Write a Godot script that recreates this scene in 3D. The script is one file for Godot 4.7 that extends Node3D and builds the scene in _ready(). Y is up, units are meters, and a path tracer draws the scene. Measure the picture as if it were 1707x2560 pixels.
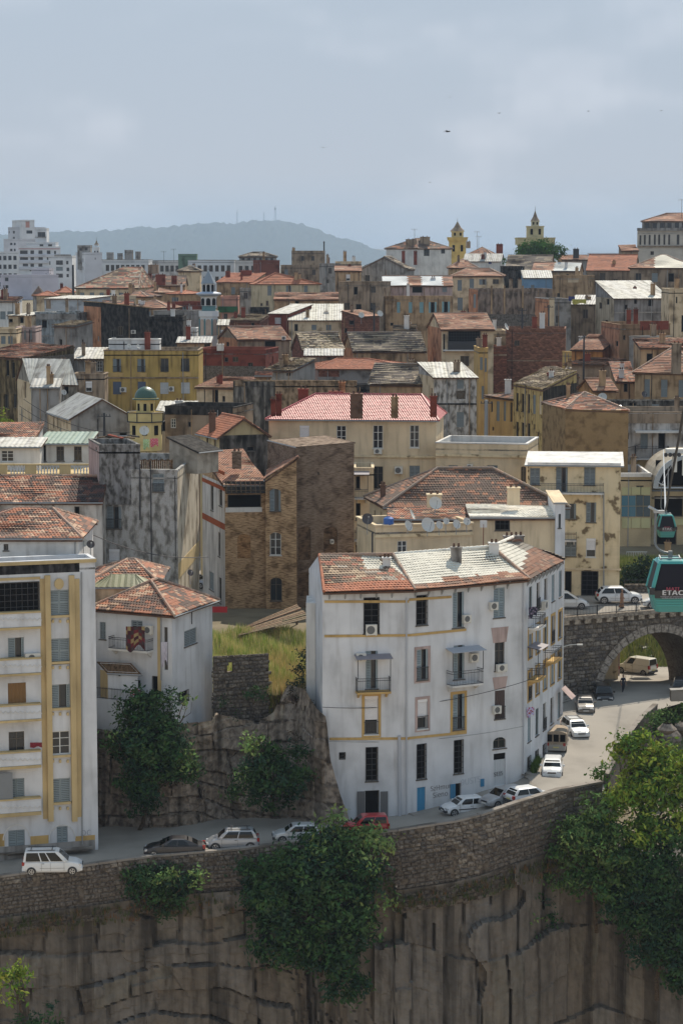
extends Node3D
# A hillside town above a gorge. Units are metres; the viewpoint stands at the origin,x right,-z into the town.
const FOC := 5792.0
const CX := 853.5
const CY := 1280.0
const TILT := 0.1116
var cp := cos(TILT)
var sp := sin(TILT)
var rng := RandomNumberGenerator.new()
var taken := {}
var M := {}
var T := {}
var matcache := {}

class MB:
	var v := PackedVector3Array()
	var c := PackedColorArray()
	var n := PackedVector3Array()
	var col := Color.WHITE

	func tri(a: Vector3,b: Vector3,d: Vector3) -> void:
		v.append(a); v.append(b); v.append(d)
		c.append(col); c.append(col); c.append(col)

	func quad(a: Vector3,b: Vector3,d: Vector3,e: Vector3) -> void:
		tri(a,b,d)
		tri(a,d,e)

	func box(o: Vector3,x: Vector3,y: Vector3,z: Vector3) -> void:
		quad(o,o+x,o+x+y,o+y)
		quad(o+z,o+z+y,o+x+y+z,o+x+z)
		quad(o,o+y,o+y+z,o+z)
		quad(o+x,o+x+z,o+x+y+z,o+x+y)
		quad(o+y,o+x+y,o+x+y+z,o+y+z)
		quad(o,o+z,o+x+z,o+x)

	func cbox(m: Vector3,s: Vector3,b := Basis()) -> void:
		var x := b.x*s.x
		var y := b.y*s.y
		var z := b.z*s.z
		box(m - (x+y+z)*0.5,x,y,z)

	func tube(a: Vector3,b: Vector3,ra: float,rb := -1.0,k := 5,caps := true) -> void:
		if rb < 0.0: rb = ra
		var d := (b - a).normalized()
		var s := d.cross(Vector3.UP if absf(d.y) < 0.9 else Vector3.RIGHT).normalized()
		var t := d.cross(s)
		for i in k:
			var p := s*cos(TAU*i/k)+t*sin(TAU*i/k)
			var q := s*cos(TAU*(i+1)/k)+t*sin(TAU*(i+1)/k)
			quad(a+p*ra,a+q*ra,b+q*rb,b+p*rb)
			if caps:
				tri(a,a+q*ra,a+p*ra)
				tri(b,b+p*rb,b+q*rb)

	func path(pts: Array,r: float,k := 4) -> void:
		for i in pts.size() - 1: tube(pts[i],pts[i+1],r,r,k,false)

	func prism(poly: Array,d: Vector3) -> void:
		# poly is convex and flat; d is the extrusion
		for i in poly.size():
			var j := (i+1) % poly.size()
			quad(poly[i],poly[j],poly[j]+d,poly[i]+d)
		for i in range(1,poly.size() - 1):
			tri(poly[0],poly[i],poly[i+1])
			tri(poly[0]+d,poly[i+1]+d,poly[i]+d)

	func lathe(m: Vector3,prof: Array,k := 16,sides := 0.0) -> void:
		# prof:[radius,height] from bottom to top
		for i in prof.size() - 1:
			for j in k:
				var a := TAU*(j+sides)/k
				var b := TAU*(j+1+sides)/k
				var p := Vector3(cos(a),0,sin(a))
				var q := Vector3(cos(b),0,sin(b))
				var u := Vector3(0,prof[i][1],0)
				var w := Vector3(0,prof[i+1][1],0)
				quad(m+p*prof[i][0]+u,m+q*prof[i][0]+u,m+q*prof[i+1][0]+w,m+p*prof[i+1][0]+w)

func numbered(called: String) -> String:
	taken[called] = taken.get(called,0)+1
	return called if taken[called] == 1 else "%s_%03d" % [called,taken[called] - 1]

func commit(mb: MB,called: String,m: Material,parent: Node3D = null,org := Vector3.ZERO) -> MeshInstance3D:
	var o := MeshInstance3D.new()
	if parent == null: o.name = numbered(called)
	else: o.name = called
	if mb.v.size():
		var arr := []
		arr.resize(Mesh.ARRAY_MAX)
		if org != Vector3.ZERO:
			var w := PackedVector3Array()
			w.resize(mb.v.size())
			for i in w.size(): w[i] = mb.v[i] - org
			arr[Mesh.ARRAY_VERTEX] = w
		else:
			arr[Mesh.ARRAY_VERTEX] = mb.v
		arr[Mesh.ARRAY_COLOR] = mb.c
		if mb.n.size() == mb.v.size(): arr[Mesh.ARRAY_NORMAL] = mb.n
		var me := ArrayMesh.new()
		me.add_surface_from_arrays(Mesh.PRIMITIVE_TRIANGLES,arr)
		me.surface_set_material(0,m)
		o.mesh = me
	if parent == null:
		o.position = org
		add_child(o,true)
	else:
		parent.add_child(o,true)
		if parent.get_child_count() and o.name == called: pass
	return o

func thing(called: String,label: String,category: String,at := Vector3.ZERO,group := "") -> Node3D:
	var o := Node3D.new()
	o.name = numbered(called)
	o.position = at
	add_child(o,true)
	return tag(o,label,category,group)

func tag(o: Node3D,label: String,category := "",group := "") -> Node3D:
	if label: o.set_meta("label",label)
	if category: o.set_meta("category",category)
	if group: o.set_meta("group",group)
	return o

func kind(o: Node3D,k: String) -> Node3D:
	o.set_meta("kind",k)
	return o

# survey helpers: a sight line (column,row of the survey sheet) and a distance give a point of the place
func y_at(py: float,d: float) -> float:
	var t := (CY - py)/FOC
	return d*(t*cp - sp)/(cp+t*sp)

func d_at(py: float,y: float) -> float:
	var t := (CY - py)/FOC
	return y*(cp+t*sp)/(t*cp - sp)

func x_at(px: float,y: float,d: float) -> float:
	return (px - CX)/FOC*(d*cp - y*sp)

func P(px: float,py: float,d: float) -> Vector3:
	var y := y_at(py,d)
	return Vector3(x_at(px,y,d),y,-d)

func G(px: float,py: float,y: float) -> Vector3:
	var d := d_at(py,y)
	return Vector3(x_at(px,y,d),y,-d)

func XYD(px: float,y: float,d: float) -> Vector3:
	return Vector3(x_at(px,y,d),y,-d)

func terr(x: float,d: float) -> float:
	var p := ramp([[180.0,-47.0],[186.0,-47.0],[190.5,-36.2],[205.0,-34.2],[215.0,-34.0],[240.0,-35.4],[262.0,-34.8],[300.0,-31.5],[350.0,-28.0],[400.0,-25.0],[550.0,-20.0],[800.0,-15.0],[1200.0,-11.0],[2000.0,-12.0],[9000.0,-12.0]],d)
	if x > 13.0 and d < 266.0:
		var low := ramp([[180.0,-47.0],[238.0,-44.0],[256.0,-34.6],[266.0,-34.0]],d)
		p = lerpf(p,minf(p,low),smoothstep(13.0,18.5,x))
	return p

func ramp(s: Array,x: float) -> float:
	if x <= s[0][0]: return s[0][1]
	for i in s.size() - 1:
		if x <= s[i+1][0]:
			return lerpf(s[i][1],s[i+1][1],(x - s[i][0])/(s[i+1][0] - s[i][0]))
	return s[-1][1]

# ---------------------------------------------------------------- materials
func ntex(sd: int,freq: float,oct: int,stops: Array,size := 512,type := FastNoiseLite.TYPE_SIMPLEX_SMOOTH,ret := -1) -> NoiseTexture2D:
	var nz := FastNoiseLite.new()
	nz.seed = sd
	nz.frequency = freq
	nz.noise_type = type
	nz.fractal_type = FastNoiseLite.FRACTAL_FBM
	nz.fractal_octaves = oct
	if ret >= 0: nz.cellular_return_type = ret
	var t := NoiseTexture2D.new()
	t.width = size
	t.height = size
	t.seamless = true
	t.noise = nz
	var g := Gradient.new()
	var offs := PackedFloat32Array()
	var cols := PackedColorArray()
	for s in stops:
		offs.append(s[0])
		var k = s[1]
		cols.append(k if k is Color else Color(k,k,k))
	g.offsets = offs
	g.colors = cols
	t.color_ramp = g
	return t

func make_textures() -> void:
	T.soft = ntex(3,0.008,5,[[0.0,0.80],[0.45,0.93],[1.0,1.0]])
	T.med = ntex(5,0.010,6,[[0.0,Color(0.55,0.53,0.51)],[0.30,Color(0.79,0.77,0.75)],[0.48,Color(0.95,0.94,0.93)],[1.0,1.0]])
	T.heavy = ntex(7,0.016,6,[[0.0,Color(0.46,0.45,0.44)],[0.28,Color(0.66,0.65,0.63)],[0.46,Color(0.87,0.86,0.84)],[0.6,0.96],[1.0,1.0]])
	T.streak = ntex(11,0.014,5,[[0.0,Color(0.60,0.58,0.56)],[0.34,0.87],[0.55,0.97],[1.0,1.0]])
	T.dark = ntex(13,0.016,6,[[0.0,0.30],[0.40,0.50],[0.58,0.80],[1.0,1.0]])
	T.wash = ntex(12,0.014,5,[[0.0,Color(0.86,0.85,0.84)],[0.3,0.95],[0.5,0.99],[1.0,1.0]])
	T.fine = ntex(17,0.06,4,[[0.0,0.74],[0.5,0.93],[1.0,1.0]])
	T.grit = ntex(19,0.12,3,[[0.0,0.72],[0.5,0.93],[1.0,1.0]])
	T.peel = ntex(23,0.022,6,[[0.0,Color(0.42,0.38,0.35)],[0.22,Color(0.50,0.46,0.42)],[0.27,Color(0.84,0.83,0.8)],[0.4,Color(0.96,0.95,0.93)],[1.0,1.0]])
	T.course = ntex(29,0.045,5,[[0.0,Color(0.45,0.42,0.40)],[0.36,Color(0.74,0.71,0.68)],[0.5,Color(0.94,0.92,0.90)],[1.0,1.0]])
	T.cell = ntex(31,0.045,2,[[0.0,0.42],[0.25,0.8],[1.0,1.0]],512,FastNoiseLite.TYPE_CELLULAR,FastNoiseLite.RETURN_DISTANCE2_SUB)
	T.rock = ntex(37,0.012,7,[[0.0,Color(0.42,0.40,0.39)],[0.33,Color(0.70,0.67,0.65)],[0.55,Color(0.93,0.90,0.87)],[1.0,1.0]],1024)
	T.rust = ntex(41,0.009,5,[[0.0,Color(0.66,0.42,0.30)],[0.4,Color(0.88,0.76,0.68)],[0.6,1.0],[1.0,1.0]])
	T.bump = ntex(43,0.05,5,[[0.0,0.0],[1.0,1.0]])
	# a fine masonry grain for brickwork too far off to tell the bricks apart
	var im := Image.create(256,256,false,Image.FORMAT_RGB8)
	var hh := Image.create(256,256,false,Image.FORMAT_RGB8)
	rng.seed = 99
	im.fill(Color(0.72,0.70,0.68))
	hh.fill(Color(0.2,0.2,0.2))
	for r in 16:
		for k in 9:
			var g := rng.randf_range(0.62,1.0)
			var x := k*32 - (16 if r % 2 else 0)
			im.fill_rect(Rect2i(x+1,r*16+1,29,13),Color(g,g*0.94,g*0.9))
			hh.fill_rect(Rect2i(x+1,r*16+1,29,13),Color(0.8,0.8,0.8))
	T.brick = ImageTexture.create_from_image(im)
	T.brickh = ImageTexture.create_from_image(hh)

func wallm(r: float,g: float,b: float,tex := "med",det := "streak",s := 0.07,rough := 0.92) -> StandardMaterial3D:
	var key := "%.3f %.3f %.3f %s %s %.3f %.2f" % [r,g,b,tex,det,s,rough]
	if matcache.has(key): return matcache[key]
	var m := StandardMaterial3D.new()
	m.albedo_color = Color(r,g,b).linear_to_srgb()
	m.vertex_color_use_as_albedo = true
	m.roughness = rough
	m.metallic_specular = 0.25
	var h := float(hash(key) % 1000)*0.013
	if tex:
		m.albedo_texture = T[tex]
		m.uv1_triplanar = true
		m.uv1_world_triplanar = true
		m.uv1_scale = Vector3(s,s,s)
		if tex in ["heavy","dark","streak"]: m.uv1_scale = Vector3(s*2.2,s*1.1,s*2.2)
		m.uv1_offset = Vector3(h,h*0.7,h*0.4)
		if tex == "brick":
			m.uv1_scale = Vector3(0.28,0.28,0.28)
			m.uv1_offset = Vector3.ZERO
			m.heightmap_enabled = true
			m.heightmap_texture = T.brickh
			m.heightmap_scale = 2.0
	if det:
		m.detail_enabled = true
		m.detail_blend_mode = BaseMaterial3D.BLEND_MODE_MUL
		m.detail_albedo = T[det]
		m.detail_uv_layer = BaseMaterial3D.DETAIL_UV_2
		m.uv2_triplanar = true
		m.uv2_world_triplanar = true
		m.uv2_scale = Vector3(0.16,0.022,0.16) if det in ["streak","dark","wash"] else (Vector3(0.06,0.45,0.06) if det == "course" else Vector3(0.35,0.35,0.35))
		m.uv2_offset = Vector3(h*1.7,h,h*2.1)
	matcache[key] = m
	return m

func plainm(r: float,g: float,b: float,rough := 0.7,metal := 0.0,spec := 0.5) -> StandardMaterial3D:
	var key := "p %.3f %.3f %.3f %.2f %.2f %.2f" % [r,g,b,rough,metal,spec]
	if matcache.has(key): return matcache[key]
	var m := StandardMaterial3D.new()
	m.albedo_color = Color(r,g,b).linear_to_srgb()
	m.vertex_color_use_as_albedo = true
	m.roughness = rough
	m.metallic = metal
	m.metallic_specular = spec
	matcache[key] = m
	return m

func make_materials() -> void:
	M.white = wallm(0.72,0.73,0.755,"soft","wash",0.05)
	M.whiteb = wallm(0.75,0.735,0.71,"soft","wash",0.06)
	M.cream = wallm(0.77,0.62,0.42,"soft","wash",0.05)
	M.creamd = wallm(0.76,0.635,0.43,"peel","wash",0.05)
	M.ochre = wallm(0.60,0.40,0.16,"soft","wash",0.06)
	M.yellow = wallm(0.62,0.47,0.25,"soft","wash",0.05)
	M.pale = wallm(0.70,0.56,0.38,"med","wash",0.06)
	M.concrete = wallm(0.36,0.345,0.33,"heavy","streak",0.05)
	M.grey = wallm(0.36,0.345,0.33,"med","streak",0.06)
	M.black = wallm(0.10,0.09,0.082,"dark","streak",0.08)
	M.brown = wallm(0.52,0.36,0.215,"med","streak",0.06)
	M.browng = wallm(0.36,0.28,0.205,"med","streak",0.06)
	M.earth = wallm(0.30,0.21,0.13,"rock","course",0.09)
	M.orange = wallm(0.60,0.29,0.16,"med","streak",0.06)
	M.pink = wallm(0.55,0.42,0.39,"soft","streak",0.06)
	M.red = wallm(0.27,0.075,0.05,"med","fine",0.08)
	M.brick = wallm(0.36,0.17,0.125,"brick","fine")
	M.mixbrick = wallm(0.40,0.225,0.165,"brick","fine")
	M.stone = wallm(0.32,0.28,0.24,"cell","med",0.22)
	M.mortar = wallm(0.20,0.175,0.15,"rock","fine",0.12)
	M.rock = wallm(0.205,0.185,0.165,"soft","streak",0.2,0.95)
	M.dust = wallm(0.34,0.31,0.28,"med","grit",0.05)
	M.road = wallm(0.42,0.385,0.34,"soft","grit",0.035)
	M.soil = wallm(0.26,0.22,0.15,"soft","grit",0.06)
	M.sheet = wallm(0.56,0.56,0.55,"med","fine",0.12,0.55)
	M.sheetw = wallm(0.70,0.69,0.65,"med","fine",0.12,0.6)
	M.tile = plainm(1,1,1,0.85)
	M.tileg = plainm(1,1,1,0.55)
	M.slab = wallm(0.20,0.12,0.085,"med","fine",0.1)
	M.deck = wallm(0.42,0.41,0.39,"med","fine",0.08)
	M.glass = plainm(0.02,0.024,0.03,0.12)
	M.glassb = plainm(0.03,0.14,0.22,0.1)
	M.void = plainm(0.012,0.011,0.011,1.0,0.0,0.1)
	M.frame = plainm(0.10,0.085,0.07,0.7)
	M.framew = plainm(0.62,0.62,0.60,0.6)
	M.shut = plainm(0.215,0.25,0.265,0.7)
	M.shutt = plainm(0.24,0.42,0.46,0.7)
	M.shutw = plainm(0.52,0.54,0.56,0.7)
	M.shutb = plainm(0.09,0.06,0.045,0.7)
	M.roller = plainm(0.74,0.73,0.74,0.6)
	M.iron = plainm(0.03,0.03,0.034,0.6)
	M.ironl = plainm(0.30,0.31,0.33,0.5)
	M.acw = plainm(0.60,0.58,0.53,0.5)
	M.dish = plainm(0.55,0.54,0.50,0.6)
	M.dishd = plainm(0.06,0.05,0.05,0.6)
	M.pipe = plainm(0.27,0.28,0.29,0.6)
	M.wood = wallm(0.22,0.17,0.12,"rock","fine",0.4)
	M.cloth = plainm(1,1,1,0.95)
	M.trunk = wallm(0.14,0.11,0.08,"rock","fine",0.5)
	var lf := StandardMaterial3D.new()
	lf.vertex_color_use_as_albedo = true
	lf.roughness = 0.75
	lf.metallic_specular = 0.16
	lf.backlight_enabled = true
	lf.backlight = Color(0.5,0.5,0.5)
	M.leaf = lf
	var gl := StandardMaterial3D.new()
	gl.albedo_color = Color(0.02,0.03,0.035)
	gl.vertex_color_use_as_albedo = true
	gl.roughness = 0.06
	M.carglass = gl

# ---------------------------------------------------------------- scene
func _ready() -> void:
	rng.seed = 12345
	var cam := Camera3D.new()
	cam.name = "camera"
	cam.fov = rad_to_deg(2.0*atan(1280.0/FOC))
	cam.rotation.x = -TILT
	cam.near = 1.0
	cam.far = 9000.0
	add_child(cam)
	cam.current = true
	var env := Environment.new()
	env.background_mode = Environment.BG_SKY
	var sky := Sky.new()
	var sm := ProceduralSkyMaterial.new()
	sm.sky_top_color = Color(0.645,0.725,0.80)
	sm.sky_horizon_color = Color(0.71,0.74,0.78)
	sm.sky_curve = 0.12
	sm.ground_horizon_color = Color(0.55,0.54,0.52)
	sm.ground_bottom_color = Color(0.42,0.40,0.37)
	sm.sun_angle_max = 12.0
	sm.sky_cover = cloud_cover()
	sm.sky_cover_modulate = Color(1,1,1,1)
	sky.sky_material = sm
	env.sky = sky
	env.tonemap_mode = Environment.TONE_MAPPER_LINEAR
	env.tonemap_exposure = 1.13
	env.sdfgi_enabled = true
	env.ssao_enabled = true
	env.ssil_enabled = true
	env.fog_enabled = true
	env.fog_density = 0.00009
	env.fog_light_color = Color(0.82,0.90,1.0)
	env.volumetric_fog_enabled = true
	env.volumetric_fog_density = 0.0
	var we := WorldEnvironment.new()
	we.name = "world_environment"
	we.environment = env
	add_child(we)
	var sun := DirectionalLight3D.new()
	sun.name = "sun"
	sun.light_energy = 1.6
	sun.light_color = Color(1.0,0.955,0.88)
	sun.light_angular_distance = 0.5
	sun.shadow_enabled = true
	add_child(sun)
	sun.look_at_from_position(Vector3(0.28,0.96,-0.86),Vector3.ZERO)

	make_textures()
	make_materials()
	build_ground()
	build_cliff()
	build_bridge()
	near_houses()
	middle_houses()
	far_houses()
	build_station()
	build_gondolas()
	street_things()
	plants()
	small_things()
	build_haze()

func cloud_cover() -> NoiseTexture2D:
	var t := ntex(8,0.05,6,[[0.0,Color(1,1,1,0)],[0.46,Color(0.9,0.87,0.86,0.0)],[0.58,Color(0.95,0.91,0.90,0.02)],[0.66,Color(1,0.94,0.92,0.055)],[0.8,Color(1,0.96,0.94,0.10)],[1.0,Color(1,0.97,0.95,0.13)]],512)
	t.width = 800
	t.height = 1024
	return t

func sheet(nm: String,m: Material,pts: Callable,nu: int,nv: int,k := "structure",tone = null) -> MeshInstance3D:
	var g := MB.new()
	var grid := []
	for j in nv+1:
		var row := []
		for i in nu+1: row.append(pts.call(float(i)/nu,float(j)/nv))
		grid.append(row)
	for j in nv:
		for i in nu:
			if tone != null: g.col = tone.call(float(i)/nu,float(j)/nv,grid[j][i])
			g.quad(grid[j][i],grid[j][i+1],grid[j+1][i+1],grid[j+1][i])
	# shared normals,so that a bent sheet is smooth; rock keeps its facets
	if tone == null: g.n.resize(g.v.size())
	for j in (nv if tone == null else 0):
		for i in nu:
			var at := (j*nu+i)*6
			var ids := [[j,i],[j,i+1],[j+1,i+1],[j,i],[j+1,i+1],[j+1,i]]
			for q in 6:
				var a = ids[q]
				var l: Vector3 = grid[a[0]][maxi(a[1] - 1,0)]
				var r: Vector3 = grid[a[0]][mini(a[1]+1,nu)]
				var d: Vector3 = grid[maxi(a[0] - 1,0)][a[1]]
				var u: Vector3 = grid[mini(a[0]+1,nv)][a[1]]
				g.n[at+q] = (u - d).cross(r - l).normalized()
	var o := commit(g,nm,m,null)
	kind(o,k)
	return o

var edge: Array[Vector3] = []     # the outer edge of the lower road,left to right

func build_ground() -> void:
	var dd := [181.0,186.0,188.0,190.0,191.0,193.0,197.0,201.0,205.0,210.0,215.0,220.0,225.0,230.0,233.0,236.0,240.0,244.0,248.0,252.0,256.0,262.0,275.0,300.0,350.0,420.0,550.0,800.0,1200.0,2000.0,3400.0,5200.0,8200.0]
	var o := sheet("ground",M.soil,func(u: float,v: float) -> Vector3:
		var d: float = dd[int(round(v*(dd.size() - 1)))]
		var half := 60.0+d*0.35
		var x := -half+2*half*u
		return Vector3(x,terr(x,d),-d),90,dd.size() - 1)
	# the far side of the gorge,below and behind the viewpoint
	var pr := [[-260.0,8.0],[-60.0,-4.0],[3.0,-7.0],[10.0,-14.0],[45.0,-60.0],[80.0,-98.0],[120.0,-112.0],[160.0,-108.0],[190.0,-70.0]]
	var nz := FastNoiseLite.new()
	nz.seed = 4
	nz.frequency = 0.03
	sheet("gorge_side",wallm(0.54,0.47,0.38,"soft","grit",0.03),func(u: float,v: float) -> Vector3:
		var d := lerpf(-260.0,190.0,v)
		var x := lerpf(-260.0,260.0,u)
		return Vector3(x,ramp(pr,d)+(nz.get_noise_2d(x,d)*5.0 if d > 12.0 else 0.0),-d),60,60)
	# far hill with pine woods,and a bare ridge behind
	var prof := [[-700.0,606.0],[-200.0,596.0],[0.0,590.0],[110.0,581.0],[230.0,581.0],[330.0,574.0],[470.0,566.0],[560.0,559.0],[640.0,555.0],[690.0,554.0],[735.0,560.0],[780.0,574.0],[830.0,589.0],[880.0,603.0],[930.0,622.0],[990.0,640.0]]
	var hn := FastNoiseLite.new()
	hn.seed = 21
	hn.frequency = 0.012
	hn.fractal_octaves = 4
	sheet("wooded_hill",wallm(0.045,0.062,0.042,"rock","fine",0.01),func(u: float,v: float) -> Vector3:
		var px := lerpf(-700.0,990.0,u)
		var d := lerpf(2150.0,3000.0,v)
		var crest := y_at(ramp(prof,px),2700.0)
		var k := sin(clampf((d - 2150.0)/550.0,0,1)*PI*0.5) if d < 2700 else 1.0 - (d - 2700.0)/300.0*0.4
		var x := x_at(px,0,d)
		return Vector3(x,lerpf(-14.0,crest,k)+(hn.get_noise_2d(x*2.0,d)*5.0+hn.get_noise_2d(x*9.0,d*7.0)*2.6)*k,-d),420,26)
	sheet("bare_ridge",wallm(0.20,0.17,0.12,"soft","fine",0.01),func(u: float,v: float) -> Vector3:
		var px := lerpf(760.0,1250.0,u)
		var d := lerpf(3100.0,3700.0,v)
		var crest := y_at(ramp([[760.0,610.0],[860.0,614.0],[930.0,621.0],[1010.0,628.0],[1250.0,640.0]],px),3500.0)
		return Vector3(x_at(px,0,d),lerpf(-14.0,crest,sin(clampf((d - 3100.0)/400.0,0,1)*PI*0.5)),-d),40,8)
	# lower road along the cliff,then back under the bridge
	for e in [[-260,2232,-46.5],[0,2194,-46.0],[200,2168,-45.8],[383,2143,-45.6],[600,2126,-45.3],[800,2100,-44.9],[994,2078,-44.1],[1135,2057,-43.6],[1200,2041,-43.1],[1300,2008,-42.6],[1400,1977,-42.3],[1505,1958,-42.2]]:
		edge.append(G(e[0],e[1],e[2]))
	var sec := []
	for i in edge.size():
		var e := edge[i]
		var drop := 0.28 if i < 6 else 0.85
		var y := e.y - drop
		var inn := Vector3(e.x+0.6,y+0.35,e.z - (12.0 if i < 9 else 14.0))
		if i >= 10: inn = XYD(1300.0,-42.6,187.0+(i - 10)*1.5)
		sec.append([inn,Vector3(e.x,y,e.z)])
	for e in [[1340,193.0,1562,197.0,-42.5],[1372,198.5,1600,203.0,-42.0],[1390,204.0,1640,208.0,-41.5],[1395,211.0,1760,212.0,-41.0],[1420,219.0,1900,220.0,-41.3],[1430,228.0,1900,228.0,-42.3],[1440,242.0,1900,242.0,-43.3]]:
		sec.append([XYD(e[0],e[4],e[1]),XYD(e[2],e[4],e[3])])
	sheet("road",M.road,func(u: float,v: float) -> Vector3:
		var s = sec[int(round(u*(sec.size() - 1)))]
		return s[0].lerp(s[1],v),sec.size() - 1,4)
	# upper road over the bridge,and the lane between the stained house and the ruined tower
	sheet("upper_road",M.road,func(u: float,v: float) -> Vector3: return XYD(lerpf(1296,1980,u),-33.82,lerpf(211.6+u*11.0,229.5,v)),8,3)
	sheet("lane",M.road,func(u: float,v: float) -> Vector3:
		var d := lerpf(222.0,330.0,v)
		var x := lerpf(-17.5,-11.5,u) - (d - 222.0)*0.055
		return Vector3(x,terr(x,d)+0.06,-d),2,16)
	# pavement in front of the yellow-banded block
	sheet("pavement",M.dust,func(u: float,v: float) -> Vector3:
		var a := XYD(lerpf(-120,232,u),-45.55,lerpf(172.9,175.0,u) - 1.1+v*1.6)
		return a,6,1)

func hash2(a: int,b: int,k: int) -> float:
	return float(absi((a*73856093) ^ (b*19349663) ^ (k*83492791)) % 1009)/1009.0

var warp := FastNoiseLite.new()

func rock_at(s: float,y: float,pillars: float) -> Array:
	# bedded limestone: beds cut by upright joints into blocks that stand proud or back; [how far out,tone]
	warp.frequency = 0.05
	warp.fractal_octaves = 3
	var w := warp.get_noise_2d(s,y)
	var w2 := warp.get_noise_2d(s+300.0,y*0.7)
	var yy := y+s*0.07+w*2.4
	var hb := lerpf(2.3,7.5,pillars)
	var bed := int(floor(yy/hb+200.0))
	var fy := yy/hb+200.0 - bed
	var wid := lerpf(4.2,2.6,pillars)*(0.75+0.5*hash2(bed,3,1))
	var ss := s+w2*lerpf(1.6,0.9,pillars)+hash2(bed,1,2)*3.0*(1.0 - pillars)
	var col := int(floor(ss/wid+200.0))
	var fx := ss/wid+200.0 - col
	var out := (hash2(bed,col,5) - 0.5)*lerpf(0.75,0.9,pillars)+(hash2(bed,9,6) - 0.5)*0.5
	out += (hash2(7,int(floor(s/7.0+90.0+w)),8) - 0.5)*1.3
	# half blocks
	var sub := int(floor(fx*2.0+0.3*w))+2*int(floor(fy*2.0))
	out += (hash2(bed*4+sub,col,11) - 0.5)*0.24
	var ex := minf(fx,1.0 - fx)*wid
	var ey := minf(fy,1.0 - fy)*hb
	out -= 0.6*(1.0 - smoothstep(0.02,0.16,ex))*maxf(0.0,hash2(bed,col,13)*1.6 - 0.6)
	out -= 0.55*(1.0 - smoothstep(0.02,0.14,ey))*maxf(0.0,hash2(bed,int(floor(s/9.0)),14)*1.6 - 0.4)
	out += warp.get_noise_2d(s*14.0,y*9.0)*0.16+warp.get_noise_2d(s*50.0,y*34.0)*0.06
	var t := 0.80+0.30*hash2(bed,col,15)+0.12*(hash2(bed*4+sub,col,16) - 0.5)
	# rust and soot streaks run down from the joints
	var st := warp.get_noise_2d(s*9.0,y*0.55)
	t *= 1.0 - 0.5*smoothstep(0.05,0.4,st)
	return [out,t,hash2(bed,col,17)]

func rock_tone(p: Vector3,pillars: float) -> Color:
	var r := rock_at(p.x,p.y,pillars)
	return Color(r[1],r[1]*lerpf(0.93,1.0,r[2]),r[1]*lerpf(0.84,1.0,r[2]))

func rockface(nm: String,m: Material,line: Callable,top: Callable,bot: float,cols: int,rows: int) -> MeshInstance3D:
	var pil := func(x: float) -> float: return smoothstep(-4.0,3.0,x)
	return sheet(nm,m,func(u: float,v: float) -> Vector3:
		var p: Vector3 = line.call(u)
		var t: float = top.call(u)
		var y := lerpf(t,t - 17.0,v/0.8) if v < 0.8 else lerpf(t - 17.0,bot,(v - 0.8)/0.2)
		var d: float = rock_at(p.x,y,pil.call(p.x))[0]
		var fade := smoothstep(0.0,0.04,v)
		return Vector3(p.x,y,p.z+0.4+d*1.0*lerpf(0.25,1.0,fade)),cols,rows,"structure",func(_u: float,_v: float,p: Vector3) -> Color: return rock_tone(p,pil.call(p.x)))

func edge_at(u: float) -> Vector3:
	var e := edge.duplicate()
	e.append(XYD(1640,-43.5,181.0))
	e.append(XYD(1800,-44.5,180.0))
	e.append(XYD(2050,-45.0,184.0))
	var tot := 0.0
	for i in e.size() - 1: tot += Vector2(e[i].x - e[i+1].x,e[i].z - e[i+1].z).length()
	var w := u*tot
	for i in e.size() - 1:
		var l := Vector2(e[i].x - e[i+1].x,e[i].z - e[i+1].z).length()
		if w <= l or i == e.size() - 2: return e[i].lerp(e[i+1],w/l)
		w -= l
	return e[-1]

var stone_meshes := []
var stone_tones := []

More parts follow.
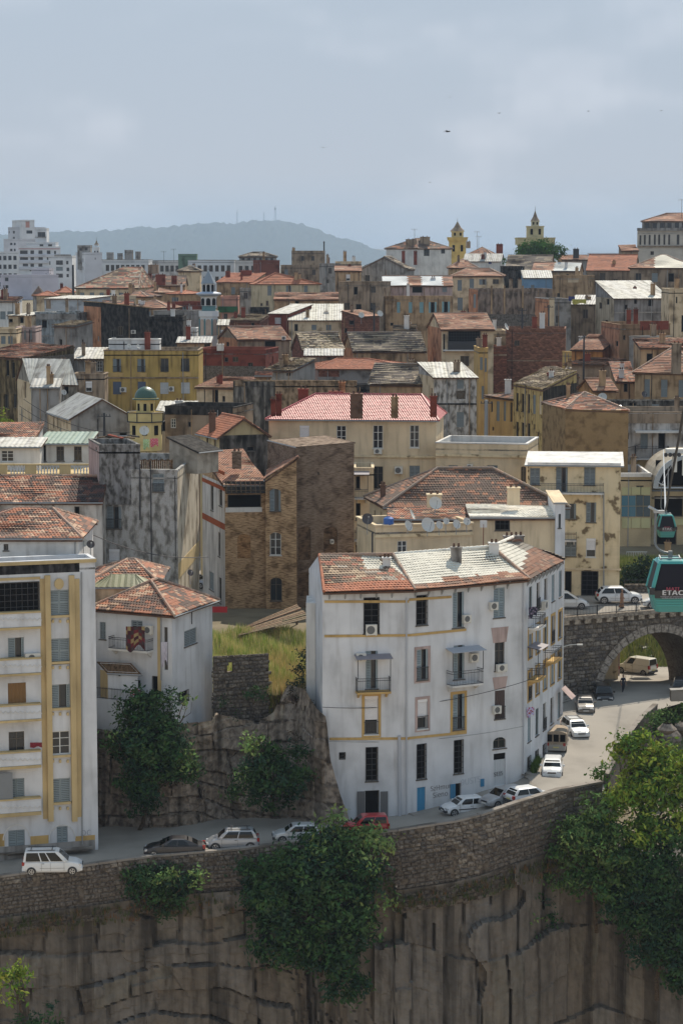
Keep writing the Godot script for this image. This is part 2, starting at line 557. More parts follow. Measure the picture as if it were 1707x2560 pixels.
func stones(parent: Node3D,org: Vector3,f: Dictionary,r: Rect2,size: float,most: int,sd: int,skip = null,relief := 0.10) -> void:
	# coursed rubble: every stone its own piece with a recessed joint; past the limit they go into one mass
	if stone_meshes.is_empty():
		var q := RandomNumberGenerator.new()
		q.seed = 77
		for k in 6:
			var g := MB.new()
			var back := []
			var front := []
			for c in [[-1,-1],[0,-1.06],[1,-1],[1.05,0],[1,1],[0,1.05],[-1,1],[-1.04,0]]:
				var j := Vector2(q.randf_range(-0.07,0.07),q.randf_range(-0.07,0.07))
				back.append(Vector3(c[0]*0.5+j.x,c[1]*0.5+j.y,0))
				front.append(Vector3(c[0]*0.39+j.x,c[1]*0.37+j.y,0.75+q.randf_range(-0.2,0.2)))
			var m := Vector3(q.randf_range(-0.1,0.1),q.randf_range(-0.1,0.1),1.0)
			for i in 8:
				var i2 := (i+1) % 8
				g.quad(back[i],back[i2],front[i2],front[i])
				g.tri(front[i],front[i2],m)
			stone_meshes.append(g)
		for c in [[0.29,0.265,0.235],[0.22,0.205,0.19],[0.36,0.335,0.30],[0.25,0.225,0.19],[0.19,0.18,0.175]]:
			stone_tones.append(wallm(c[0],c[1],c[2],"rock","grit",0.25))
	var q := RandomNumberGenerator.new()
	q.seed = sd
	var made := []
	for g in stone_meshes:
		var arr := []
		arr.resize(Mesh.ARRAY_MAX)
		arr[Mesh.ARRAY_VERTEX] = g.v
		var me := ArrayMesh.new()
		me.add_surface_from_arrays(Mesh.PRIMITIVE_TRIANGLES,arr)
		made.append(me)
	var rest := MB.new()
	var n := 0
	var v := r.end.y
	while v > r.position.y+size*0.3:
		var h := size*q.randf_range(0.7,1.15)
		var u := r.position.x - q.randf()*size
		while u < r.end.x:
			var w := size*q.randf_range(0.8,1.9)
			var c := Vector2(u+w*0.5,v - h*0.5)
			u += w
			var drop := q.randf()
			var k := q.randi() % made.size()
			var tone := q.randi() % stone_tones.size()
			var turn := q.randf_range(-0.06,0.06)
			var dep := relief*q.randf_range(0.6,1.3)
			if c.x < r.position.x or c.x > r.end.x: continue
			if skip != null and skip.call(c,drop): continue
			var ux: Vector3 = (f.u*cos(turn)+Vector3.UP*sin(turn))*(w - 0.05)
			var uy: Vector3 = (Vector3.UP*cos(turn) - f.u*sin(turn))*(h - 0.045)
			var t := Transform3D(Basis(ux,uy,f.n*dep),fp(f,c.x,c.y,0.01) - org)
			if n < most:
				var o := MeshInstance3D.new()
				o.name = "stone"
				o.mesh = made[k]
				o.material_override = stone_tones[tone]
				o.transform = t
				parent.add_child(o,true)
			else:
				var g: MB = stone_meshes[k]
				var s := q.randf_range(0.75,1.2)
				rest.col = Color(s,s*0.97,s*0.94)
				for i in range(0,g.v.size(),3): rest.tri(t*g.v[i],t*g.v[i+1],t*g.v[i+2])
			n += 1
		v -= h
	if rest.v.size(): kind(commit(rest,"small_stones",stone_tones[1],parent),"stuff")

func build_cliff() -> void:
	rockface("cliff",M.rock,func(u: float) -> Vector3: return edge_at(u),func(u: float) -> float:
		var e := edge_at(u)
		return e.y - 3.0 - (1.6 if e.x > 4.0 else 0.0),-96.0,430,150)
	# the retaining wall: masonry faces between the road's corners,with a capped parapet
	var w := thing("retaining_wall","rough stone retaining wall with pale coping holding the lower road above the cliff","retaining wall",edge[0])
	var org := w.position
	var left := 300
	for i in edge.size() - 1:
		var a := edge[i]
		var b := edge[i+1]
		var f := face(a,b,-60.0,a.y)
		var deep := 4.2 if i < 6 else 6.5
		var g := MB.new()
		var dn := Vector3(0,-deep,0)
		var bk: Vector3 = -f.n*0.42
		g.quad(a+dn,b+dn,b,a)
		g.quad(a+bk,a,b,b+bk)
		g.quad(a+bk,b+bk,b+bk+Vector3(0,-1.4,0),a+bk+Vector3(0,-1.4,0))
		commit(g,"wall",M.mortar,w,org)
		var mid_y := (a.y+b.y)*0.5
		var fy := face(a,b,-60.0,a.y)
		var nst := 22 if i < 6 else 44
		if i == 0: nst = 0
		# the courses follow the slope of the road
		var sl := Vector3(b.x - a.x,b.y - a.y,b.z - a.z).normalized()
		fy.u = sl
		var len := a.distance_to(b)
		var fz := fy.duplicate()
		var per := 0.36 if i < 6 else 0.40
		sloped_stones(w,org,a,sl,f.n,len,deep,per,nst,100+i)
		g = MB.new()
		var k := maxi(1,int(len/1.3))
		for j in k:
			var p0 := a.lerp(b,(j+0.01)/k)
			var p1 := a.lerp(b,(j+0.99)/k)
			g = MB.new()
			g.box(p0+f.n*0.10+Vector3(0,0.002+0.01*(j % 3),0),p1 - p0,Vector3(0,0.16,0),-f.n*0.56)
			commit(g,"coping_stone",M.dust,w,org)
	# earth and rock bank between the two white houses
	var tops := [[215.0,1812.0],[330.0,1835.0],[440.0,1815.0],[530.0,1802.0],[538.0,1785.0],[640.0,1800.0],[680.0,1775.0],[715.0,1712.0],[760.0,1722.0],[790.0,1770.0],[815.0,1792.0],[826.0,1900.0],[850.0,1985.0],[874.0,2050.0]]
	var d0 := [[215.0,182.6],[330.0,181.8],[425.0,181.0],[545.0,182.6],[640.0,183.0],[740.0,181.6],[790.0,179.7],[815.0,179.2],[874.0,178.7]]
	var lean := [[215.0,0.02],[530.0,0.02],[560.0,0.22],[640.0,0.55],[735.0,0.6],[785.0,0.12],[810.0,0.03],[874.0,0.02]]
	sheet("rock_bank",wallm(0.44,0.40,0.36,"rock","streak",0.12),func(u: float,v: float) -> Vector3:
		var px := lerpf(215.0,874.0,u)
		var d := ramp(d0,px)
		var yb := -46.6
		var l := ramp(lean,px)
		var row := ramp(tops,px)
		var yt := y_at(row,d+l*9.0)
		var y := lerpf(yb,yt,v)
		var x := x_at(px,y,d)
		var back := l*maxf(0.0,y - yb - 2.0)
		var q: float = rock_at(x*1.5+200.0,y*1.6,0.0)[0]
		return Vector3(x,y,-d - back+q*(0.9 if px < 780.0 else 0.25)),240,110,"structure",func(_u: float,_v: float,p: Vector3) -> Color: return rock_tone(Vector3(p.x*1.5+200.0,p.y*1.6,0),0.0))
	# ruined stone wall on top of the bank
	var a := XYD(533,-34,187.2)
	var b := XYD(672,-34,188.6)
	var yt := y_at(1640,188.0)
	var rw := thing("ruined_wall","broken rubble stone wall with a small hole, below the grassy plot","ruined wall",Vector3(a.x,yt - 7.5,a.z))
	var f := face(a,b,yt - 7.5,yt)
	f.holes.append(frect(f,568,1656,584,1680))
	var g := MB.new()
	wall_with_holes(g,f,0.5)
	g.quad(fp(f,0,yt),fp(f,f.w,yt),fp(f,f.w,yt,-0.5),fp(f,0,yt,-0.5))
	g.quad(fp(f,f.w,f.base),fp(f,f.w,f.base,-0.5),fp(f,f.w,yt,-0.5),fp(f,f.w,yt))
	commit(g,"wall",M.mortar,rw,rw.position)
	var hole: Rect2 = f.holes[0]
	stones(rw,rw.position,f,Rect2(0,yt - 6.6,f.w,6.75),0.33,295,31,func(c: Vector2,k: float) -> bool: return hole.grow(0.1).has_point(c) or k < 0.04)

func sloped_stones(w: Node3D,org: Vector3,a: Vector3,u: Vector3,n: Vector3,len: float,deep: float,size: float,most: int,sd: int) -> void:
	var f := {"a": a,"u": Vector3(u.x,0,u.z).normalized(),"n": n,"w": len,"base": a.y - deep,"top": a.y,"holes":[]}
	var kx := u.y/Vector2(u.x,u.z).length()
	var tmp := Node3D.new()
	stones(tmp,org,f,Rect2(0,a.y - deep,len,deep),size,most,sd,func(c: Vector2,k: float) -> bool: return k < 0.06+0.25*clampf((a.y - c.y - deep*0.6)/deep,0,1))
	for c in tmp.get_children():
		tmp.remove_child(c)
		var at: Vector3 = c.transform.origin
		if c.name.begins_with("stone"):
			var du: float = (at+org - a).dot(f.u)
			c.transform.origin.y += du*kx
		else:
			# shear the merged mass along the slope
			var me: ArrayMesh = c.mesh
			var arr := me.surface_get_arrays(0)
			var vs: PackedVector3Array = arr[Mesh.ARRAY_VERTEX]
			for i in vs.size(): vs[i].y += (vs[i]+org - a).dot(f.u)*kx
			arr[Mesh.ARRAY_VERTEX] = vs
			var m2 := ArrayMesh.new()
			m2.add_surface_from_arrays(Mesh.PRIMITIVE_TRIANGLES,arr)
			m2.surface_set_material(0,me.surface_get_material(0))
			c.mesh = m2
		c.owner = null
		var nm: String = "stone" if c.name.begins_with("stone") else "small_stones"
		c.name = nm
		w.add_child(c,true)
	tmp.free()

func build_bridge() -> void:
	var a := XYD(1398,-33.9,212.6)
	var b := XYD(1800,-33.9,220.5)
	var top := -33.95
	var f := face(a,b,-46.0,top)
	var t := thing("arch_bridge","stone arch bridge with iron railing carrying the upper road over the lower one","bridge",f.a)
	var org := t.position
	var c := fuv(f,1640,1748)
	var ri := 6.45
	var ro := 7.25
	var deep := 7.5
	var g := MB.new()
	var n := 90
	var low := func(u: float,r: float) -> float:
		var du := absf(u - c.x)
		return f.base if du >= r else maxf(f.base,c.y+sqrt(r*r - du*du))
	for i in n:
		var u0: float = f.w*i/n
		var u1: float = f.w*(i+1)/n
		for d in [0.0,-deep]:
			g.quad(fp(f,u0,low.call(u0,ri+0.3),d),fp(f,u1,low.call(u1,ri+0.3),d),fp(f,u1,top,d),fp(f,u0,top,d))
	g.quad(fp(f,0,f.base),fp(f,0,top),fp(f,0,top,-deep),fp(f,0,f.base,-deep))
	commit(g,"spandrel_wall",M.mortar,t,org)
	g = MB.new()
	for i in 28:
		var p := PI*i/28
		var q := PI*(i+1)/28
		g.quad(fp(f,c.x+cos(p)*ri,c.y+sin(p)*ri,-0.2),fp(f,c.x+cos(q)*ri,c.y+sin(q)*ri,-0.2),fp(f,c.x+cos(q)*ri,c.y+sin(q)*ri,-deep),fp(f,c.x+cos(p)*ri,c.y+sin(p)*ri,-deep))
	for s in [-1.0,1.0]: g.quad(fp(f,c.x+s*ri,f.base,-0.2),fp(f,c.x+s*ri,c.y,-0.2),fp(f,c.x+s*ri,c.y,-deep),fp(f,c.x+s*ri,f.base,-deep))
	commit(g,"vault",M.stone,t,org)
	for i in 27:
		var p := PI*i/27+0.006
		var q := PI*(i+1)/27 - 0.006
		g = MB.new()
		g.prism([fp(f,c.x+cos(p)*ri,c.y+sin(p)*ri,-0.35),fp(f,c.x+cos(q)*ri,c.y+sin(q)*ri,-0.35),fp(f,c.x+cos(q)*ro,c.y+sin(q)*ro,-0.35),fp(f,c.x+cos(p)*ro,c.y+sin(p)*ro,-0.35)],f.n*(0.40+0.02*(i % 3)))
		commit(g,"voussoir",wallm(0.50 - 0.03*(i % 3),0.47 - 0.027*(i % 3),0.43 - 0.025*(i % 3),"rock","grit",0.2),t,org)
	for j in 5:
		for s in [-1.0,1.0]:
			g = MB.new()
			var y0: float = c.y - 0.62*(j+1)
			var ua: float = c.x+s*ri
			g.box(fp(f,ua,y0+0.01,-0.35),f.u*s*(0.77 - 0.12*(j % 2)),Vector3(0,0.6,0),f.n*0.41)
			commit(g,"jamb_stone",wallm(0.48,0.45,0.41,"rock","grit",0.2),t,org)
	stones(t,org,f,Rect2(0,-46.0,f.w,46.0+top - 0.62),0.42,270,61,func(q: Vector2,k: float) -> bool: return (q - c).length() < ro+0.12 and q.y > c.y or (absf(q.x - c.x) < ro+0.1 and q.y <= c.y))
	var k := 0
	var u := 0.3
	while u < f.w - 0.7:
		g = MB.new()
		fbox(g,f,u,top - 0.46,u+0.62,top - 0.06,-0.05,0.24+0.03*(k % 2))
		commit(g,"corbel",wallm(0.56,0.51,0.43,"rock","grit",0.2),t,org)
		g = MB.new()
		fbox(g,f,u - 0.28,top - 0.055,u+0.88,top+0.30,-0.3,0.34 - 0.02*(k % 3))
		commit(g,"coping_stone",wallm(0.42,0.385,0.335,"rock","grit",0.2),t,org)
		u += 1.18
		k += 1
	g = MB.new()
	for y in [0.40,1.10]: g.tube(fp(f,0.2,top+y,0.05),fp(f,f.w,top+y,0.05),0.035,-1,5)
	u = 0.3
	while u < f.w:
		g.tube(fp(f,u,top+0.3,0.05),fp(f,u,top+1.1,0.05),0.014,-1,3,false)
		u += 0.16
	commit(g,"railing",M.iron,t,org)
	u = 1.9
	while u < f.w:
		g = MB.new()
		g.tube(fp(f,u,top+0.2,0.05),fp(f,u,top+1.22,0.05),0.06,-1,6)
		commit(g,"rail_post",M.iron,t,org)
		u += 2.15
	# end pier beside the white house
	g = MB.new()
	fbox(g,f,-1.4,-46.0,0.02,top+0.35,-1.2,0.3)
	commit(g,"pier",M.stone,t,org)

func near_houses() -> void:
	banded_block()
	white_house()
	courtyard_house()
	ruined_tower()
	terrace_house()

	# --- houses behind the banded block
	house("tiled_house","white house with a mottled hipped tile roof behind the yellow-banded block",[[-150,1341,178.4],[197,1340,178.4]],{"dep":10.5,"wall": M.whiteb,"roof":["hip",1272,"terra"],"hipr":2.6,"wins":[[0,10,1360,22,1376,"d"]],"pipes":[[0,189,1348,189,1410,0.05]]})
	house("tiled_house","white house with a long sagging tile roof dark at one end and a slit window",[[-140,1250,203],[256,1248,203]],{"dep":8.0,"wall": wallm(0.62,0.60,0.57,"med","streak",0.05),"roof":["gable",1190,"terra"],"sv":0.1,"wins":[[0,187,1266,200,1307,"v"]],"fix": func(_u: float,_v: float,fu: float,_fv: float,c: Color) -> Color: return c*Color(0.28,0.27,0.3) if fu > 0.78 else c})
	house("villa","pale villa with three tall doorways, green sheet roof and a balustraded terrace",[[98,1108,236],[222,1108,236]],{"dep":8.0,"wall": M.whiteb,"roof":["shedb",1080,"sheet"],"tilem": wallm(0.36,0.45,0.38,"soft","fine",0.1,0.5),"wins":[[0,103,1113,116,1153,"v"],[0,142,1116,161,1152,"d"],[0,186,1116,205,1152,"d"]]})
	house("villa_wing","white villa wing with a blue grid window under corrugated sheet and a tile roof",[[-60,1116,233],[100,1117,233]],{"dep":5.0,"wall": M.whiteb,"roof":["shedb",1094,"sheetw"],"wins":[[0,4,1126,35,1154,"w"]]})
	house("tile_roofed_store","low house with a broken orange tile roof above the corrugated villa wing",[[-60,1093,240],[86,1091,240]],{"dep":7.0,"wall": M.whiteb,"roof":["shedb",1056,"terra"]})
	balustrade()
	stained_house()
	house("orange_roofed_house","low house with a hipped orange roof between the grey stained and the courtyard houses",[[225,1456,190],[392,1456,190]],{"dep":9.0,"wall": M.whiteb,"roof":["hip",1399,"terra"],"hipr":2.2})
	house("glazed_shed","greenish ribbed skylight roof between two orange tile roofs",[[236,1466,187.3],[375,1466,187.3]],{"dep":2.6,"wall": M.pale,"roof":["hip",1436,"sheet"],"tilem": wallm(0.46,0.45,0.30,"soft","fine",0.1,0.5),"ov":0.1})
	house("small_tiled_house","small cream house with a clean orange tile roof beside the red-roofed building",[[500,1078,246],[549,1087,240],[668,1086,242]],{"wall": wallm(0.62,0.50,0.29,"soft","streak",0.06),"wallmats": {1: wallm(0.24,0.22,0.20,"heavy","dark",0.08)},"roof":["gablef",0,"clean"],"rise":1.75,"ov":0.4,"sv":0.35,"wins":[[0,516,1092,521,1110,"v"],[0,535,1098,540,1124,"v"],[1,618,1116,636,1128,"v"]],"chim":[[531,1032,243,0.7,2.6,M.slab]]})
	red_roof_building()
	house("hip_roofed_house","yellow house with a big dark hipped tile roof behind the dish-covered terrace",[[924,1234,221.5],[968,1254,213],[1408,1249,213]],{"wall": M.cream,"roof":["hip",1170,"dark"],"hip":5.6,"ov":0.5,"wins":[[0,934,1275,938,1300,"v"],[0,950,1278,954,1305,"v"]],"chim":[[1085,1235,209,1.3,1.1,M.cream],[1283,1218,209.5,1.1,1.5,M.cream],[957,1212,217,0.5,1.3,M.slab]]})
	house("damaged_apartment_house","peeling yellow apartment house with shuttered windows and a pale slab roof above the bridge",[[1318,1161,228],[1551,1164,227]],{"dep":11.0,"cat": "apartment house","wall": M.creamd,"roof":["shedb",0,"none"],"rise":0.4,"ov":0.35,"sv":0.3,"roofm": M.whiteb,"wins":[[0,1324,1170,1349,1212,"s"],[0,1389,1168,1418,1231,"h"],[0,1459,1167,1487,1213,"s"],[0,1411,1259,1439,1297,"h"],[0,1464,1256,1489,1306,"h"],[0,1411,1348,1440,1391,"s"],[0,1464,1346,1488,1393,"r"],[0,1452,1428,1494,1497,"xn"],[0,1411,1428,1428,1484,"v"]],
		"balc":[[0,1330,1508,1207,1234,""],[0,1408,1440,1330,1352,""]],"bands":[[0,1411,1420,1551,1424,M.cream,0.12,"band"],[0,1318,1155,1551,1160,M.whiteb,0.3,"roof_edge"]],"pipes":[[0,1508,1230,1508,1490,0.06]]})

func banded_block() -> void:
	var w := []
	for r in [[1475,1537,"s"],[1596,1658,"s"],[1711,1769,"h"],[1828,1886,"w"],[1946,2005,"s"]]: w.append([0,124+(r[0] - 1475)*0.006,r[0],174+(r[0] - 1475)*0.006,r[1],r[2],plainm(0.27,0.315,0.33,0.7)])
	w.append([0,-60,1457,99,1534,"xn"])
	for r in [[21,1594,61,1651,"h"],[21,1707,66,1767,"c"],[23,1829,62,1886,"d"],[23,1946,62,2004,"s"],[22,2075,63,2135,"s"],[143,2066,170,2120,"s"]]: w.append([0,r[0],r[1],r[2],r[3],r[4],plainm(0.20,0.11,0.04,0.9) if r[4] == "c" else plainm(0.235,0.28,0.295,0.7)])
	for y in [1596,1711,1829,1946]: w.append([0,-52,y,-14,y+56,"h"])
	var y: Material = M.yellow
	var b := [[0,-80,1410,241,1418,y,0.16,"cornice"],[0,100,1447,112,2048,y,0.06,"pilaster"],[0,111.5,1438,125,2053,y,0.30,"pilaster"],[0,172,1438,185,2053,y,0.30,"pilaster"],[0,184.5,1447,199,2043,y,0.06,"pilaster"],
		[0,-80,1449,101,1455,y,0.10,"band"],[0,-80,2091,12,2123,M.ochre,0.02,"dado"],[0,77,2091,122,2123,M.ochre,0.02,"dado"],[0,189,2091,238,2123,M.ochre,0.02,"dado"],[0,-80,2124,238,2170,M.grey,0.03,"plinth"]]
	for r in [[1537,1571,1577],[1653,1687,1693],[1769,1803,1809],[1887,1919,1926],[2005,2036,2045]]:
		b.append([0,-80,r[0],100,r[1],M.white,0.62,"balcony_front"])
		b.append([0,-80,r[1]+0.5,100.4,r[2],y,0.72,"ledge"])
		b.append([0,-80,r[0] - 4,100.4,r[0] - 0.5,y,0.68,"rail"])
		b.append([0,124,r[0]+1.5,177,r[0]+7,y,0.22,"sill"])
	var t := house("apartment_block","tall white apartment block with yellow pilasters, balconies and green-grey shutters at the road",[[-150,1416,171.6],[238,1413,175.2]],{"dep":2.8,"cat": "apartment block","wall": M.white,"wins": w,"bands": b,"pipes":[[0,204,1430,206,2110,0.05]],"acs":[[0,62,1632,100,1652]]})
	var f: Dictionary = t.get_meta("faces")[0]
	var org := t.position
	# zigzag relief and floor slabs on the balcony fronts,corbels under the sills,arches at street level,roundel at the top
	for r in [1541,1657,1773,1891,2009]:
		var g := MB.new()
		for i in 14:
			var x: float = -66.0+i*12.0
			var a := fuv(f,x,r+8.0)
			var c := fuv(f,x+6.0,r+1.5)
			var e := fuv(f,x+12.0,r+8.0)
			for s in [[a,c],[c,e]]:
				g.prism([fp(f,s[0].x,s[0].y,0.615),fp(f,s[1].x,s[1].y,0.615),fp(f,s[1].x,s[1].y+0.06,0.615),fp(f,s[0].x,s[0].y+0.06,0.615)],f.n*0.05)
		commit(g,"zigzag_relief",M.whiteb,t,org)
		g = MB.new()
		for x in [130.0,148.0,167.0]:
			var a := fuv(f,x,r+11.0)
			fbox(g,f,a.x,a.y - 0.12,a.x+0.16,a.y+0.1,-0.02,0.2)
		commit(g,"sill_corbel",M.yellow,t,org)
	for cx in [42.0,156.0]:
		var c := fuv(f,cx,2098)
		var g := MB.new()
		for i in 14:
			var p := PI*i/14
			var q := PI*(i+1)/14
			g.prism([fp(f,c.x+cos(p)*0.98,c.y+sin(p)*1.1,0.0),fp(f,c.x+cos(q)*0.98,c.y+sin(q)*1.1,0.0),fp(f,c.x+cos(q)*1.06,c.y+sin(q)*1.18,0.0),fp(f,c.x+cos(p)*1.06,c.y+sin(p)*1.18,0.0)],f.n*0.05)
		commit(g,"arch_moulding",M.whiteb,t,org)
	var c := fuv(f,148,1459)
	var g := MB.new()
	var pl := []
	for i in 14: pl.append(fp(f,c.x+cos(TAU*i/14)*0.36,c.y+sin(TAU*i/14)*0.42,0.0))
	g.prism(pl,f.n*0.14)
	commit(g,"roundel",M.yellow,t,org)
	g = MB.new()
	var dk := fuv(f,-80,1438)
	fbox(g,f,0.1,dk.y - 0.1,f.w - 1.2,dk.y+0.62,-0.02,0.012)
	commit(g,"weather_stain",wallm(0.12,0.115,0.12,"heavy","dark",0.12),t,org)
	lettering("DC",t,org,f,216,2082,0.42,plainm(0.30,0.31,0.36),0.012)
	g = MB.new()
	var a := fuv(f,0,1930)
	fbox(g,f,a.x - 2.0,a.y - 2.3,a.x+0.9,a.y,0.5,0.54)
	commit(g,"balcony_screen",plainm(0.20,0.21,0.22),t,org)

func lettering(text: String,parent: Node3D,org: Vector3,f: Dictionary,px: float,py: float,size: float,m: Material,proud: float,tilt := 0.0) -> void:
	var tm := TextMesh.new()
	tm.text = text
	var sf := SystemFont.new()
	sf.font_names = PackedStringArray(["Droid Sans"])
	tm.font = sf
	tm.font_size = 64
	tm.pixel_size = size/46.0
	tm.depth = 0.01
	tm.material = m
	var o := MeshInstance3D.new()
	o.name = "lettering"
	o.mesh = tm
	var c := fuv(f,px,py)
	var b := Basis(f.u,Vector3.UP,f.n).rotated(f.n,tilt)
	o.transform = Transform3D(b,fp(f,c.x,c.y,proud) - org)
	parent.add_child(o,true)

func white_house() -> void:
	# the long white house follows the bend of the road: two faces toward the gorge,one toward the bridge
	var ye := y_at(1474,180.0)
	var yr := ye+2.0
	var p := [XYD(806,ye,180.3),XYD(1022,ye,181.5),XYD(1313,ye,187.0),XYD(1403,ye,198.5)]
	var bk := [XYD(772,ye,192.0),XYD(1000,ye,192.0),XYD(1215,ye,196.5),XYD(1330,ye,203.0)]
	var base := -48.0
	var t := thing("bent_apartment_house","long bent white apartment house with mustard bands and a half whitewashed tile roof","apartment house",Vector3(p[0].x,base,p[0].z))
	t.set_meta("wallm",M.white)
	var org := t.position
	var fs := [face(p[0],p[1],base,ye),face(p[1],p[2],base,ye),face(p[2],p[3],base,ye),face(bk[0],p[0],base,ye)]
	var sh := plainm(0.27,0.33,0.36,0.7)
	var wd := plainm(0.075,0.05,0.045,0.8)
	var lines := [
		[0,909,1494,948,1584,"x"],[1,1040,1488,1068,1563,"x"],[1,1131,1480,1159,1569,"h"],[1,1233,1469,1261,1544,"s"],
		[0,914,1627,944,1722,"h"],[1,1041,1623,1069,1700,"hF_"],[1,1133,1613,1160,1698,"h"],[1,1236,1606,1261,1676,"d"],
		[0,911,1740,945,1836,"rf_"],[1,1043,1748,1068,1822,"rF_"],[1,1131,1735,1160,1824,"hf_"],[1,1236,1726,1261,1797,"c_"],
		[0,914,1868,944,1953,"x"],[1,1041,1860,1065,1948,"x"],[1,1134,1850,1157,1934,"x"],[0,848,1881,863,1898,"xn"],
		[1,1232,1843,1264,1871,"dt"],[1,1233,1883,1263,1964,"Nn"],[0,912,1976,948,2062,"vn"],[1,1042,1968,1063,2031,"Bn"],[1,1138,1958,1152,1992,"vn"],[1,1200,1947,1209,1966,"bn"],
	]
	var wins := []
	for l in lines:
		var f: Dictionary = fs[l[0]]
		wins.append([f,frect(f,l[1],l[2],l[3],l[4]),l[5],wd if l[5][0] == "c" else sh])
	# toward the bridge: five storeys of narrow openings
	var f2: Dictionary = fs[2]
	for s in 5:
		for k in 5:
			var u: float = 1.1+k*2.55
			var v: float = ye - 1.0 - s*3.55
			var st: String = ["h","s","d_","s","d"][(s+k*2) % 5]
			if s == 4: st = "x"
			var hh := 2.3 if s != 4 else 1.7
			wins.append([f2,Rect2(u,v - hh,1.05,hh),st+("f" if s in [1,2] else ""),sh])
	for w in wins: w[0].holes.append(w[1])
	var mb := MB.new()
	for f in fs: wall_with_holes(mb,f,0.25)
	# back and the stepped side
	mb.quad(bk[0],bk[1],Vector3(bk[1].x,base,bk[1].z),Vector3(bk[0].x,base,bk[0].z))
	mb.quad(bk[1],bk[2],Vector3(bk[2].x,base,bk[2].z),Vector3(bk[1].x,base,bk[1].z))
	mb.quad(bk[2],bk[3],Vector3(bk[3].x,base,bk[3].z),Vector3(bk[2].x,base,bk[2].z))
	mb.quad(p[3],bk[3],Vector3(bk[3].x,base,bk[3].z),Vector3(p[3].x,base,p[3].z))
	# roof
	var o := 0.55
	var e := [XYD(808,ye - 0.1,179.6),XYD(1037,ye - 0.1,180.8),XYD(1323,ye - 0.1,186.6),XYD(1411,ye - 0.1,198.3)]
	var r := [XYD(797,yr,185.6),XYD(982,yr,186.0),XYD(1229,yr+0.05,190.6),XYD(1281,yr+0.1,196.4)]
	mb.tri(p[0],r[0],bk[0])
	commit(mb,"wall",M.white,t,org)
	var slab := MB.new()
	var tiles := MB.new()
	var wnz := FastNoiseLite.new()
	wnz.frequency = 0.35
	var white := Color(0.72,0.68,0.58)
	var dirty := func(c: Color,u: float,v: float) -> Color:
		var k := 0.86+0.22*wnz.get_noise_2d(u*3.0,v*6.0)
		return Color(white.r*k,white.g*k,white.b*k)
	roof_plane(slab,tiles,e[0],e[1],r[1],r[0],"mottle",0.27,0.36,true,func(u: float,v: float,fu: float,fv: float,c: Color) -> Color:
		if fu > 0.545 and fu < 0.75 and fv > 0.56: return dirty.call(c,u,v)
		if fu > 0.80 and fv > 0.22+(0.97 - fu)*3.0: return dirty.call(c,u,v)
		return tilecolor("clean",rng) if fv < 0.22 else c)
	roof_plane(slab,tiles,e[1],e[2],r[2],r[1],"faded",0.27,0.36,true,func(u: float,v: float,fu: float,fv: float,c: Color) -> Color:
		return dirty.call(c,u,v) if fv > 0.20+0.09*wnz.get_noise_2d(u*1.2,3.0) - (0.08 if fu < 0.3 else 0.0) else c)
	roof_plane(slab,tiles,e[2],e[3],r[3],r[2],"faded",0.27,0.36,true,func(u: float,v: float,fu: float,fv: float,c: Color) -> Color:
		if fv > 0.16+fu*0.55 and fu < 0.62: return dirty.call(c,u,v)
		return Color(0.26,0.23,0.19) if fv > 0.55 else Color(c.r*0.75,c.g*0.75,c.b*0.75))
	var bb := Vector3(0,-0.2,0)
	roof_plane(slab,tiles,e[3]+Vector3(0,0,0),bk[3]+bb,r[3],r[3],"old",0.27,0.36,true)
	roof_plane(slab,tiles,bk[3]+bb,bk[2]+bb,r[2],r[3],"faded",0.4,0.4,false)
	roof_plane(slab,tiles,bk[2]+bb,bk[1]+bb,r[1],r[2],"faded",0.4,0.4,false)
	roof_plane(slab,tiles,bk[1]+bb,bk[0]+bb,r[0],r[1],"faded",0.4,0.4,false)
	ridge_caps(tiles,r[0],r[1],"faded")
	for q in [[r[1],r[2]],[r[2],r[3]]]: ridge_caps(tiles,q[0],q[1],"white")
	ridge_caps(tiles,e[1],r[1],"terra")
	ridge_caps(tiles,e[2],r[2],"faded")
	ridge_caps(tiles,e[0]+Vector3(0.05,0,0),r[0]+Vector3(0.05,0,0),"clean")
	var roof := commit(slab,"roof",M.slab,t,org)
	kind(commit(tiles,"roof_tiles",M.tile,roof,org),"stuff")
	chimney(t,org,P(966,1393,184.5),0.62,1.5,M.whiteb)
	chimney(t,org,P(1140,1367,187.0),0.85,1.5,M.grey)
	chimney(t,org,P(1234,1356,190.0),0.8,1.4,M.whiteb)
	chimney(t,org,P(1272,1339,197.0),0.9,1.2,M.grey)
	chimney(t,org,P(1295,1338,198.0),0.9,1.1,M.grey)
	for w in wins:
		if w[2][0] == "N" or w[2][0] == "B": plank_door(t,org,w[0],w[1],M.shutw if w[2][0] == "N" else plainm(0.055,0.24,0.42,0.7),w[2][0] == "N")
		else: window(t,org,w[0],w[1],w[2],180.0,w[3],0.25)
	# bands,eaves brackets,surrounds
	for b in [[0,811,1022,1501,1505,1500.5],[1,1022,1127,1496,1500,1489],[0,811,1022,1587,1593,1585],[1,1022,1164,1585,1591,1571],[0,824,1022,1844,1850,1843],[1,1022,1165,1842,1848,1828]]:
		var f: Dictionary = fs[b[0]]
		var g := MB.new()
		var a := fuv(f,b[1],b[3])
		var c := fuv(f,b[2],b[5])
		var hh: float = 0.19
		g.prism([fp(f,a.x,a.y,-0.02),fp(f,a.x,a.y - hh,-0.02),fp(f,c.x,c.y - hh,-0.02),fp(f,c.x,c.y,-0.02)],f.n*0.09)
		commit(g,"band",M.ochre,t,org)
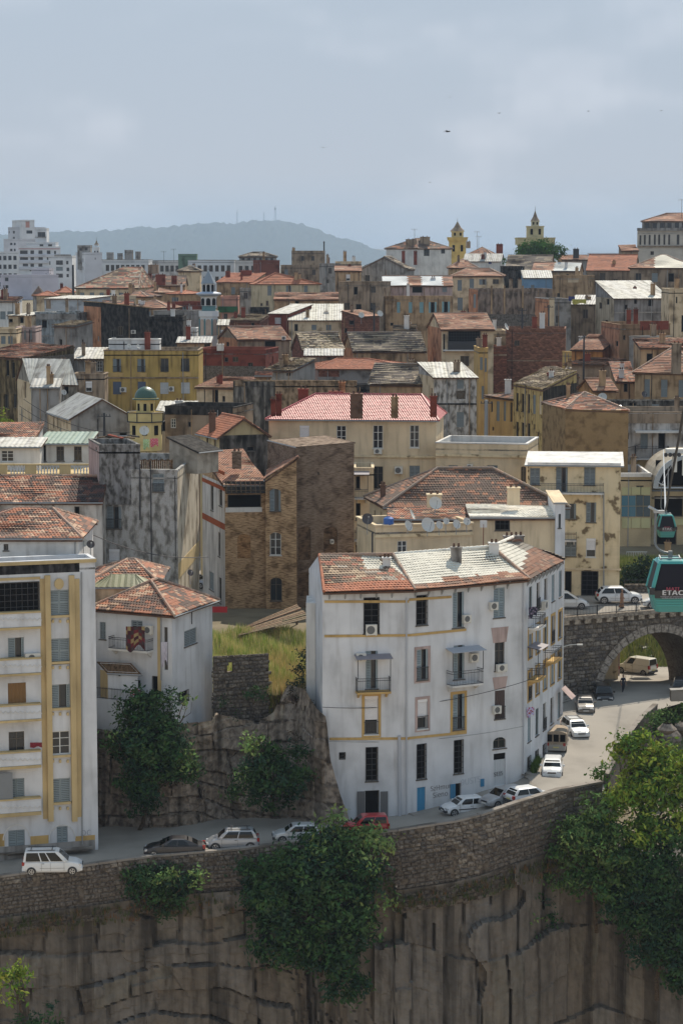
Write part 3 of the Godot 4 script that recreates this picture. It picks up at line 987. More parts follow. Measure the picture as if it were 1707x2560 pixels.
	for i in 3:
		var f: Dictionary = fs[i]
		var k := int(f.w/1.25)
		for j in k:
			var g := MB.new()
			var u: float = 0.5+j*1.25
			g.prism([fp(f,u,ye - 0.16,0),fp(f,u,ye - 0.16,0.5),fp(f,u,ye - 0.85,0)],f.u*0.1)
			commit(g,"eaves_bracket",M.pipe,t,org)
	# balconies
	for b in [[0,888,972,1691,1730,"yw"],[1,1115,1193,1672,1712,"wl"]]: balcony(t,org,fs[b[0]],frect(fs[b[0]],b[1],b[3],b[2],b[4]),b[5])
	for b in [[0.8,3.3,-8.6,"yw"],[6.2,9.0,-8.0,"y"],[0.9,3.2,-4.3,""]]:
		balcony(t,org,f2,Rect2(b[0],ye+b[2] - 0.2,b[1] - b[0],1.15),b[3])
	for a in [[0,913,1560,940,1586],[1,1153,1536,1171,1555],[1,1220,1504,1238,1523],[0,889,1632,913,1651],[1,1171,1632,1190,1653],[1,1237,1659,1261,1677],[1,1228,1763,1246,1782]]: air_conditioner(t,org,fs[a[0]],frect(fs[a[0]],a[1],a[2],a[3],a[4]))
	air_conditioner(t,org,f2,Rect2(5.0,ye - 3.4,1.0,0.7))
	# pipes and steps
	for q in [[0,1015,1494,1015,2036,0.06],[0,997,1838,998,2043,0.13],[1,1306,1455,1306,1958,0.06]]:
		var f: Dictionary = fs[q[0]]
		var a := fuv(f,q[1],q[2])
		var b := fuv(f,q[3],q[4])
		var g := MB.new()
		g.tube(fp(f,a.x,a.y,0.12),fp(f,b.x,b.y,0.12),q[5],-1,7)
		commit(g,"drainpipe",plainm(0.42,0.43,0.46),t,org)
	var g := MB.new()
	var a := fuv(fs[0],990,2040)
	fbox(g,fs[0],a.x,a.y - 1.0,fs[0].w,a.y - 0.05,-0.1,0.7)
	fbox(g,fs[1],0.0,a.y - 0.8,4.2,a.y+0.2,-0.1,0.75)
	commit(g,"door_step",M.dust,t,org)
	# open leaves of the big doorway,a blue shutter,pinkish patches,writing
	for q in [[892,911],[950,969]]:
		plank_door(t,org,fs[0],frect(fs[0],q[0],1978,q[1],2060),plainm(0.13,0.125,0.125,0.8),false,0.06)
	plank_door(t,org,fs[1],frect(fs[1],1124,1960,1137,1996),plainm(0.055,0.20,0.34,0.7),false,0.03)
	plank_door(t,org,fs[1],frect(fs[1],1200,1947,1209,1966),plainm(0.055,0.22,0.38,0.7),false,0.02)
	for q in [[1227,1568,1270,1606],[1230,1692,1268,1722]]:
		g = MB.new()
		var k := frect(fs[1],q[0],q[1],q[2],q[3])
		g.prism([fp(fs[1],k.position.x+0.2,k.position.y,0.0),fp(fs[1],k.end.x - 0.2,k.position.y,0.0),fp(fs[1],k.end.x,k.end.y,0.0),fp(fs[1],k.position.x,k.end.y,0.0)],fs[1].n*0.025)
		commit(g,"render_patch",M.pink,t,org)
	lettering("SzHmur",t,org,fs[1],1101,1968,0.4,plainm(0.17,0.16,0.16),0.012,0.03)
	lettering("Sieno",t,org,fs[1],1100,1986,0.42,plainm(0.17,0.16,0.16),0.012,0.03)
	lettering("SEIS",t,org,fs[1],1246,1935,0.34,plainm(0.12,0.12,0.13),-0.06,0.05)
	lettering("9USTS",t,org,fs[1],1176,1952,0.5,plainm(0.45,0.47,0.50),0.012,0.05)
	# rendered flank buttress beside the plot
	g = MB.new()
	var b0 := XYD(788,ye - 2.2,186.0)
	g.box(Vector3(b0.x,base,b0.z),Vector3(-0.75,0,-0.3),Vector3(0,ye - 2.0 - base,0),Vector3(0,0,-4.0))
	commit(g,"side_buttress",M.whiteb,t,org)

func plank_door(t: Node3D,org: Vector3,f: Dictionary,r: Rect2,m: Material,transom: bool,d := -0.16) -> void:
	var n := Node3D.new()
	n.name = "door"
	t.add_child(n,true)
	var k := maxi(2,int(r.size.x/0.2))
	var top := r.end.y - (0.55 if transom else 0.0)
	for i in k:
		var g := MB.new()
		fbox(g,f,r.position.x+r.size.x*i/k+0.006,r.position.y,r.position.x+r.size.x*(i+1)/k - 0.006,top,d,d+0.04+0.006*(i % 2))
		commit(g,"plank",m,n,org)
	if transom:
		var g := MB.new()
		fbox(g,f,r.position.x,top+0.03,r.end.x,r.end.y,d,d+0.03)
		commit(g,"pane",M.void,n,org)

func balustrade() -> void:
	var y := y_at(1160,229.0)
	var a := XYD(-60,y,229)
	var b := XYD(223,y,229)
	var yb := y_at(1184,229.0)
	var yl := y_at(1198,229.0)
	var t := thing("balustraded_terrace","yellow terrace wall with white balusters in front of the pale villa","terrace",Vector3(a.x,yl - 6,a.z))
	var f := face(a,b,yl - 6.0,y)
	var g := MB.new()
	fbox(g,f,0,yl - 6,f.w,yb,-6.5,0.0)
	commit(g,"wall",M.yellow,t,t.position)
	g = MB.new()
	fbox(g,f,0,y - 0.14,f.w,y,-0.3,0.06)
	commit(g,"handrail",M.yellow,t,t.position)
	for u0 in [2.0,4.9,8.3]:
		g = MB.new()
		fbox(g,f,u0,yb,u0+1.1,y - 0.14,-0.26,0.03)
		commit(g,"pier",M.yellow,t,t.position)
	var u := 0.2
	while u < f.w - 0.2:
		var on := false
		for p in [2.0,4.9,8.3]: on = on or (u > p - 0.15 and u < p+1.25)
		if not on:
			g = MB.new()
			g.lathe(fp(f,u,yb,-0.12),[[0.09,0.0],[0.09,0.06],[0.05,0.1],[0.10,0.3],[0.045,0.6],[0.08,0.75],[0.08,y - 0.14 - yb]],7)
			commit(g,"baluster",M.white,t,t.position)
		u += 0.3

func stained_house() -> void:
	var m := wallm(0.50,0.49,0.475,"heavy","fine",0.07)
	var t := house("stained_house","tall weathered grey house with a junk-covered roof and two barred windows",[[252,1176,206],[444,1178,205],[497,1170,222]],{"right":1,"wall": m,"wallmats": {1: wallm(0.62,0.55,0.44,"med","streak",0.06)},"cap":0.02,"wins":[[0,382,1184,411,1229,"s_"],[0,267,1266,304,1322,"h_"],[0,273,1373,300,1402,"rR"]],"pipes":[[0,351,1160,351,1300,0.06,M.iron],[0,377,1150,380,1420,0.05,M.iron],[0,438,1190,440,1400,0.035,M.black],[0,256,1300,258,1410,0.05,M.pipe]]})
	var f: Dictionary = t.get_meta("faces")[1]
	var g := MB.new()
	var a := fuv(f,470,1388)
	fbox(g,f,0.2,a.y - 1.2,f.w - 0.4,a.y+0.2,-0.02,0.03)
	commit(g,"painted_band",M.yellow,t,t.position)
	# attic block at the street corner
	house("attic_block","dark grey rendered attic box on the weathered grey house",[[222,1100,212],[248,1098,205.6],[351,1097,205.6]],{"base": y_at(1178,205.6) - 3.0,"wall": wallm(0.27,0.265,0.265,"heavy","streak",0.1),"wallmats": {0: M.pink},"cap":0.01,"cat": "rooftop block","wins":[[0,239,1117,243,1128,"vn"]]})
	house("rooftop_shack","low shack with a sloping dark roof on the weathered grey house",[[424,1122,213],[494,1140,211]],{"base": y_at(1180,213),"dep":3.0,"wall": wallm(0.46,0.42,0.36,"med","streak",0.1),"roof":["shedl",0,"none"],"rise":1.1,"roofm": M.black,"cat": "shack"})
	# plank fence on the roof
	var y := y_at(1149,205.8)
	var c := XYD(352,y,206.0)
	var fn := thing("roof_fence","brown plank fence along the roof edge of the weathered grey house","fence",c)
	for i in 17:
		g = MB.new()
		g.box(c+Vector3(i*0.17,-0.85,0),Vector3(0.15,0,0),Vector3(0,0.8+0.05*((i*7) % 3),0),Vector3(0,0,-0.03))
		commit(g,"plank",wallm(0.20 - 0.02*(i % 3),0.11,0.06,"rock","fine",0.3),fn,c)

func courtyard_house() -> void:
	var o := {"wall": M.white,"roof":["hip",0,"terra"],"rise":1.75,"ov":0.5,"base":-39.2,"hip":3.4}
	o.wins = [[0,250,1555,265,1598,"s"],[0,329,1551,357,1572,"s"],[0,344,1700,352,1723,"v"],[0,380,1690,396,1740,"v"],[0,411,1568,420,1675,"dn"],[1,461,1573,492,1612,"s"],[1,447,1728,471,1753,"x"]]
	o.bands = [[0,238,1514,429,1526,M.yellow,0.05,"eaves_band"],[0,395,1527,402,1735,M.yellow,0.12,"post"]]
	o.balc = [[0,286,384,1592,1625,""]]
	o.acs = [[0,368,1563,385,1584]]
	o.pipes = [[0,404,1530,404,1700,0.05],[1,478,1517,478,1560,0.04,M.iron]]
	var t := house("courtyard_house","white house with mustard eaves and a rug on its balcony, standing on the rock bank",[[238,1513,185.2],[430,1524,182.0],[531,1487,189.5]],o)
	var f: Dictionary = t.get_meta("faces")[0]
	# lower terrace with a shed
	var a := XYD(232,-37.0,183.4)
	var b := XYD(357,-37.0,181.5)
	var yt := y_at(1751,182.4)
	var w := thing("terrace_wall","white terrace wall with an iron fence below the courtyard house's balcony","terrace",Vector3(a.x,yt - 3.0,a.z))
	var g := MB.new()
	var fw := face(a,b,yt - 2.6,yt)
	fbox(g,fw,0,yt - 2.6,fw.w,yt,-2.2,0.0)
	commit(g,"wall",M.white,w,w.position)
	g = MB.new()
	for v in [0.08,0.85]: g.tube(fp(fw,0,yt+v,-0.1),fp(fw,fw.w,yt+v,-0.1),0.025,-1,4)
	var u := 0.05
	while u < fw.w:
		g.tube(fp(fw,u,yt,-0.1),fp(fw,u,yt+0.95,-0.1),0.014,-1,3,false)
		u += 0.14
	commit(g,"railing",M.iron,w,w.position)
	house("terrace_shed","small white shed with a rusty sloping roof and a yellow side on the terrace",[[251,1674,183.6],[270,1680,182.9],[345,1678,182.3]],{"base": yt - 0.5,"wall": M.white,"wallmats": {0: M.yellow},"roof":["shedb",0,"none"],"rise":0.55,"roofm": wallm(0.20,0.14,0.09,"rock","grit",0.3),"cat": "shed","ov":0.2,"wins":[[1,296,1683,302,1691,"vn"]]})

func ruined_tower() -> void:
	var m := wallm(0.62,0.44,0.27,"med","course",0.11)
	var dk := wallm(0.30,0.235,0.185,"med","course",0.12)
	var yb := y_at(1530,224.0) - 3.0
	# painted wing with the tiled roof
	var t := house("ruined_tower_house","derelict brick house with a white orange-trimmed side, tiled roof and open loggia",[[506,1186,233],[562,1196,223],[665,1196,223.5]],{"base": yb,"wall": m,"infill": wallm(0.50,0.30,0.15,"med","course",0.2),"wallmats": {0: wallm(0.72,0.69,0.66,"soft","streak",0.06)},"roof":["shedb",1126,"faded"],"ov":0.3,"wins":[[0,527,1210,534,1276,"d"],[0,548,1217,556,1265,"d"],[0,546,1331,551,1391,"d"],[0,548,1444,554,1507,"d"],[0,524,1430,535,1475,"s"],[1,569,1236,653,1269,"vn"],[1,594,1335,627,1396,"btn"]],"chim":[[592,1128,226,0.9,1.6,dk]],
		"bands":[[1,564,1269,655,1281,M.whiteb,0.05,"loggia_parapet"]]})
	var org := t.position
	var f: Dictionary = t.get_meta("faces")[0]
	for b in [[508,1282,1294,562],[512,1196,1203,545],[508,1157,1163,562]]:
		var g := MB.new()
		var a := fuv(f,b[0],b[1])
		var c := fuv(f,b[0],b[2])
		fbox(g,f,0.05,c.y - 0.1,f.w - 0.02,a.y,-0.02,0.05)
		commit(g,"orange_band",wallm(0.46,0.12,0.045,"soft","fine"),t,org)
	# lean-to of bare rafters over the loggia
	var f1: Dictionary = t.get_meta("faces")[1]
	var a := frect(f1,563,1204,664,1232)
	var s := MB.new()
	s.prism([fp(f1,a.position.x,a.position.y,0.75),fp(f1,a.end.x,a.position.y,0.75),fp(f1,a.end.x,a.end.y,-0.02),fp(f1,a.position.x,a.end.y,-0.02)],Vector3(0,0.05,0))
	var lean := commit(s,"lean_to_roof",M.black,t,org)
	for i in 9:
		var u: float = lerpf(a.position.x+0.1,a.end.x - 0.1,i/8.0)
		s = MB.new()
		s.tube(fp(f1,u,a.position.y+0.08,0.85),fp(f1,u,a.end.y+0.08,0.0),0.045,-1,4)
		commit(s,"rafter",M.wood,lean,org)
	for k in 2:
		s = MB.new()
		s.tube(fp(f1,a.position.x,lerpf(a.position.y,a.end.y,0.15+k*0.4)+0.13,lerpf(0.75,0,0.15+k*0.4)),fp(f1,a.end.x,lerpf(a.position.y,a.end.y,0.15+k*0.4)+0.13,lerpf(0.75,0,0.15+k*0.4)),0.035,-1,4)
		commit(s,"batten",M.wood,lean,org)
	house("tower_wing","brown plastered wing of the derelict house with three arched windows stacked above each other",[[664,1197,222.6],[741,1197,222.6]],{"base": yb,"dep":9.5,"wall": m,"roof":["shedr",0,"faded"],"rise":2.15,"ov":0.15,"sv":0.15,"wins":[[0,674,1222,702,1278,"ht"],[0,675,1331,703,1388,"wt"],[0,676,1444,705,1502,"dt"]]})
	house("blank_tower","tall dark windowless brick wall of the derelict house with walled-up niches",[[740,1117,224],[885,1113,226]],{"base": yb,"dep":9.0,"wall": dk,"infill": wallm(0.24,0.17,0.115,"rock","course",0.1),"roof":["shedr",0,"none"],"rise":0.3,"ov":0.02,"sv":0.0,"roofm": dk,"wins":[[0,809,1317,843,1392,"btn"],[0,746,1316,777,1400,"btn"],[0,746,1430,776,1490,"btn"],[0,794,1180,798,1187,"vn"]],"acs":[[0,824,1348,831,1358]]})
	# fallen plank roof beside the plot
	var p0 := P(596,1590,203.5)
	var p1 := P(776,1546,203.0)
	var p2 := P(742,1513,211.0)
	var p3 := P(618,1566,210.0)
	var r := thing("collapsed_roof","collapsed roof of weathered planks lying against the dark brick wall","collapsed roof",p0)
	for i in 12:
		if i == 7: continue
		s = MB.new()
		var u0 := i/12.0+0.008
		var u1 := (i+1)/12.0 - 0.008
		var c := [p0.lerp(p3,u0),p1.lerp(p2,u0),p1.lerp(p2,u1),p0.lerp(p3,u1)]
		if i % 5 == 2: c[1] = c[0].lerp(c[1],0.62); c[2] = c[3].lerp(c[2],0.62)
		s.prism(c,Vector3(0,0.06+0.03*(i % 3),0))
		commit(s,"plank",wallm(0.33+0.03*(i % 3),0.27+0.02*(i % 2),0.20,"rock","grit",0.3),r,p0)
	s = MB.new()
	for q in [[p0,p3],[p1,p2],[p0.lerp(p1,0.5),p3.lerp(p2,0.5)]]: s.tube(q[0] - Vector3(0,0.12,0),q[1] - Vector3(0,0.12,0),0.1,-1,4)
	for q in [p1,p2]: s.tube(q,q - Vector3(0,2.4,0),0.1,-1,4)
	commit(s,"beam",M.wood,r,p0)
	s = MB.new()
	var aw := P(552,1538,219.0)
	s.prism([aw+Vector3(-1.0,0,0),aw+Vector3(0.6,0,0.2),aw+Vector3(0.6,0.65,-0.9),aw+Vector3(-1.0,0.65,-0.9)],Vector3(0,0.05,0))
	s.prism([aw+Vector3(-1.0,0,0),aw+Vector3(0.6,0,0.2),aw+Vector3(0.6,-0.3,0.2),aw+Vector3(-1.0,-0.3,0)],Vector3(0,0,0.03))
	tag(commit(s,"awning",plainm(0.5,0.02,0.02,0.8),null,aw),"red awning at the foot of the white side of the derelict house","awning")

func red_roof_building() -> void:
	var sh := plainm(0.30,0.29,0.27,0.7)
	var t := house("red_roofed_building","long cream building with a glossy red painted tile roof and four tall windows",[[672,1045,246],[1090,1046,244]],{"dep":11.0,"wall": M.cream,"roof":["hip",986,"red"],"hipl":4.4,"hipr":2.0,"ov":0.3,"roofm": plainm(0.25,0.05,0.05),
		"wins":[[0,749,1064,773,1114,"r"],[0,841,1064,865,1106,"w"],[0,932,1063,957,1121,"w"],[0,1024,1063,1047,1119,"w"],[0,931,1166,957,1222,"d"],[0,1023,1164,1049,1195,"s"]],
		"bands":[[0,740,1136,1089,1141,M.creamd,0.2,"cornice"],[0,672,1047,1090,1051,plainm(0.16,0.10,0.06),0.10,"gutter_board"]],"acs":[[0,935,1121,955,1134],[0,987,1166,1007,1184]],"balc":[[0,888,929,1207,1236,"w"]],
		"chim":[[891,984,241.2,1.3,2.5,M.slab],[986,992,241.2,0.75,2.1,M.brown],[683,998,244,0.5,1.7,M.red],[697,985,245,0.6,2.2,M.red],[758,972,252,1.1,1.6,M.red],[840,978,253,1.5,0.7,M.red],[1083,990,243,0.7,2.1,M.red]]})
	house("terrace_extension","cream flat-roofed extension with a white-edged terrace joined to the red-roofed building",[[1089,1108,242],[1317,1104,240]],{"dep":9.0,"wall": M.cream,"capm": M.whiteb,"cat": "house","wins":[[0,1120,1163,1144,1172,"s"],[0,1217,1163,1243,1180,"s"],[0,1301,1166,1314,1204,"dt"]],"bands":[[0,1089,1134,1317,1140,M.creamd,0.2,"cornice"]],"acs":[[0,1168,1160,1182,1172]]})
	# yellow stairwell wall at the flank of the dark tower
	house("balcony_wing","narrow cream wing with stacked dark balconies beside the dark brick tower",[[884,1172,237],[934,1172,237]],{"dep":6.0,"wall": M.cream,"cat": "house wing","wins":[[0,889,1190,900,1222,"v"],[0,889,1258,901,1300,"v"],[0,890,1318,908,1350,"v"],[0,889,1362,905,1390,"v"]],"balc":[[0,886,920,1222,1247,"w"],[0,886,918,1325,1352,""]]})

func terrace_house() -> void:
	var t := house("terrace_house","yellow house with a flat terrace crowded with satellite dishes, below the dark hipped roof",[[938,1316,203],[1180,1312,205]],{"dep":7.0,"wall": M.cream,"cap":0.12,"roofm": M.grey,"wins":[[0,993,1352,1017,1396,"w"]],"bands":[[0,936,1337,1181,1344,M.creamd,0.14,"cornice"]],"pipes":[[0,930,1330,930,1420,0.09,M.iron]]})
	house("lean_to","long lean-to with an orange tile roof under the dark hipped roof",[[974,1296,209],[1184,1292,209]],{"dep":3.6,"wall": M.cream,"roof":["shedb",1268,"terra"],"ov":0.2})
	house("lean_to","cream upper room with a whitewashed sloping roof and one barred window",[[1178,1292,206],[1400,1290,206]],{"dep":6.5,"wall": M.cream,"roof":["shedb",1263,"white"],"ov":0.25,"wins":[[0,1237,1293,1273,1326,"x"],[0,1280,1292,1287,1302,"vn"]]})
	house("white_corner","white rendered corner strip with narrow windows at the end of the yellow house",[[1388,1256,205.5],[1412,1256,205.5]],{"dep":8.0,"wall": M.white,"roof":["shedb",0,"none"],"rise":0.3,"ov":0.05,"roofm": M.cream,"cat": "house wing","wins":[[0,1395,1285,1401,1320,"s"]]})

func middle_houses() -> void:
	var sd := plainm(0.10,0.13,0.20,0.7)
	var dg := wallm(0.33,0.31,0.28,"heavy","dark",0.06)
	# left side,front to back
	house("gabled_house","grey gabled house with a shiny pale sheet roof left of the green-domed tower",[[122,1027,276],[178,1034,264],[334,1020,266]],{"wall": M.grey,"wallmats": {0: M.pale},"roof":["gablef",986,"sheet"],"rise":2.1,"ov":0.3,"wins":[[0,133,1040,137,1070,"v"],[0,143,1042,147,1072,"v"],[0,167,1046,170,1074,"v"]]})
	house("pale_roofed_house","grey house with a whitish patched roof and a slanted skylight at the left",[[44,946,300],[78,942,290],[192,940,288]],{"wall": wallm(0.40,0.37,0.32,"heavy","streak",0.07),"wallmats": {0: M.pale},"roof":["gable",897,"sheetw"],"wins":[[0,62,955,66,995,"v"],[1,160,965,172,985,"v"]],"chim":[[160,900,296,0.8,1.4,M.brown]]})
	house("skylight_lean_to","small lean-to with a slanted glass roof on the grey patched-roof house",[[80,966,284.5],[148,964,284.5]],{"dep":3.0,"wall": M.grey,"roof":["shedb",947,"sheet"],"cat": "lean-to"})
	house("old_dark_house","old yellowed house with a dark rubble wall and orange roof scrap at the left",[[-70,886,330],[58,884,318],[186,866,332]],{"right":1,"wall": wallm(0.40,0.29,0.15,"heavy","dark",0.06),"wallmats": {1: M.stone},"roof":["shedb",860,"terra"],"wins":[[0,15,900,24,940,"v"],[0,30,905,38,945,"v"],[0,12,985,22,1020,"d"],[0,34,985,42,1020,"d"]]})
	house("glazed_veranda","pale-roofed house with a white and green glazed veranda left of the yellow house",[[183,896,333],[259,896,333]],{"dep":8.0,"wall": M.grey,"roof":["shedb",869,"sheetw"],"wins":[[0,211,902,226,929,"w"],[0,228,902,240,929,"w"],[0,243,902,257,929,"w"]]})
	house("yellow_house","saturated yellow house with eight windows in two rows and a white roof parapet",[[260,877,326],[497,879,326]],{"blank":1,"dep":10.0,"wall": wallm(0.54,0.37,0.12,"soft","streak",0.06),"capm": M.browng,"wins":[[0,283,897,303,930,"h_"],[0,344,897,364,930,"h_"],[0,402,896,422,930,"d_"],[0,453,896,474,929,"d_"],[0,283,954,304,986,"s",sd],[0,345,954,365,986,"s",sd],[0,401,956,422,985,"s",M.shutw],[0,453,956,475,984,"s",M.shutw]],
		"bands":[[0,260,943,497,946,M.browng,0.15,"band"],[0,275,932,310,942,M.ochre,0.06,"panel"],[0,340,932,368,942,M.ochre,0.06,"panel"],[0,398,932,426,942,M.ochre,0.06,"panel"],[0,449,931,478,941,M.ochre,0.06,"panel"]],"acs":[[0,301,968,317,980],[0,423,966,436,978]]})
	house("roof_parapet_room","white rooftop wall with two orange dishes above the yellow house",[[272,850,331],[399,850,331]],{"dep":3.0,"base":-17.0,"wall": M.whiteb,"cat": "rooftop room"})
	house("red_wall_house","house with a red painted brick parapet over a dark rubble wall",[[490,874,348],[664,870,346]],{"dep":9.0,"wall": M.red,"wins":[[0,561,893,571,905,"vn"],[0,582,892,596,905,"dn"]],"bands":[[0,490,914,664,975,M.stone,0.05,"rubble_base"]],"chim":[[551,860,347,1.0,0.9,M.whiteb]]})
	house("cream_house","cream house with a faded tile roof and an open doorway right of the yellow house",[[492,966,304],[592,962,302]],{"dep":7.0,"wall": M.pale,"roof":["shedb",942,"faded"],"wins":[[0,531,974,546,1008,"vn"],[0,556,990,563,1005,"v"]]})
	house("long_blank_wall_building","long flat-roofed building with a blank wall streaked grey at one end, brown elsewhere",[[583,953,290],[688,948,289],[892,946,289]],{"blank":1,"right":1,"wall": wallm(0.34,0.25,0.165,"heavy","streak",0.07),"wallmats": {0: wallm(0.36,0.34,0.31,"heavy","dark",0.06)},"cap":0.02,"chim":[[855,955,286.5,0.8,2.2,M.orange]]})
	house("dark_low_house","low grey house with black-stained parapet behind the green-domed tower",[[413,1018,266],[584,1012,264]],{"dep":8.0,"wall": M.browng,"capm": M.black,"wins":[[0,427,1046,440,1070,"w"],[0,470,1054,478,1068,"v"]],"bands":[[0,413,1014,582,1036,M.black,0.06,"stained_parapet"]]})
	house("white_sheet_roof_house","low house under a bright white sheet roof behind the green dome",[[392,1030,272],[482,1022,272]],{"dep":8.0,"wall": M.pale,"roof":["shedb",1003,"sheetw"]})
	house("black_gable_house","tall house with an orange flank and a soot-black blank front",[[210,762,402],[253,762,392],[373,778,393]],{"H": y_at(768,392),"wall": M.black,"wallmats": {0: M.orange},"roof":["shedl",0,"none"],"rise":0.9,"roofm": M.brown,"wins":[[1,279,825,285,846,"vn"]],"acs":[[1,328,825,340,834],[1,280,843,291,852]]})
	house("black_low_house","soot-black low house adjoining the orange-flanked house",[[373,793,394],[458,793,394]],{"blank":1,"dep":9.0,"wall": M.black,"acs":[[0,342,824,352,840]]})
	house("sheet_annexe","small annexe with a pale blue sheet roof above the red wall house",[[443,856,362],[526,856,362]],{"dep":5.0,"wall": M.brown,"roof":["shedb",842,"sheet"],"wins":[[0,511,858,525,874,"d"]]})
	# centre,front to back
	house("orange_roofed_hall","long low hall with a new orange tile roof and bare block walls",[[795,921,346],[1046,928,345]],{"dep":11.0,"wall": wallm(0.30,0.29,0.29,"med","fine",0.08),"roof":["hip",897,"clean"],"hipl":2.5,"hipr":8.0,"ov":0.4,"wins":[[0,796,926,848,942,"bn"],[0,933,942,947,953,"vn"]],"infill": M.brick})
	house("side_wing","bare block side wing with an orange roof edge left of the long new orange roof",[[751,914,352],[797,921,347]],{"dep":8.0,"wall": M.pink,"roof":["shedb",897,"clean"]})
	house("arcaded_house","old house with rows of blind arches under a sagging grey tile roof",[[858,868,382],[882,873,376],[1062,871,376]],{"blank":1,"wall": M.brown,"wallmats": {0: M.orange},"roof":["gable",831,"old"],"ov":0.5,"wins":[[1,1044,905,1054,915,"v"]]})
	var t := Vector3.ZERO
	house("mixed_gable_house","brick gabled house with a broken grey roof left of the blind-arched house",[[730,868,372],[757,870,366],[858,866,368]],{"wall": M.brick,"roof":["gable",831,"rubble"],"ov":0.3,"wins":[[1,769,905,777,918,"v"]]})
	house("rubble_roof_house","small house with a loose rubble tile roof below the brick gable",[[665,922,338],[731,918,336]],{"dep":7.0,"wall": M.grey,"roof":["shedb",895,"rubble"],"wins":[[0,716,922,726,940,"v"]]})
	house("timbered_gable_house","house with an orange gable end and white-edged red tile roof",[[548,842,388],[594,841,380],[724,840,381]],{"wall": M.browng,"wallmats": {0: M.orange},"roof":["gable",816,"faded"],"ov":0.4,"wins":[[0,566,855,573,867,"v"],[1,662,850,690,874,"v"]],"acs":[[1,704,840,714,850]]})
	house("white_sheet_house","cream house with a large bright patched sheet roof below the long faded tile roof",[[722,800,432],[856,800,432]],{"dep":14.0,"wall": M.pale,"roof":["shedb",760,"sheetw"],"wins":[[0,779,812,791,825,"s"],[0,815,812,828,826,"s"],[0,736,810,745,828,"v"]]})
	house("white_block","white roof block over a brick storey left of the bright patched sheet roof",[[672,783,436],[722,783,434]],{"dep":9.0,"wall": M.red,"wallmats": {},"roof":["shedb",761,"sheetw"],"wins":[[0,687,794,702,810,"s",M.shutw]]})
	house("brick_ruin","small roofless-looking brick house with loose tiles left of the white block",[[568,800,425],[650,802,424]],{"dep":8.0,"wall": M.brick,"roof":["shedb",786,"rubble"],"wins":[[0,628,806,636,818,"v"]]})
	house("brick_shed_house","small red brick house with a sloping roof under a group of dishes",[[854,790,428],[902,800,426]],{"dep":7.0,"wall": M.brick,"roof":["shedl",0,"faded"],"rise":1.0,"wins":[[0,872,801,884,812,"v"]]})
	house("long_tile_house","low house with a long faded tile roof in front of the cream hillside house",[[686,748,484],[846,748,484]],{"dep":9.0,"wall": M.brown,"roof":["shedb",731,"faded"],"wins":[[0,738,752,747,760,"v"]]})
	house("cream_hill_house","cream house with three grey shutters and a round vent under a small orange roof",[[628,707,526],[640,706,520],[800,706,522]],{"wall": wallm(0.62,0.53,0.36,"soft","streak",0.05),"roof":["hip",682,"clean"],"hip":5.0,"hipr":9.5,"wins":[[1,669,714,679,739,"s"],[1,715,714,728,731,"h"],[1,760,714,769,731,"s"],[1,651,758,657,765,"vn"]]})
	house("brown_hill_house","brown house with a square hole of a window and a broken parapet",[[846,706,452],[947,702,450]],{"dep":10.0,"wall": M.browng,"wins":[[0,889,760,903,776,"vn"],[0,925,757,938,776,"d"],[0,861,757,873,776,"d"],[0,927,716,939,732,"d"]]})
	house("teal_shuttered_house","tan house with five pairs of pale teal shutters and a long balcony",[[946,741,458],[963,744,454],[1132,742,455]],{"wall": M.brown,"wins":[[1,992,755,1000,782,"s",M.shutt],[1,1021,755,1030,782,"s",M.shutt],[1,1048,755,1058,782,"s",M.shutt],[1,1076,755,1086,782,"o",M.shutt],[1,1109,754,1119,782,"o",M.shutt]]})
	house("setback_storey","set-back pinkish top storey under a white sheet and tile roof above the teal shutters",[[958,712,462],[1130,712,462]],{"dep":9.0,"base":-22.0,"wall": M.pink,"roof":["gable",690,"faded"],"wins":[[0,1030,714,1055,732,"v"],[0,1105,714,1117,730,"s"]],"cat": "upper storey","fix": func(_u: float,_v: float,fu: float,_fv: float,c: Color) -> Color: return Color(0.66,0.67,0.66) if fu < 0.36 or (fu > 0.56 and fu < 0.86) else c})
	house("tall_shuttered_house","tan house with tall grey shutters and a long orange roof edge behind teal-shuttered house",[[1129,689,495],[1256,689,494]],{"dep":12.0,"wall": M.pale,"roof":["hip",671,"faded"],"hip":3.0,"wins":[[0,1143,700,1154,727,"s"],[0,1173,697,1184,727,"s"],[0,1197,698,1215,712,"h"],[0,1231,698,1246,710,"d"],[0,1143,744,1156,776,"s"]]})
	house("long_plain_wall_building","long building with a plain pinkish-brown wall divided by pilasters and an orange flank",[[1171,722,486],[1194,712,473],[1380,709,475]],{"blank":1,"wall": wallm(0.33,0.25,0.20,"heavy","streak",0.04),"wallmats": {0: M.orange},"cap":0.02,"wins":[[0,1182,735,1189,770,"s"]],"bands":[[1,1226,714,1230,785,M.brown,0.15,"pilaster"],[1,1258,714,1262,785,M.brown,0.15,"pilaster"],[1,1304,714,1308,785,M.brown,0.15,"pilaster"],[1,1194,786,1379,815,M.stone,0.05,"rubble_base"]]})
	# right side,front to back
	house("balconied_terracotta_house","house with a flat orange flank, wide tile roof and a dark sheeted balcony",[[1069,814,386],[1103,817,372],[1233,815,372]],{"wall": M.pale,"wallmats": {0: M.orange},"roof":["gable",783,"faded"],"ov":0.5,"wins":[[1,1120,827,1200,862,"xn"],[1,1150,890,1172,915,"d"],[1,1107,835,1112,880,"v"]],"bands":[[1,1119,853,1199,874,M.iron,0.9,"balcony_front"],[1,1107,874,1200,877,M.whiteb,1.0,"balcony_slab"]]})
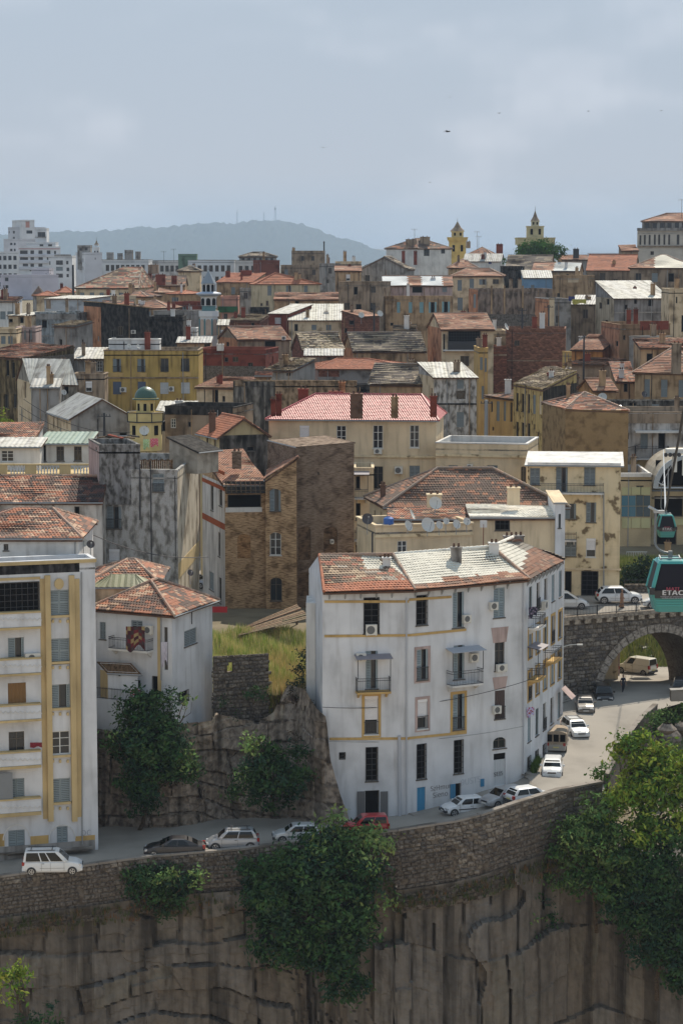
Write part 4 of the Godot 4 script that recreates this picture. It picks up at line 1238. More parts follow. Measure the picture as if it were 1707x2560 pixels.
	house("stained_white_house","whitish house streaked with damp under a bright slab roof, left of the brick block",[[1046,934,312],[1084,934,303],[1191,932,303]],{"wall": wallm(0.60,0.57,0.54,"heavy","streak",0.07),"wallmats": {0: M.pale},"roof":["shedb",906,"sheetw"],"wins":[[1,1142,949,1158,972,"s"],[1,1140,977,1163,998,"dn"],[1,1141,1030,1159,1068,"s"]],"bands":[[1,1084,1008,1190,1012,M.black,0.10,"stained_ledge"]]})
	house("stained_tan_house","grey-brown gabled roof house tucked behind the red roof's chimneys",[[921,955,312],[1052,950,310]],{"dep":8.0,"wall": M.brown,"roof":["gable",952,"old"],"rise":2.3,"ov":0.4})
	house("narrow_yellow_house","narrow yellow house with stacked shuttered windows left of the brick block",[[1184,866,345],[1196,864,337],[1219,864,337]],{"wall": M.ochre,"wins":[[1,1199,893,1206,925,"s"],[1,1209,895,1216,930,"s"],[1,1203,965,1211,998,"s"]]})
	house("brick_block","tall unfinished block of bare red hollow brick with one small window",[[1264,823,380],[1413,823,379]],{"blank":1,"dep":11.0,"wall": M.mixbrick,"cap":0.01,"wins":[[0,1285,851,1298,865,"dn"]],"bands":[[0,1262,900,1413,903,M.browng,0.06,"floor_edge"]]})
	house("brick_block_wing","lower wing of bare brick at the side of the tall unfinished brick block",[[1218,868,376],[1266,868,377]],{"dep":10.0,"wall": M.brick,"bands":[[0,1218,886,1266,890,M.browng,0.05,"floor_edge"]]})
	house("yellow_lane_house","low ochre house with tall dark windows at the end of the lane",[[1214,988,322],[1284,986,315]],{"dep":7.0,"wall": M.ochre,"roof":["shedb",970,"dark"],"wins":[[0,1240,1003,1248,1053,"s"],[0,1258,1003,1264,1053,"s"],[0,1274,1006,1280,1055,"v"],[0,1226,1003,1231,1030,"v"]]})
	house("peeling_yellow_house","tall pale yellow house with two rows of dark slit windows and a rubble roof",[[1283,957,306],[1356,963,294],[1440,947,306]],{"right":1,"wall": wallm(0.62,0.46,0.20,"peel","streak",0.05),"wallmats": {1: wallm(0.22,0.18,0.14,"cell","dark",0.2)},"roof":["shedb",921,"rubble"],"wins":[[0,1288,982,1295,1029,"v"],[0,1302,984,1309,1031,"v"],[0,1317,985,1324,1033,"d"],[0,1331,987,1338,1035,"s"],[0,1346,989,1353,1036,"bn"],[0,1288,1054,1295,1100,"v"],[0,1302,1056,1309,1102,"v"],[0,1317,1058,1324,1104,"v"],[0,1332,1060,1337,1075,"v"]],"infill": M.cream})
	house("brown_wall_house","house with a big rough ochre-brown wall and a low hipped tile roof",[[1355,1006,291],[1505,1013,288],[1570,1030,276]],{"blank":1,"H": y_at(1008,289.5),"right":1,"wall": wallm(0.37,0.255,0.13,"med","fine",0.11),"roof":["hip",981,"terra"],"hip":4.0,"ov":0.1,"wins":[[0,1390,1061,1395,1076,"s",M.shutw],[0,1440,1084,1451,1104,"d"],[0,1469,1076,1483,1112,"s",M.shutw]]})
	house("small_tile_house","small house with a clean red tile roof right of the peeling yellow house",[[1445,968,318],[1482,969,313],[1539,968,313]],{"wall": M.brown,"roof":["gable",946,"faded"]})
	house("terrace_building","grey-brown building with a roof terrace, striped awning and a dark-doored balcony",[[1553,1032,284],[1750,1030,284]],{"dep":10.0,"wall": wallm(0.58,0.55,0.52,"med","streak",0.07),"capm": M.browng,"wins":[[0,1600,1084,1618,1122,"s"],[0,1644,1082,1662,1122,"v"],[0,1566,1082,1571,1098,"v"]],"balc":[[0,1585,1668,1114,1148,""]],"bands":[[0,1553,1034,1720,1058,M.browng,0.05,"parapet"],[0,1585,1076,1700,1081,M.whiteb,1.1,"awning"],[0,1572,1150,1707,1200,M.yellow,0.02,"painted_base"]]})
	house("roof_terrace_wall","black-stained rooftop wall with a boarded door above the roof terrace",[[1503,1004,296],[1750,998,296]],{"dep":2.5,"base":-25.0,"wall": dg,"cat": "rooftop wall","wins":[[0,1570,1003,1590,1030,"vn"],[0,1628,1010,1646,1030,"s"]]})
	house("orange_roof_villa","tan house with tall shuttered windows under an orange roof streaked with white",[[1586,928,314],[1760,930,312]],{"dep":12.0,"wall": wallm(0.50,0.36,0.22,"med","streak",0.06),"roof":["hip",868,"faded"],"hip":5.0,"wins":[[0,1608,948,1623,992,"s"],[0,1651,949,1667,993,"s"],[0,1695,950,1707,993,"s"]],"bands":[[0,1586,929,1740,936,M.browng,0.2,"cornice"]],"chim":[[1690,858,310,1.2,4.0,M.browng]]})
	house("orange_terraced_house","orange house with a brick parapet stepping up the hill below the grey concrete house",[[1502,828,366],[1548,812,352],[1674,808,356]],{"H": y_at(812,354),"wall": wallm(0.36,0.23,0.14,"med","streak",0.06),"wallmats": {0: wallm(0.46,0.24,0.15,"med","streak",0.06)},"wins":[[0,1537,852,1544,866,"v"],[1,1557,838,1563,850,"v"]],"bands":[[1,1599,803,1670,825,M.red,0.06,"brick_parapet"]]})
	house("cream_flat_box","low cream flat-roofed box in front of the orange stepping house",[[1572,842,349],[1625,842,346],[1678,838,349]],{"right":1,"wall": M.grey,"wallmats": {1: wallm(0.58,0.48,0.24,"soft","streak")},"capm": M.deck})
	house("grey_concrete_house","bare grey concrete house with a slanting white roof and small square windows",[[1488,742,436],[1534,734,422],[1672,730,426]],{"wall": wallm(0.30,0.295,0.30,"med","streak",0.05),"wallmats": {0: wallm(0.50,0.43,0.33,"med","streak",0.05)},"roof":["shedb",702,"sheetw"],"wins":[[1,1584,741,1592,760,"vn"],[1,1619,744,1631,766,"vn"],[0,1515,747,1522,762,"v"],[0,1497,756,1503,772,"v"],[0,1511,800,1519,818,"v"]],"bands":[[1,1534,780,1671,783,M.grey,0.08,"floor_edge"]]})
	house("yellowish_edge_house","pale yellow house with a dark doorway at the edge beside the grey concrete house",[[1672,736,404],[1760,716,404]],{"H": y_at(724,404),"dep":10.0,"wall": M.pale,"wins":[[0,1702,788,1720,830,"v"],[0,1688,742,1692,758,"v"]]})
	house("half_built_house","half-built block house with an orange flank and yellow awning cloth on its side",[[1337,745,446],[1372,744,432],[1427,748,432]],{"wall": M.grey,"wallmats": {0: M.orange},"bands":[[1,1372,745,1385,815,M.pale,0.06,"pilaster"]]})
	house("courtyard_sheds","grey sheds with a white edge and rusty roof beside the half-built block house",[[1427,760,438],[1490,756,437]],{"dep":8.0,"wall": M.browng,"roof":["shedb",738,"sheet"],"wins":[[0,1470,750,1480,766,"v"]]})
	house("pinkish_roof_house","low orange house with a pinkish roof and loose white sheets behind the brick block",[[1428,872,358],[1505,868,356]],{"dep":9.0,"wall": wallm(0.52,0.24,0.08,"med","streak"),"roof":["shedb",836,"faded"]})
	house("yellow_gap_house","small ochre house in the gap between the brick block and the pinkish roof",[[1405,880,366],[1430,880,364]],{"dep":6.0,"wall": M.ochre})
	house("dark_roof_house","low dark house with a grey tile roof in front of the pinkish roof house",[[1411,905,338],[1512,918,335]],{"H": y_at(910,336),"dep":8.0,"wall": M.browng,"roof":["shedb",895,"dark"]})
	house("tan_terrace_house","tan house between the small red tile roof and the orange roof streaked with white",[[1540,952,322],[1588,948,322]],{"dep":8.0,"wall": M.brown,"roof":["shedb",905,"terra"],"wins":[[0,1558,958,1568,980,"v"]]})

func far_houses() -> void:
	var wh := wallm(0.74,0.745,0.76,"soft","",0.03)
	var wv := wallm(0.62,0.62,0.66,"soft","",0.03)
	# white modern blocks on the left skyline
	house("white_tower_block","tallest white tower block on the skyline, with a red panel near its top",[[31,552,985],[55,552,965],[87,553,968]],{"cat": "tower block","wall": wh,"dep":14.0,"wins":[[1,65,553,75,569,"bn"],[1,67,576,82,584,"v"]],"infill": plainm(0.45,0.22,0.18)})
	house("white_tower_wing","stepped lower wing at the side of the tallest white tower block",[[21,569,975],[57,569,968]],{"cat": "tower block","dep":12.0,"wall": wv,"wins":[[0,33,577,38,584,"v"],[0,33,592,38,597,"v"],[0,23,578,25,583,"v"]]})
	house("white_step_block","low white stepped block at the foot of the tallest tower, with paired windows",[[10,598,940],[46,598,935]],{"cat": "apartment block","dep":14.0,"wall": wv,"wins":[[0,26,607,32,613,"v"],[0,35,607,40,613,"v"],[0,26,622,32,628,"v"],[0,35,622,40,628,"v"]]})
	house("white_wide_block","wide white block below the stepped tower wings at the left edge",[[-60,630,915],[48,630,910]],{"cat": "apartment block","dep":14.0,"wall": wh,"grid":[[0,8,5,1.5,1.4,1.7,3.4,"v",1.0]]})
	house("white_banded_block","white apartment block with long balcony bands and a thin red line under its roof",[[48,617,880],[152,618,882]],{"cat": "apartment block","dep":15.0,"wall": wh,"wins":[[0,51,626,70,635,"v"],[0,77,626,86,635,"v"],[0,97,626,107,635,"v"],[0,118,626,127,635,"v"],[0,136,627,141,635,"v"],[0,51,643,71,650,"v"],[0,77,643,86,650,"v"],[0,97,643,108,650,"v"],[0,118,643,122,650,"v"],[0,58,659,71,666,"v"],[0,77,659,86,667,"v"],[0,97,659,107,667,"v"],[0,75,675,79,678,"v"],[0,95,675,108,678,"v"]],
		"bands":[[0,48,621,150,623,plainm(0.42,0.2,0.2),0.1,"red_line"],[0,48,636,152,642,wv,0.5,"balcony_band"],[0,48,651,124,658,wv,0.5,"balcony_band"],[0,48,668,124,674,wv,0.5,"balcony_band"]]})
	house("white_penthouse","white set-back top floors of the banded apartment block with a dark railing",[[66,606,888],[140,606,888]],{"cat": "upper storey","dep":9.0,"base":-12.0,"wall": wh,"wins":[[0,100,611,109,616,"v"],[0,121,611,131,616,"v"]]})
	house("white_penthouse","small white box with a wide opening topping the set-back floors",[[89,571,895],[117,572,895]],{"cat": "upper storey","dep":8.0,"base":0.0,"wall": wh,"wins":[[0,95,580,114,592,"d"]],"bands":[[0,88,592,116,594,M.grey,0.3,"railing_slab"]]})
	house("white_corner_block","white apartment block with loggias right of the banded block",[[123,640,850],[181,640,850]],{"cat": "apartment block","dep":12.0,"wall": wh,"wins":[[0,141,651,158,662,"d_"],[0,141,667,158,677,"s"],[0,141,684,158,694,"d_"],[0,166,652,172,661,"v"],[0,167,669,174,678,"v"],[0,167,685,173,693,"v"],[0,124,653,127,662,"v"]],"bands":[[0,137,636,178,641,M.grey,0.1,"roof_rail"]]})
	house("white_front_block","blank pale lilac block in front of the white towers, with windows on one side",[[2,684,780],[80,690,770]],{"H": y_at(688,775),"cat": "apartment block","dep":12.0,"wall": wallm(0.60,0.57,0.64,"soft","",0.03),"wins":[[0,13,694,22,703,"v"],[0,9,713,12,721,"v"],[0,14,713,22,721,"v"],[0,11,732,23,745,"bn"]],"infill": M.red})
	house("lilac_block","pale lilac block wall behind the dark conifer",[[80,672,820],[124,674,820]],{"cat": "apartment block","dep":12.0,"wall": wallm(0.60,0.57,0.64,"soft","",0.03),"wins":[[0,65,688,71,702,"v"],[0,83,687,86,697,"v"],[0,85,704,88,712,"v"]]})
	house("slender_tower_block","pale slender apartment tower with a blank side wall, beside a small spired turret",[[190,622,830],[213,618,812],[256,640,815]],{"H": y_at(632,815),"cat": "tower block","dep":10.0,"wall": wv,"wallmats": {0: wh},"wins":[[0,201,646,204,656,"v"],[0,207,646,209,656,"v"],[0,201,666,204,675,"v"],[0,207,666,209,675,"v"],[1,238,644,240,649,"v"]]})
	house("ragged_rooftop_block","ragged grey top storeys of the slender apartment tower",[[194,614,818],[226,615,818]],{"cat": "upper storey","base":-6.0,"dep":7.0,"wall": M.grey,"wins":[[0,199,620,206,627,"v"],[0,212,619,220,626,"v"]]})
	spired_tower("spired_turret","small white turret with a dark pointed roof beside the slender apartment tower",243,832,[[2.0,640,618,wh],[1.4,616,612,wh]],600,1.5,M.browng,[])
	# long pale rows below the wooded hill
	var names := [["pale_row","long white flat-roofed row with three roof turrets below the wooded hill",255,372,650,720,8,16.0,0],["pale_row","grey-white row with a line of roof boxes right of the three roof turrets",366,470,652,735,7,14.0,1],["pale_row","white building with a wide cornice in the middle of the pale row",470,586,651,710,7,14.0,0],["pale_row","pale house with a dark attic storey left of the boxy brown rooftop",587,694,652,690,6,14.0,1]]
	for q in names:
		house(q[0],q[1],[[q[2],q[4],q[5]],[q[3],q[4],q[5]]],{"dep": q[7],"wall": wh if q[8] == 0 else wallm(0.55,0.54,0.54,"med","",0.04),"grid":[[0,q[6],2,1.5,1.1,1.9,3.4,"v",1.2]],"capm": M.grey})
	house("attic_room","dark-roofed attic room with a rounded outline below the hill",[[598,640,700],[690,640,700]],{"dep":8.0,"base":-8.0,"wall": M.grey,"cat": "rooftop room","roof":["hip",630,"old"],"grid":[[0,6,1,0.5,0.9,1.0,3.0,"v",0.8]]})
	for q in [[275,632,8],[300,634,6],[322,626,10],[345,630,6]]:
		house("roof_turret",["dark roof turret at the left end of the long white row","low dark roof turret, second from the left on the long white row","tallest of the dark roof turrets on the long white row","dark roof turret nearest the aerial on the long white row"][[275,300,322,345].find(q[0])],[[q[0] - q[2],q[1],724],[q[0]+q[2],q[1],724]],{"dep":2.5,"base":-4.0,"wall": M.grey,"cat": "rooftop room"})
	house("green_netted_roof","rooftop wrapped in green netting in front of the hill",[[446,636,716],[492,636,716]],{"dep":5.0,"base":-5.0,"wall": wallm(0.16,0.24,0.18,"med","",0.05),"cat": "rooftop room"})
	house("brown_box_house","flat-topped brown house with a thin chimney against the hill",[[729,628,640],[812,626,640]],{"dep":10.0,"wall": M.browng,"wins":[[0,752,640,760,652,"v"],[0,778,640,786,652,"v"]],"chim":[[734,620,641,0.8,1.2,M.brown],[810,606,641,0.35,2.4,M.iron]]})
	house("red_brick_stack","tall red brick stack like a tower in front of the pale row",[[633,650,566],[648,645,560],[699,664,562]],{"H": y_at(652,560),"dep":5.0,"wall": wallm(0.24,0.09,0.065,"med","fine"),"cat": "chimney stack"})
	house("big_hipped_house","large house with a broad speckled hipped roof and a white skylight",[[190,718,528],[344,718,526]],{"dep":18.0,"wall": M.pale,"roof":["hip",668,"mottle"],"hipl":9.0,"hipr":1.0,"grid":[[0,6,1,1.2,1.0,1.8,3.4,"s",1.0]]})
	house("chimney_house","dark house crowned with two rows of brick chimneys right of the speckled hipped roof",[[352,712,545],[462,710,545]],{"dep":10.0,"wall": M.brown,"roof":["gable",690,"dark"],"chim":[[368,684,543,2.2,2.6,M.red],[402,686,541,2.2,2.4,M.red],[436,690,541,1.2,1.8,M.red],[384,662,552,2.4,2.0,M.browng]]})
	house("pyramid_roof_house","small pale house with a low pyramid roof between the chimneys and the teal minaret",[[446,676,600],[500,676,600]],{"dep":7.0,"wall": M.pale,"roof":["pyr",664,"old"],"hip":3.4})
	house("terracotta_slope_house","brown house with a wide terracotta slope between the teal minaret and the cream hillside house",[[542,705,548],[630,704,546]],{"dep":12.0,"wall": M.brown,"roof":["shedb",682,"clean"],"wins":[[0,578,718,588,736,"s"]],"chim":[[570,678,548,1.1,1.4,M.red],[616,676,556,2.6,2.6,M.red]]})
	house("pink_garden_room","salmon pink rooftop wall with a green cloth below the teal minaret",[[552,742,470],[596,742,470]],{"dep":5.0,"wall": wallm(0.60,0.30,0.22,"soft",""),"bands":[[0,545,766,594,781,wallm(0.04,0.14,0.06,"med",""),0.4,"green_cloth"]]})
	var ro := [["small_roof_house","small house with a ragged orange tile roof left of the teal minaret",299,366,740,500,728,"terra"],["small_roof_house","low house with a hipped pink tile roof in front of the ragged orange roof",322,420,768,462,750,"faded"],["cream_cube","cream cube house with two shutters below the speckled hipped roof",236,297,742,476,0,""],["small_roof_house","tiny tiled house between the ragged orange roof and the chimneys",352,396,730,520,720,"faded"],["small_roof_house","tiny tiled house with a pointed roof just left of the teal minaret",420,456,734,505,726,"clean"],["brick_chimney_house","brick house with a stout chimney left of the teal minaret's gallery",430,492,756,470,0,""],["grey_annexe","grey annexe with white panels under the ragged roofs",384,470,778,440,0,""]]
	for q in ro: house(q[0],q[1],[[q[2],q[4],q[5]],[q[3],q[4],q[5] - 2]],{"dep":8.0,"wall": M.brown if q[7] else (wallm(0.62,0.52,0.36,"soft","") if q[0] == "cream_cube" else (M.red if "brick" in q[0] else M.grey)),"roof":["hip",q[6],q[7]] if q[7] else ["flat"],"grid":[[0,3,1,0.8,0.9,1.5,3.2,"?",1.0]]})
	house("white_roof_house","grey-blue house with a bright white sheet roof at the left, before the tall aerial",[[112,746,455],[216,745,452]],{"dep":11.0,"wall": wallm(0.46,0.50,0.55,"med",""),"roof":["shedb",739,"sheetw"],"wins":[[0,116,750,128,772,"bn"]]})
	house("blue_grey_house","blue-grey house with a flat roof terrace and a patch of rubble tiles",[[88,782,400],[194,776,397]],{"dep":9.0,"wall": wallm(0.40,0.44,0.47,"heavy","streak",0.05),"wins":[[0,105,800,118,820,"v"]],"bands":[[0,88,784,192,798,M.grey,0.1,"parapet"],[0,92,838,190,841,M.grey,0.08,"floor_edge"]]})
	house("rubble_shed","small shed roofed with rubble tiles beside the blue-grey house",[[136,812,380],[188,812,378]],{"dep":5.0,"wall": M.grey,"roof":["shedb",801,"rubble"],"cat": "shed"})
	house("pink_house","small pink house with three narrow shutters at the left",[[40,820,362],[90,818,362]],{"dep":7.0,"wall": M.pink,"wins":[[0,46,826,51,849,"s"],[0,61,826,66,849,"s"],[0,76,826,81,849,"s"]]})
	house("ochre_cube","ochre cube with a small dark window behind the pink house",[[22,788,400],[70,786,398]],{"dep":8.0,"wall": M.pale,"roof":["shedb",780,"sheetw"],"wins":[[0,16,797,26,806,"v"],[0,50,792,60,808,"v"]]})
	house("cream_edge_house","cream house with two small windows at the left edge below the pink house",[[-60,824,356],[42,822,356]],{"dep":8.0,"wall": M.pale,"grid":[[0,5,2,1.0,0.7,1.2,3.0,"s",0.6]]})
	house("red_roof_edge_house","house with a red tiled roof edge and dark cornice at the left edge",[[-60,752,440],[40,750,440]],{"dep":9.0,"wall": M.whiteb,"roof":["shedb",741,"terra"],"grid":[[0,5,1,2.0,1.0,1.5,3.0,"s",0.6]]})
	# right skyline
	house("white_gable_house","grey gabled house with a red-edged roof at the start of the skyline ridge",[[899,672,600],[1020,672,598]],{"dep":12.0,"wall": M.grey,"roof":["gablef",641,"old"],"grid":[[0,3,1,1.6,1.2,1.6,3.4,"?",1.4]]})
	house("pale_flat_house","pale flat house with a wide dark doorway left of the red-edged gable",[[838,655,585],[903,655,585]],{"dep":10.0,"wall": M.pale,"grid":[[0,3,2,1.4,1.2,1.7,3.6,"?",1.0]]})
	house("chimneyed_white_house","white house under a dark attic with a cluster of brick chimneys on the skyline",[[965,632,640],[1046,618,630],[1128,619,632]],{"H": y_at(620,630),"dep":12.0,"wall": M.whiteb,"roof":["hip",596,"dark"],"hip":4.0,"wins":[[1,1059,620,1073,640,"v"],[1,1102,622,1112,634,"d"]],"chim":[[992,612,640,1.2,2.6,M.browng],[1005,610,640,1.2,2.6,M.browng],[1026,598,634,2.6,2.6,M.browng],[1062,592,634,2.6,2.2,M.browng],[1008,628,628,0.9,3.6,M.red],[1038,628,628,0.9,3.6,M.red]]})
	house("skyline_annexe","white annexe with terracotta roofs behind the yellow minaret",[[1160,640,668],[1236,640,666]],{"dep":9.0,"wall": wh,"roof":["hip",618,"faded"],"chim":[[1248,610,660,1.8,3.6,M.red],[1170,604,670,1.2,1.8,M.browng]]})
	house("blue_dormer_house","small white house with a blue door beside the brick chimney on the ridge",[[1158,652,600],[1250,654,598]],{"dep":7.0,"wall": M.whiteb,"roof":["gable",634,"sheet"],"wins":[[0,1220,640,1228,660,"bn"]],"infill": plainm(0.04,0.06,0.2)})
	house("terracotta_ridge_house","terracotta roofed house below the yellow minaret",[[1124,668,545],[1192,668,545]],{"dep":9.0,"wall": M.brown,"roof":["hip",648,"faded"]})
	house("grey_slate_house","house with a long grey roof in front of the broad yellow tower",[[1262,676,535],[1372,676,533]],{"dep":13.0,"wall": M.browng,"roof":["gable",638,"old"]})
	house("blue_house","small house with a bright blue wall below the long grey roof",[[1308,694,502],[1380,694,502]],{"dep":6.0,"wall": wallm(0.24,0.40,0.58,"soft",""),"roof":["shedb",676,"sheet"],"wins":[[0,1313,684,1320,692,"v"]]})
	house("sheet_roof_house","house under overlapping pale sheets and an orange slope right of the blue wall",[[1330,676,520],[1446,680,518]],{"dep":10.0,"wall": M.brown,"roof":["gable",656,"faded"],"fix": func(_u: float,_v: float,fu: float,_fv: float,c: Color) -> Color: return Color(0.55,0.56,0.54) if fu > 0.45 else c})
	house("brown_back_house","brown flat house with a scrap of tile roof behind the plain pilastered wall",[[1380,690,492],[1468,688,490]],{"dep":9.0,"wall": M.brown,"wins":[[0,1418,696,1446,706,"bn"]],"infill": M.pale})
	house("orange_gable_house","house with a big orange roof slope and dark gable on the right ridge",[[1466,674,500],[1585,670,498]],{"dep":13.0,"wall": M.browng,"roof":["gable",637,"clean"],"ov":0.4,"wins":[[0,1498,682,1512,704,"v"]]})
	house("white_slope_house","house with a white and orange roof slope at the right edge of the ridge",[[1573,668,480],[1740,666,478]],{"dep":13.0,"wall": M.browng,"roof":["hip",637,"faded"],"fix": func(_u: float,_v: float,fu: float,_fv: float,c: Color) -> Color: return Color(0.72,0.66,0.55) if fu > 0.38 else c,"grid":[[0,4,1,1.2,1.2,1.8,3.4,"?",1.2]]})
	house("arched_palace","cream palace-like building with a row of tall arched windows and a set-back roof storey",[[1592,577,585],[1760,576,580]],{"dep":16.0,"cat": "large building","wall": wallm(0.58,0.53,0.46,"soft",""),"wins":[[0,1597,588,1602,612,"dt"],[0,1608,587,1613,612,"dt"],[0,1620,587,1625,612,"dt"],[0,1633,586,1638,612,"dt"],[0,1644,586,1649,612,"dt"],[0,1657,586,1662,612,"dt"],[0,1669,586,1674,612,"dt"],[0,1690,586,1697,612,"dt"]],"bands":[[0,1592,614,1740,618,M.browng,0.3,"string_course"],[0,1592,570,1740,577,M.grey,0.4,"parapet"]]})
	house("palace_roof_storey","set-back top storey with a tiled roof on the palace-like building",[[1604,552,592],[1760,551,588]],{"dep":11.0,"base":-6.0,"cat": "upper storey","wall": M.grey,"roof":["hip",533,"faded"],"grid":[[0,8,1,0.5,1.1,1.6,3.0,"v",0.8]]})
	house("ridge_cottage","low terracotta cottage left of the palace-like building",[[1554,626,560],[1594,626,560]],{"dep":7.0,"wall": M.browng,"roof":["shedb",612,"faded"]})
	house("hazy_block","hazy blue-grey block on the ridge left of the terracotta cottage",[[1478,634,700],[1556,630,700]],{"dep":12.0,"wall": wv,"grid":[[0,6,1,1.0,1.0,1.6,3.0,"v",1.0]]})
	house("tank_house","small dark house with a black roof tank on the ridge",[[1400,648,600],[1470,648,600]],{"dep":8.0,"wall": M.grey,"chim":[[1439,622,600,1.4,2.4,M.iron]],"roof":["gable",638,"faded"]})
	# smaller roofs and yards in the gaps: name,label,left,right,row,distance,depth,wall,roof kind,ridge row,tiles
	for q in [
		["low_white_box","low white box with a peach base under the teal minaret",457,492,822,415,5,M.whiteb,"flat",0,""],
		["white_scrap_roof","scrap of white sheet roofing left of the small brick ruin",545,570,812,412,4,M.brown,"shedb",799,"sheetw"],
		["sheet_lean_to","lean-to with long white sheets in front of the brick gabled house",762,856,888,356,5,M.browng,"shedb",872,"sheet"],
		["dark_yard_wall","dark low yard wall under the cream hillside house",626,672,770,462,4,M.black,"flat",0,""],
		["cream_side_block","cream block squeezed against the left end of the tall brick block",1224,1264,828,386,8,M.pale,"flat",0,""],
		["patched_wall_house","patched tan house with a blue door under the glazed veranda",183,262,937,316,5,M.browng,"flat",0,""],
		["white_scrap_roof","white sheet scrap roof beside the small bright green tree",1013,1051,941,330,4,M.browng,"shedb",925,"sheetw"],
		["dark_yard_wall","dark yard wall between the long blank wall and the grey-brown gabled roof",888,924,964,308,3,M.black,"flat",0,""],
		["flat_chimney_house","dark flat house with a row of squat chimneys behind the cream hillside house",702,798,664,575,9,M.browng,"flat",0,""],
		["pale_grey_house","pale grey house right of the cream hillside house",798,852,660,560,9,M.grey,"flat",0,""],
		["peach_roof_house","small house with a peach roof below the dark conifer",92,140,738,560,6,M.pale,"hip",728,"clean"],
		["peach_roof_house","small peach-roofed house between the conifer and the tall lattice mast",140,182,730,580,6,M.pale,"hip",717,"clean"],
		["pointed_roof","small dark pointed roof in front of the lilac block",83,109,735,640,3,M.grey,"pyr",716,"dark"],
		["dark_tall_house","dark tall house left of the small blue-walled house",1256,1310,667,510,8,M.black,"flat",0,""],
		["rust_roof_house","low rusty-tiled house at the foot of the plain pilastered wall",1130,1180,806,420,6,M.brown,"shedb",792,"terra"],
		["stone_gable_house","small stone gable behind the peeling yellow house",1408,1446,936,322,5,M.stone,"gablef",920,"old"],
		["brown_edge_house","brown stepped house at the right edge under the white and orange slope",1610,1740,722,440,8,M.browng,"flat",0,""],
		["rust_roof_house","house with a rust-red roof at the right edge above the tan villa",1600,1740,868,338,8,M.brown,"shedb",845,"terra"],
		["low_tile_house","low tiled house between the ragged orange roof and the soot-black house",255,330,766,440,6,M.brown,"gable",752,"terra"],
		["grey_flat_house","grey flat house with white roof clutter left of the long faded tile roof",600,690,722,540,6,M.grey,"flat",0,""],
		["tan_gap_house","tan house between the pale flat house and the house with the square hole",838,902,676,520,7,M.brown,"gable",664,"faded"],
		["roof_room","small tan roof room on the long blank-walled building",640,676,938,296,4,M.brown,"shedb",928,"terra"],
		["roof_room","small grey roof room behind the blind-arched house",985,1040,824,398,4,M.grey,"shedb",812,"old"],
		["brick_stair_room","brick stair room on the tan house with pale teal shutters",1058,1082,700,466,3,M.brick,"flat",0,""],
	]: house(q[0],q[1],[[q[2],q[4],q[5]],[q[3],q[4],q[5]]],{"dep": float(q[6]),"wall": q[7],"roof":[q[8],q[9],q[10]] if q[10] else ["flat"],"grid":[[0,maxi(1,int((q[3] - q[2])*q[5]/5792.0/3.2)),1,0.9,0.9,1.4,3.2,"?",0.9]]})
	# towers
	spired_tower("yellow_minaret","yellow minaret with a balcony and dark conical cap on the skyline",1142,655,[[4.6,660,601,wallm(0.64,0.46,0.16,"soft","")],[5.4,601,593,wallm(0.64,0.46,0.16,"soft","")],[3.2,593,578,wallm(0.64,0.50,0.24,"soft","")]],553,3.4,M.browng,[[1138,606,1146,622]])
	spired_tower("broad_yellow_tower","broad yellow tower with a wide gallery and slim pointed spire above a green tree",1335,610,[[8.4,660,612,wallm(0.60,0.50,0.26,"soft","")],[9.6,612,594,wallm(0.58,0.50,0.28,"soft","")],[4.2,594,565,wallm(0.58,0.50,0.30,"soft","")],[1.9,565,552,wallm(0.58,0.52,0.36,"soft","")]],526,1.9,M.browng,[[1341,577,1347,587]])
	teal_minaret()
	domed_tower()

func spired_tower(nm: String,label: String,px: float,d: float,stages: Array,tip: float,cap_w: float,capm: Material,wins: Array) -> void:
	var y0 := y_at(stages[0][1],d) - 8.0
	var m := XYD(px,y0,d)
	var t := thing(nm,label,"tower",m)
	for i in stages.size():
		var s = stages[i]
		var g := MB.new()
		var a := y0 if i == 0 else y_at(s[1],d)
		var b := y_at(s[2],d)
		var w: float = s[0]*0.5
		g.lathe(Vector3(m.x,0,m.z),[[0,a],[w*1.414,a],[w*1.414,b - 0.3],[w*1.414+0.2,b - 0.3],[w*1.414+0.2,b],[0,b+0.01]],4,0.5)
		commit(g,"tower_stage",s[3],t,m)
		if i == 0 or s[0] < 4.5:
			for k in [-0.5,0.5]:
				g = MB.new()
				g.cbox(Vector3(m.x+k*w,(a+b)*0.5 if i else b - 2.2,m.z+w+0.01),Vector3(0.22*w+0.2,minf(1.8,(b - a)*0.5),0.06))
				commit(g,"window",M.void,t,m)
	var b := y_at(stages[-1][2],d)
	var top := y_at(tip,d)
	var g := MB.new()
	g.lathe(Vector3(m.x,0,m.z),[[cap_w*0.62,b],[cap_w*0.3,lerpf(b,top,0.38)],[0.03,top]],8)
	commit(g,"spire",capm,t,m)
	g = MB.new()
	g.tube(Vector3(m.x,top - 0.1,m.z),Vector3(m.x,top+1.0,m.z),0.06,0.03,4)
	commit(g,"finial",M.iron,t,m)

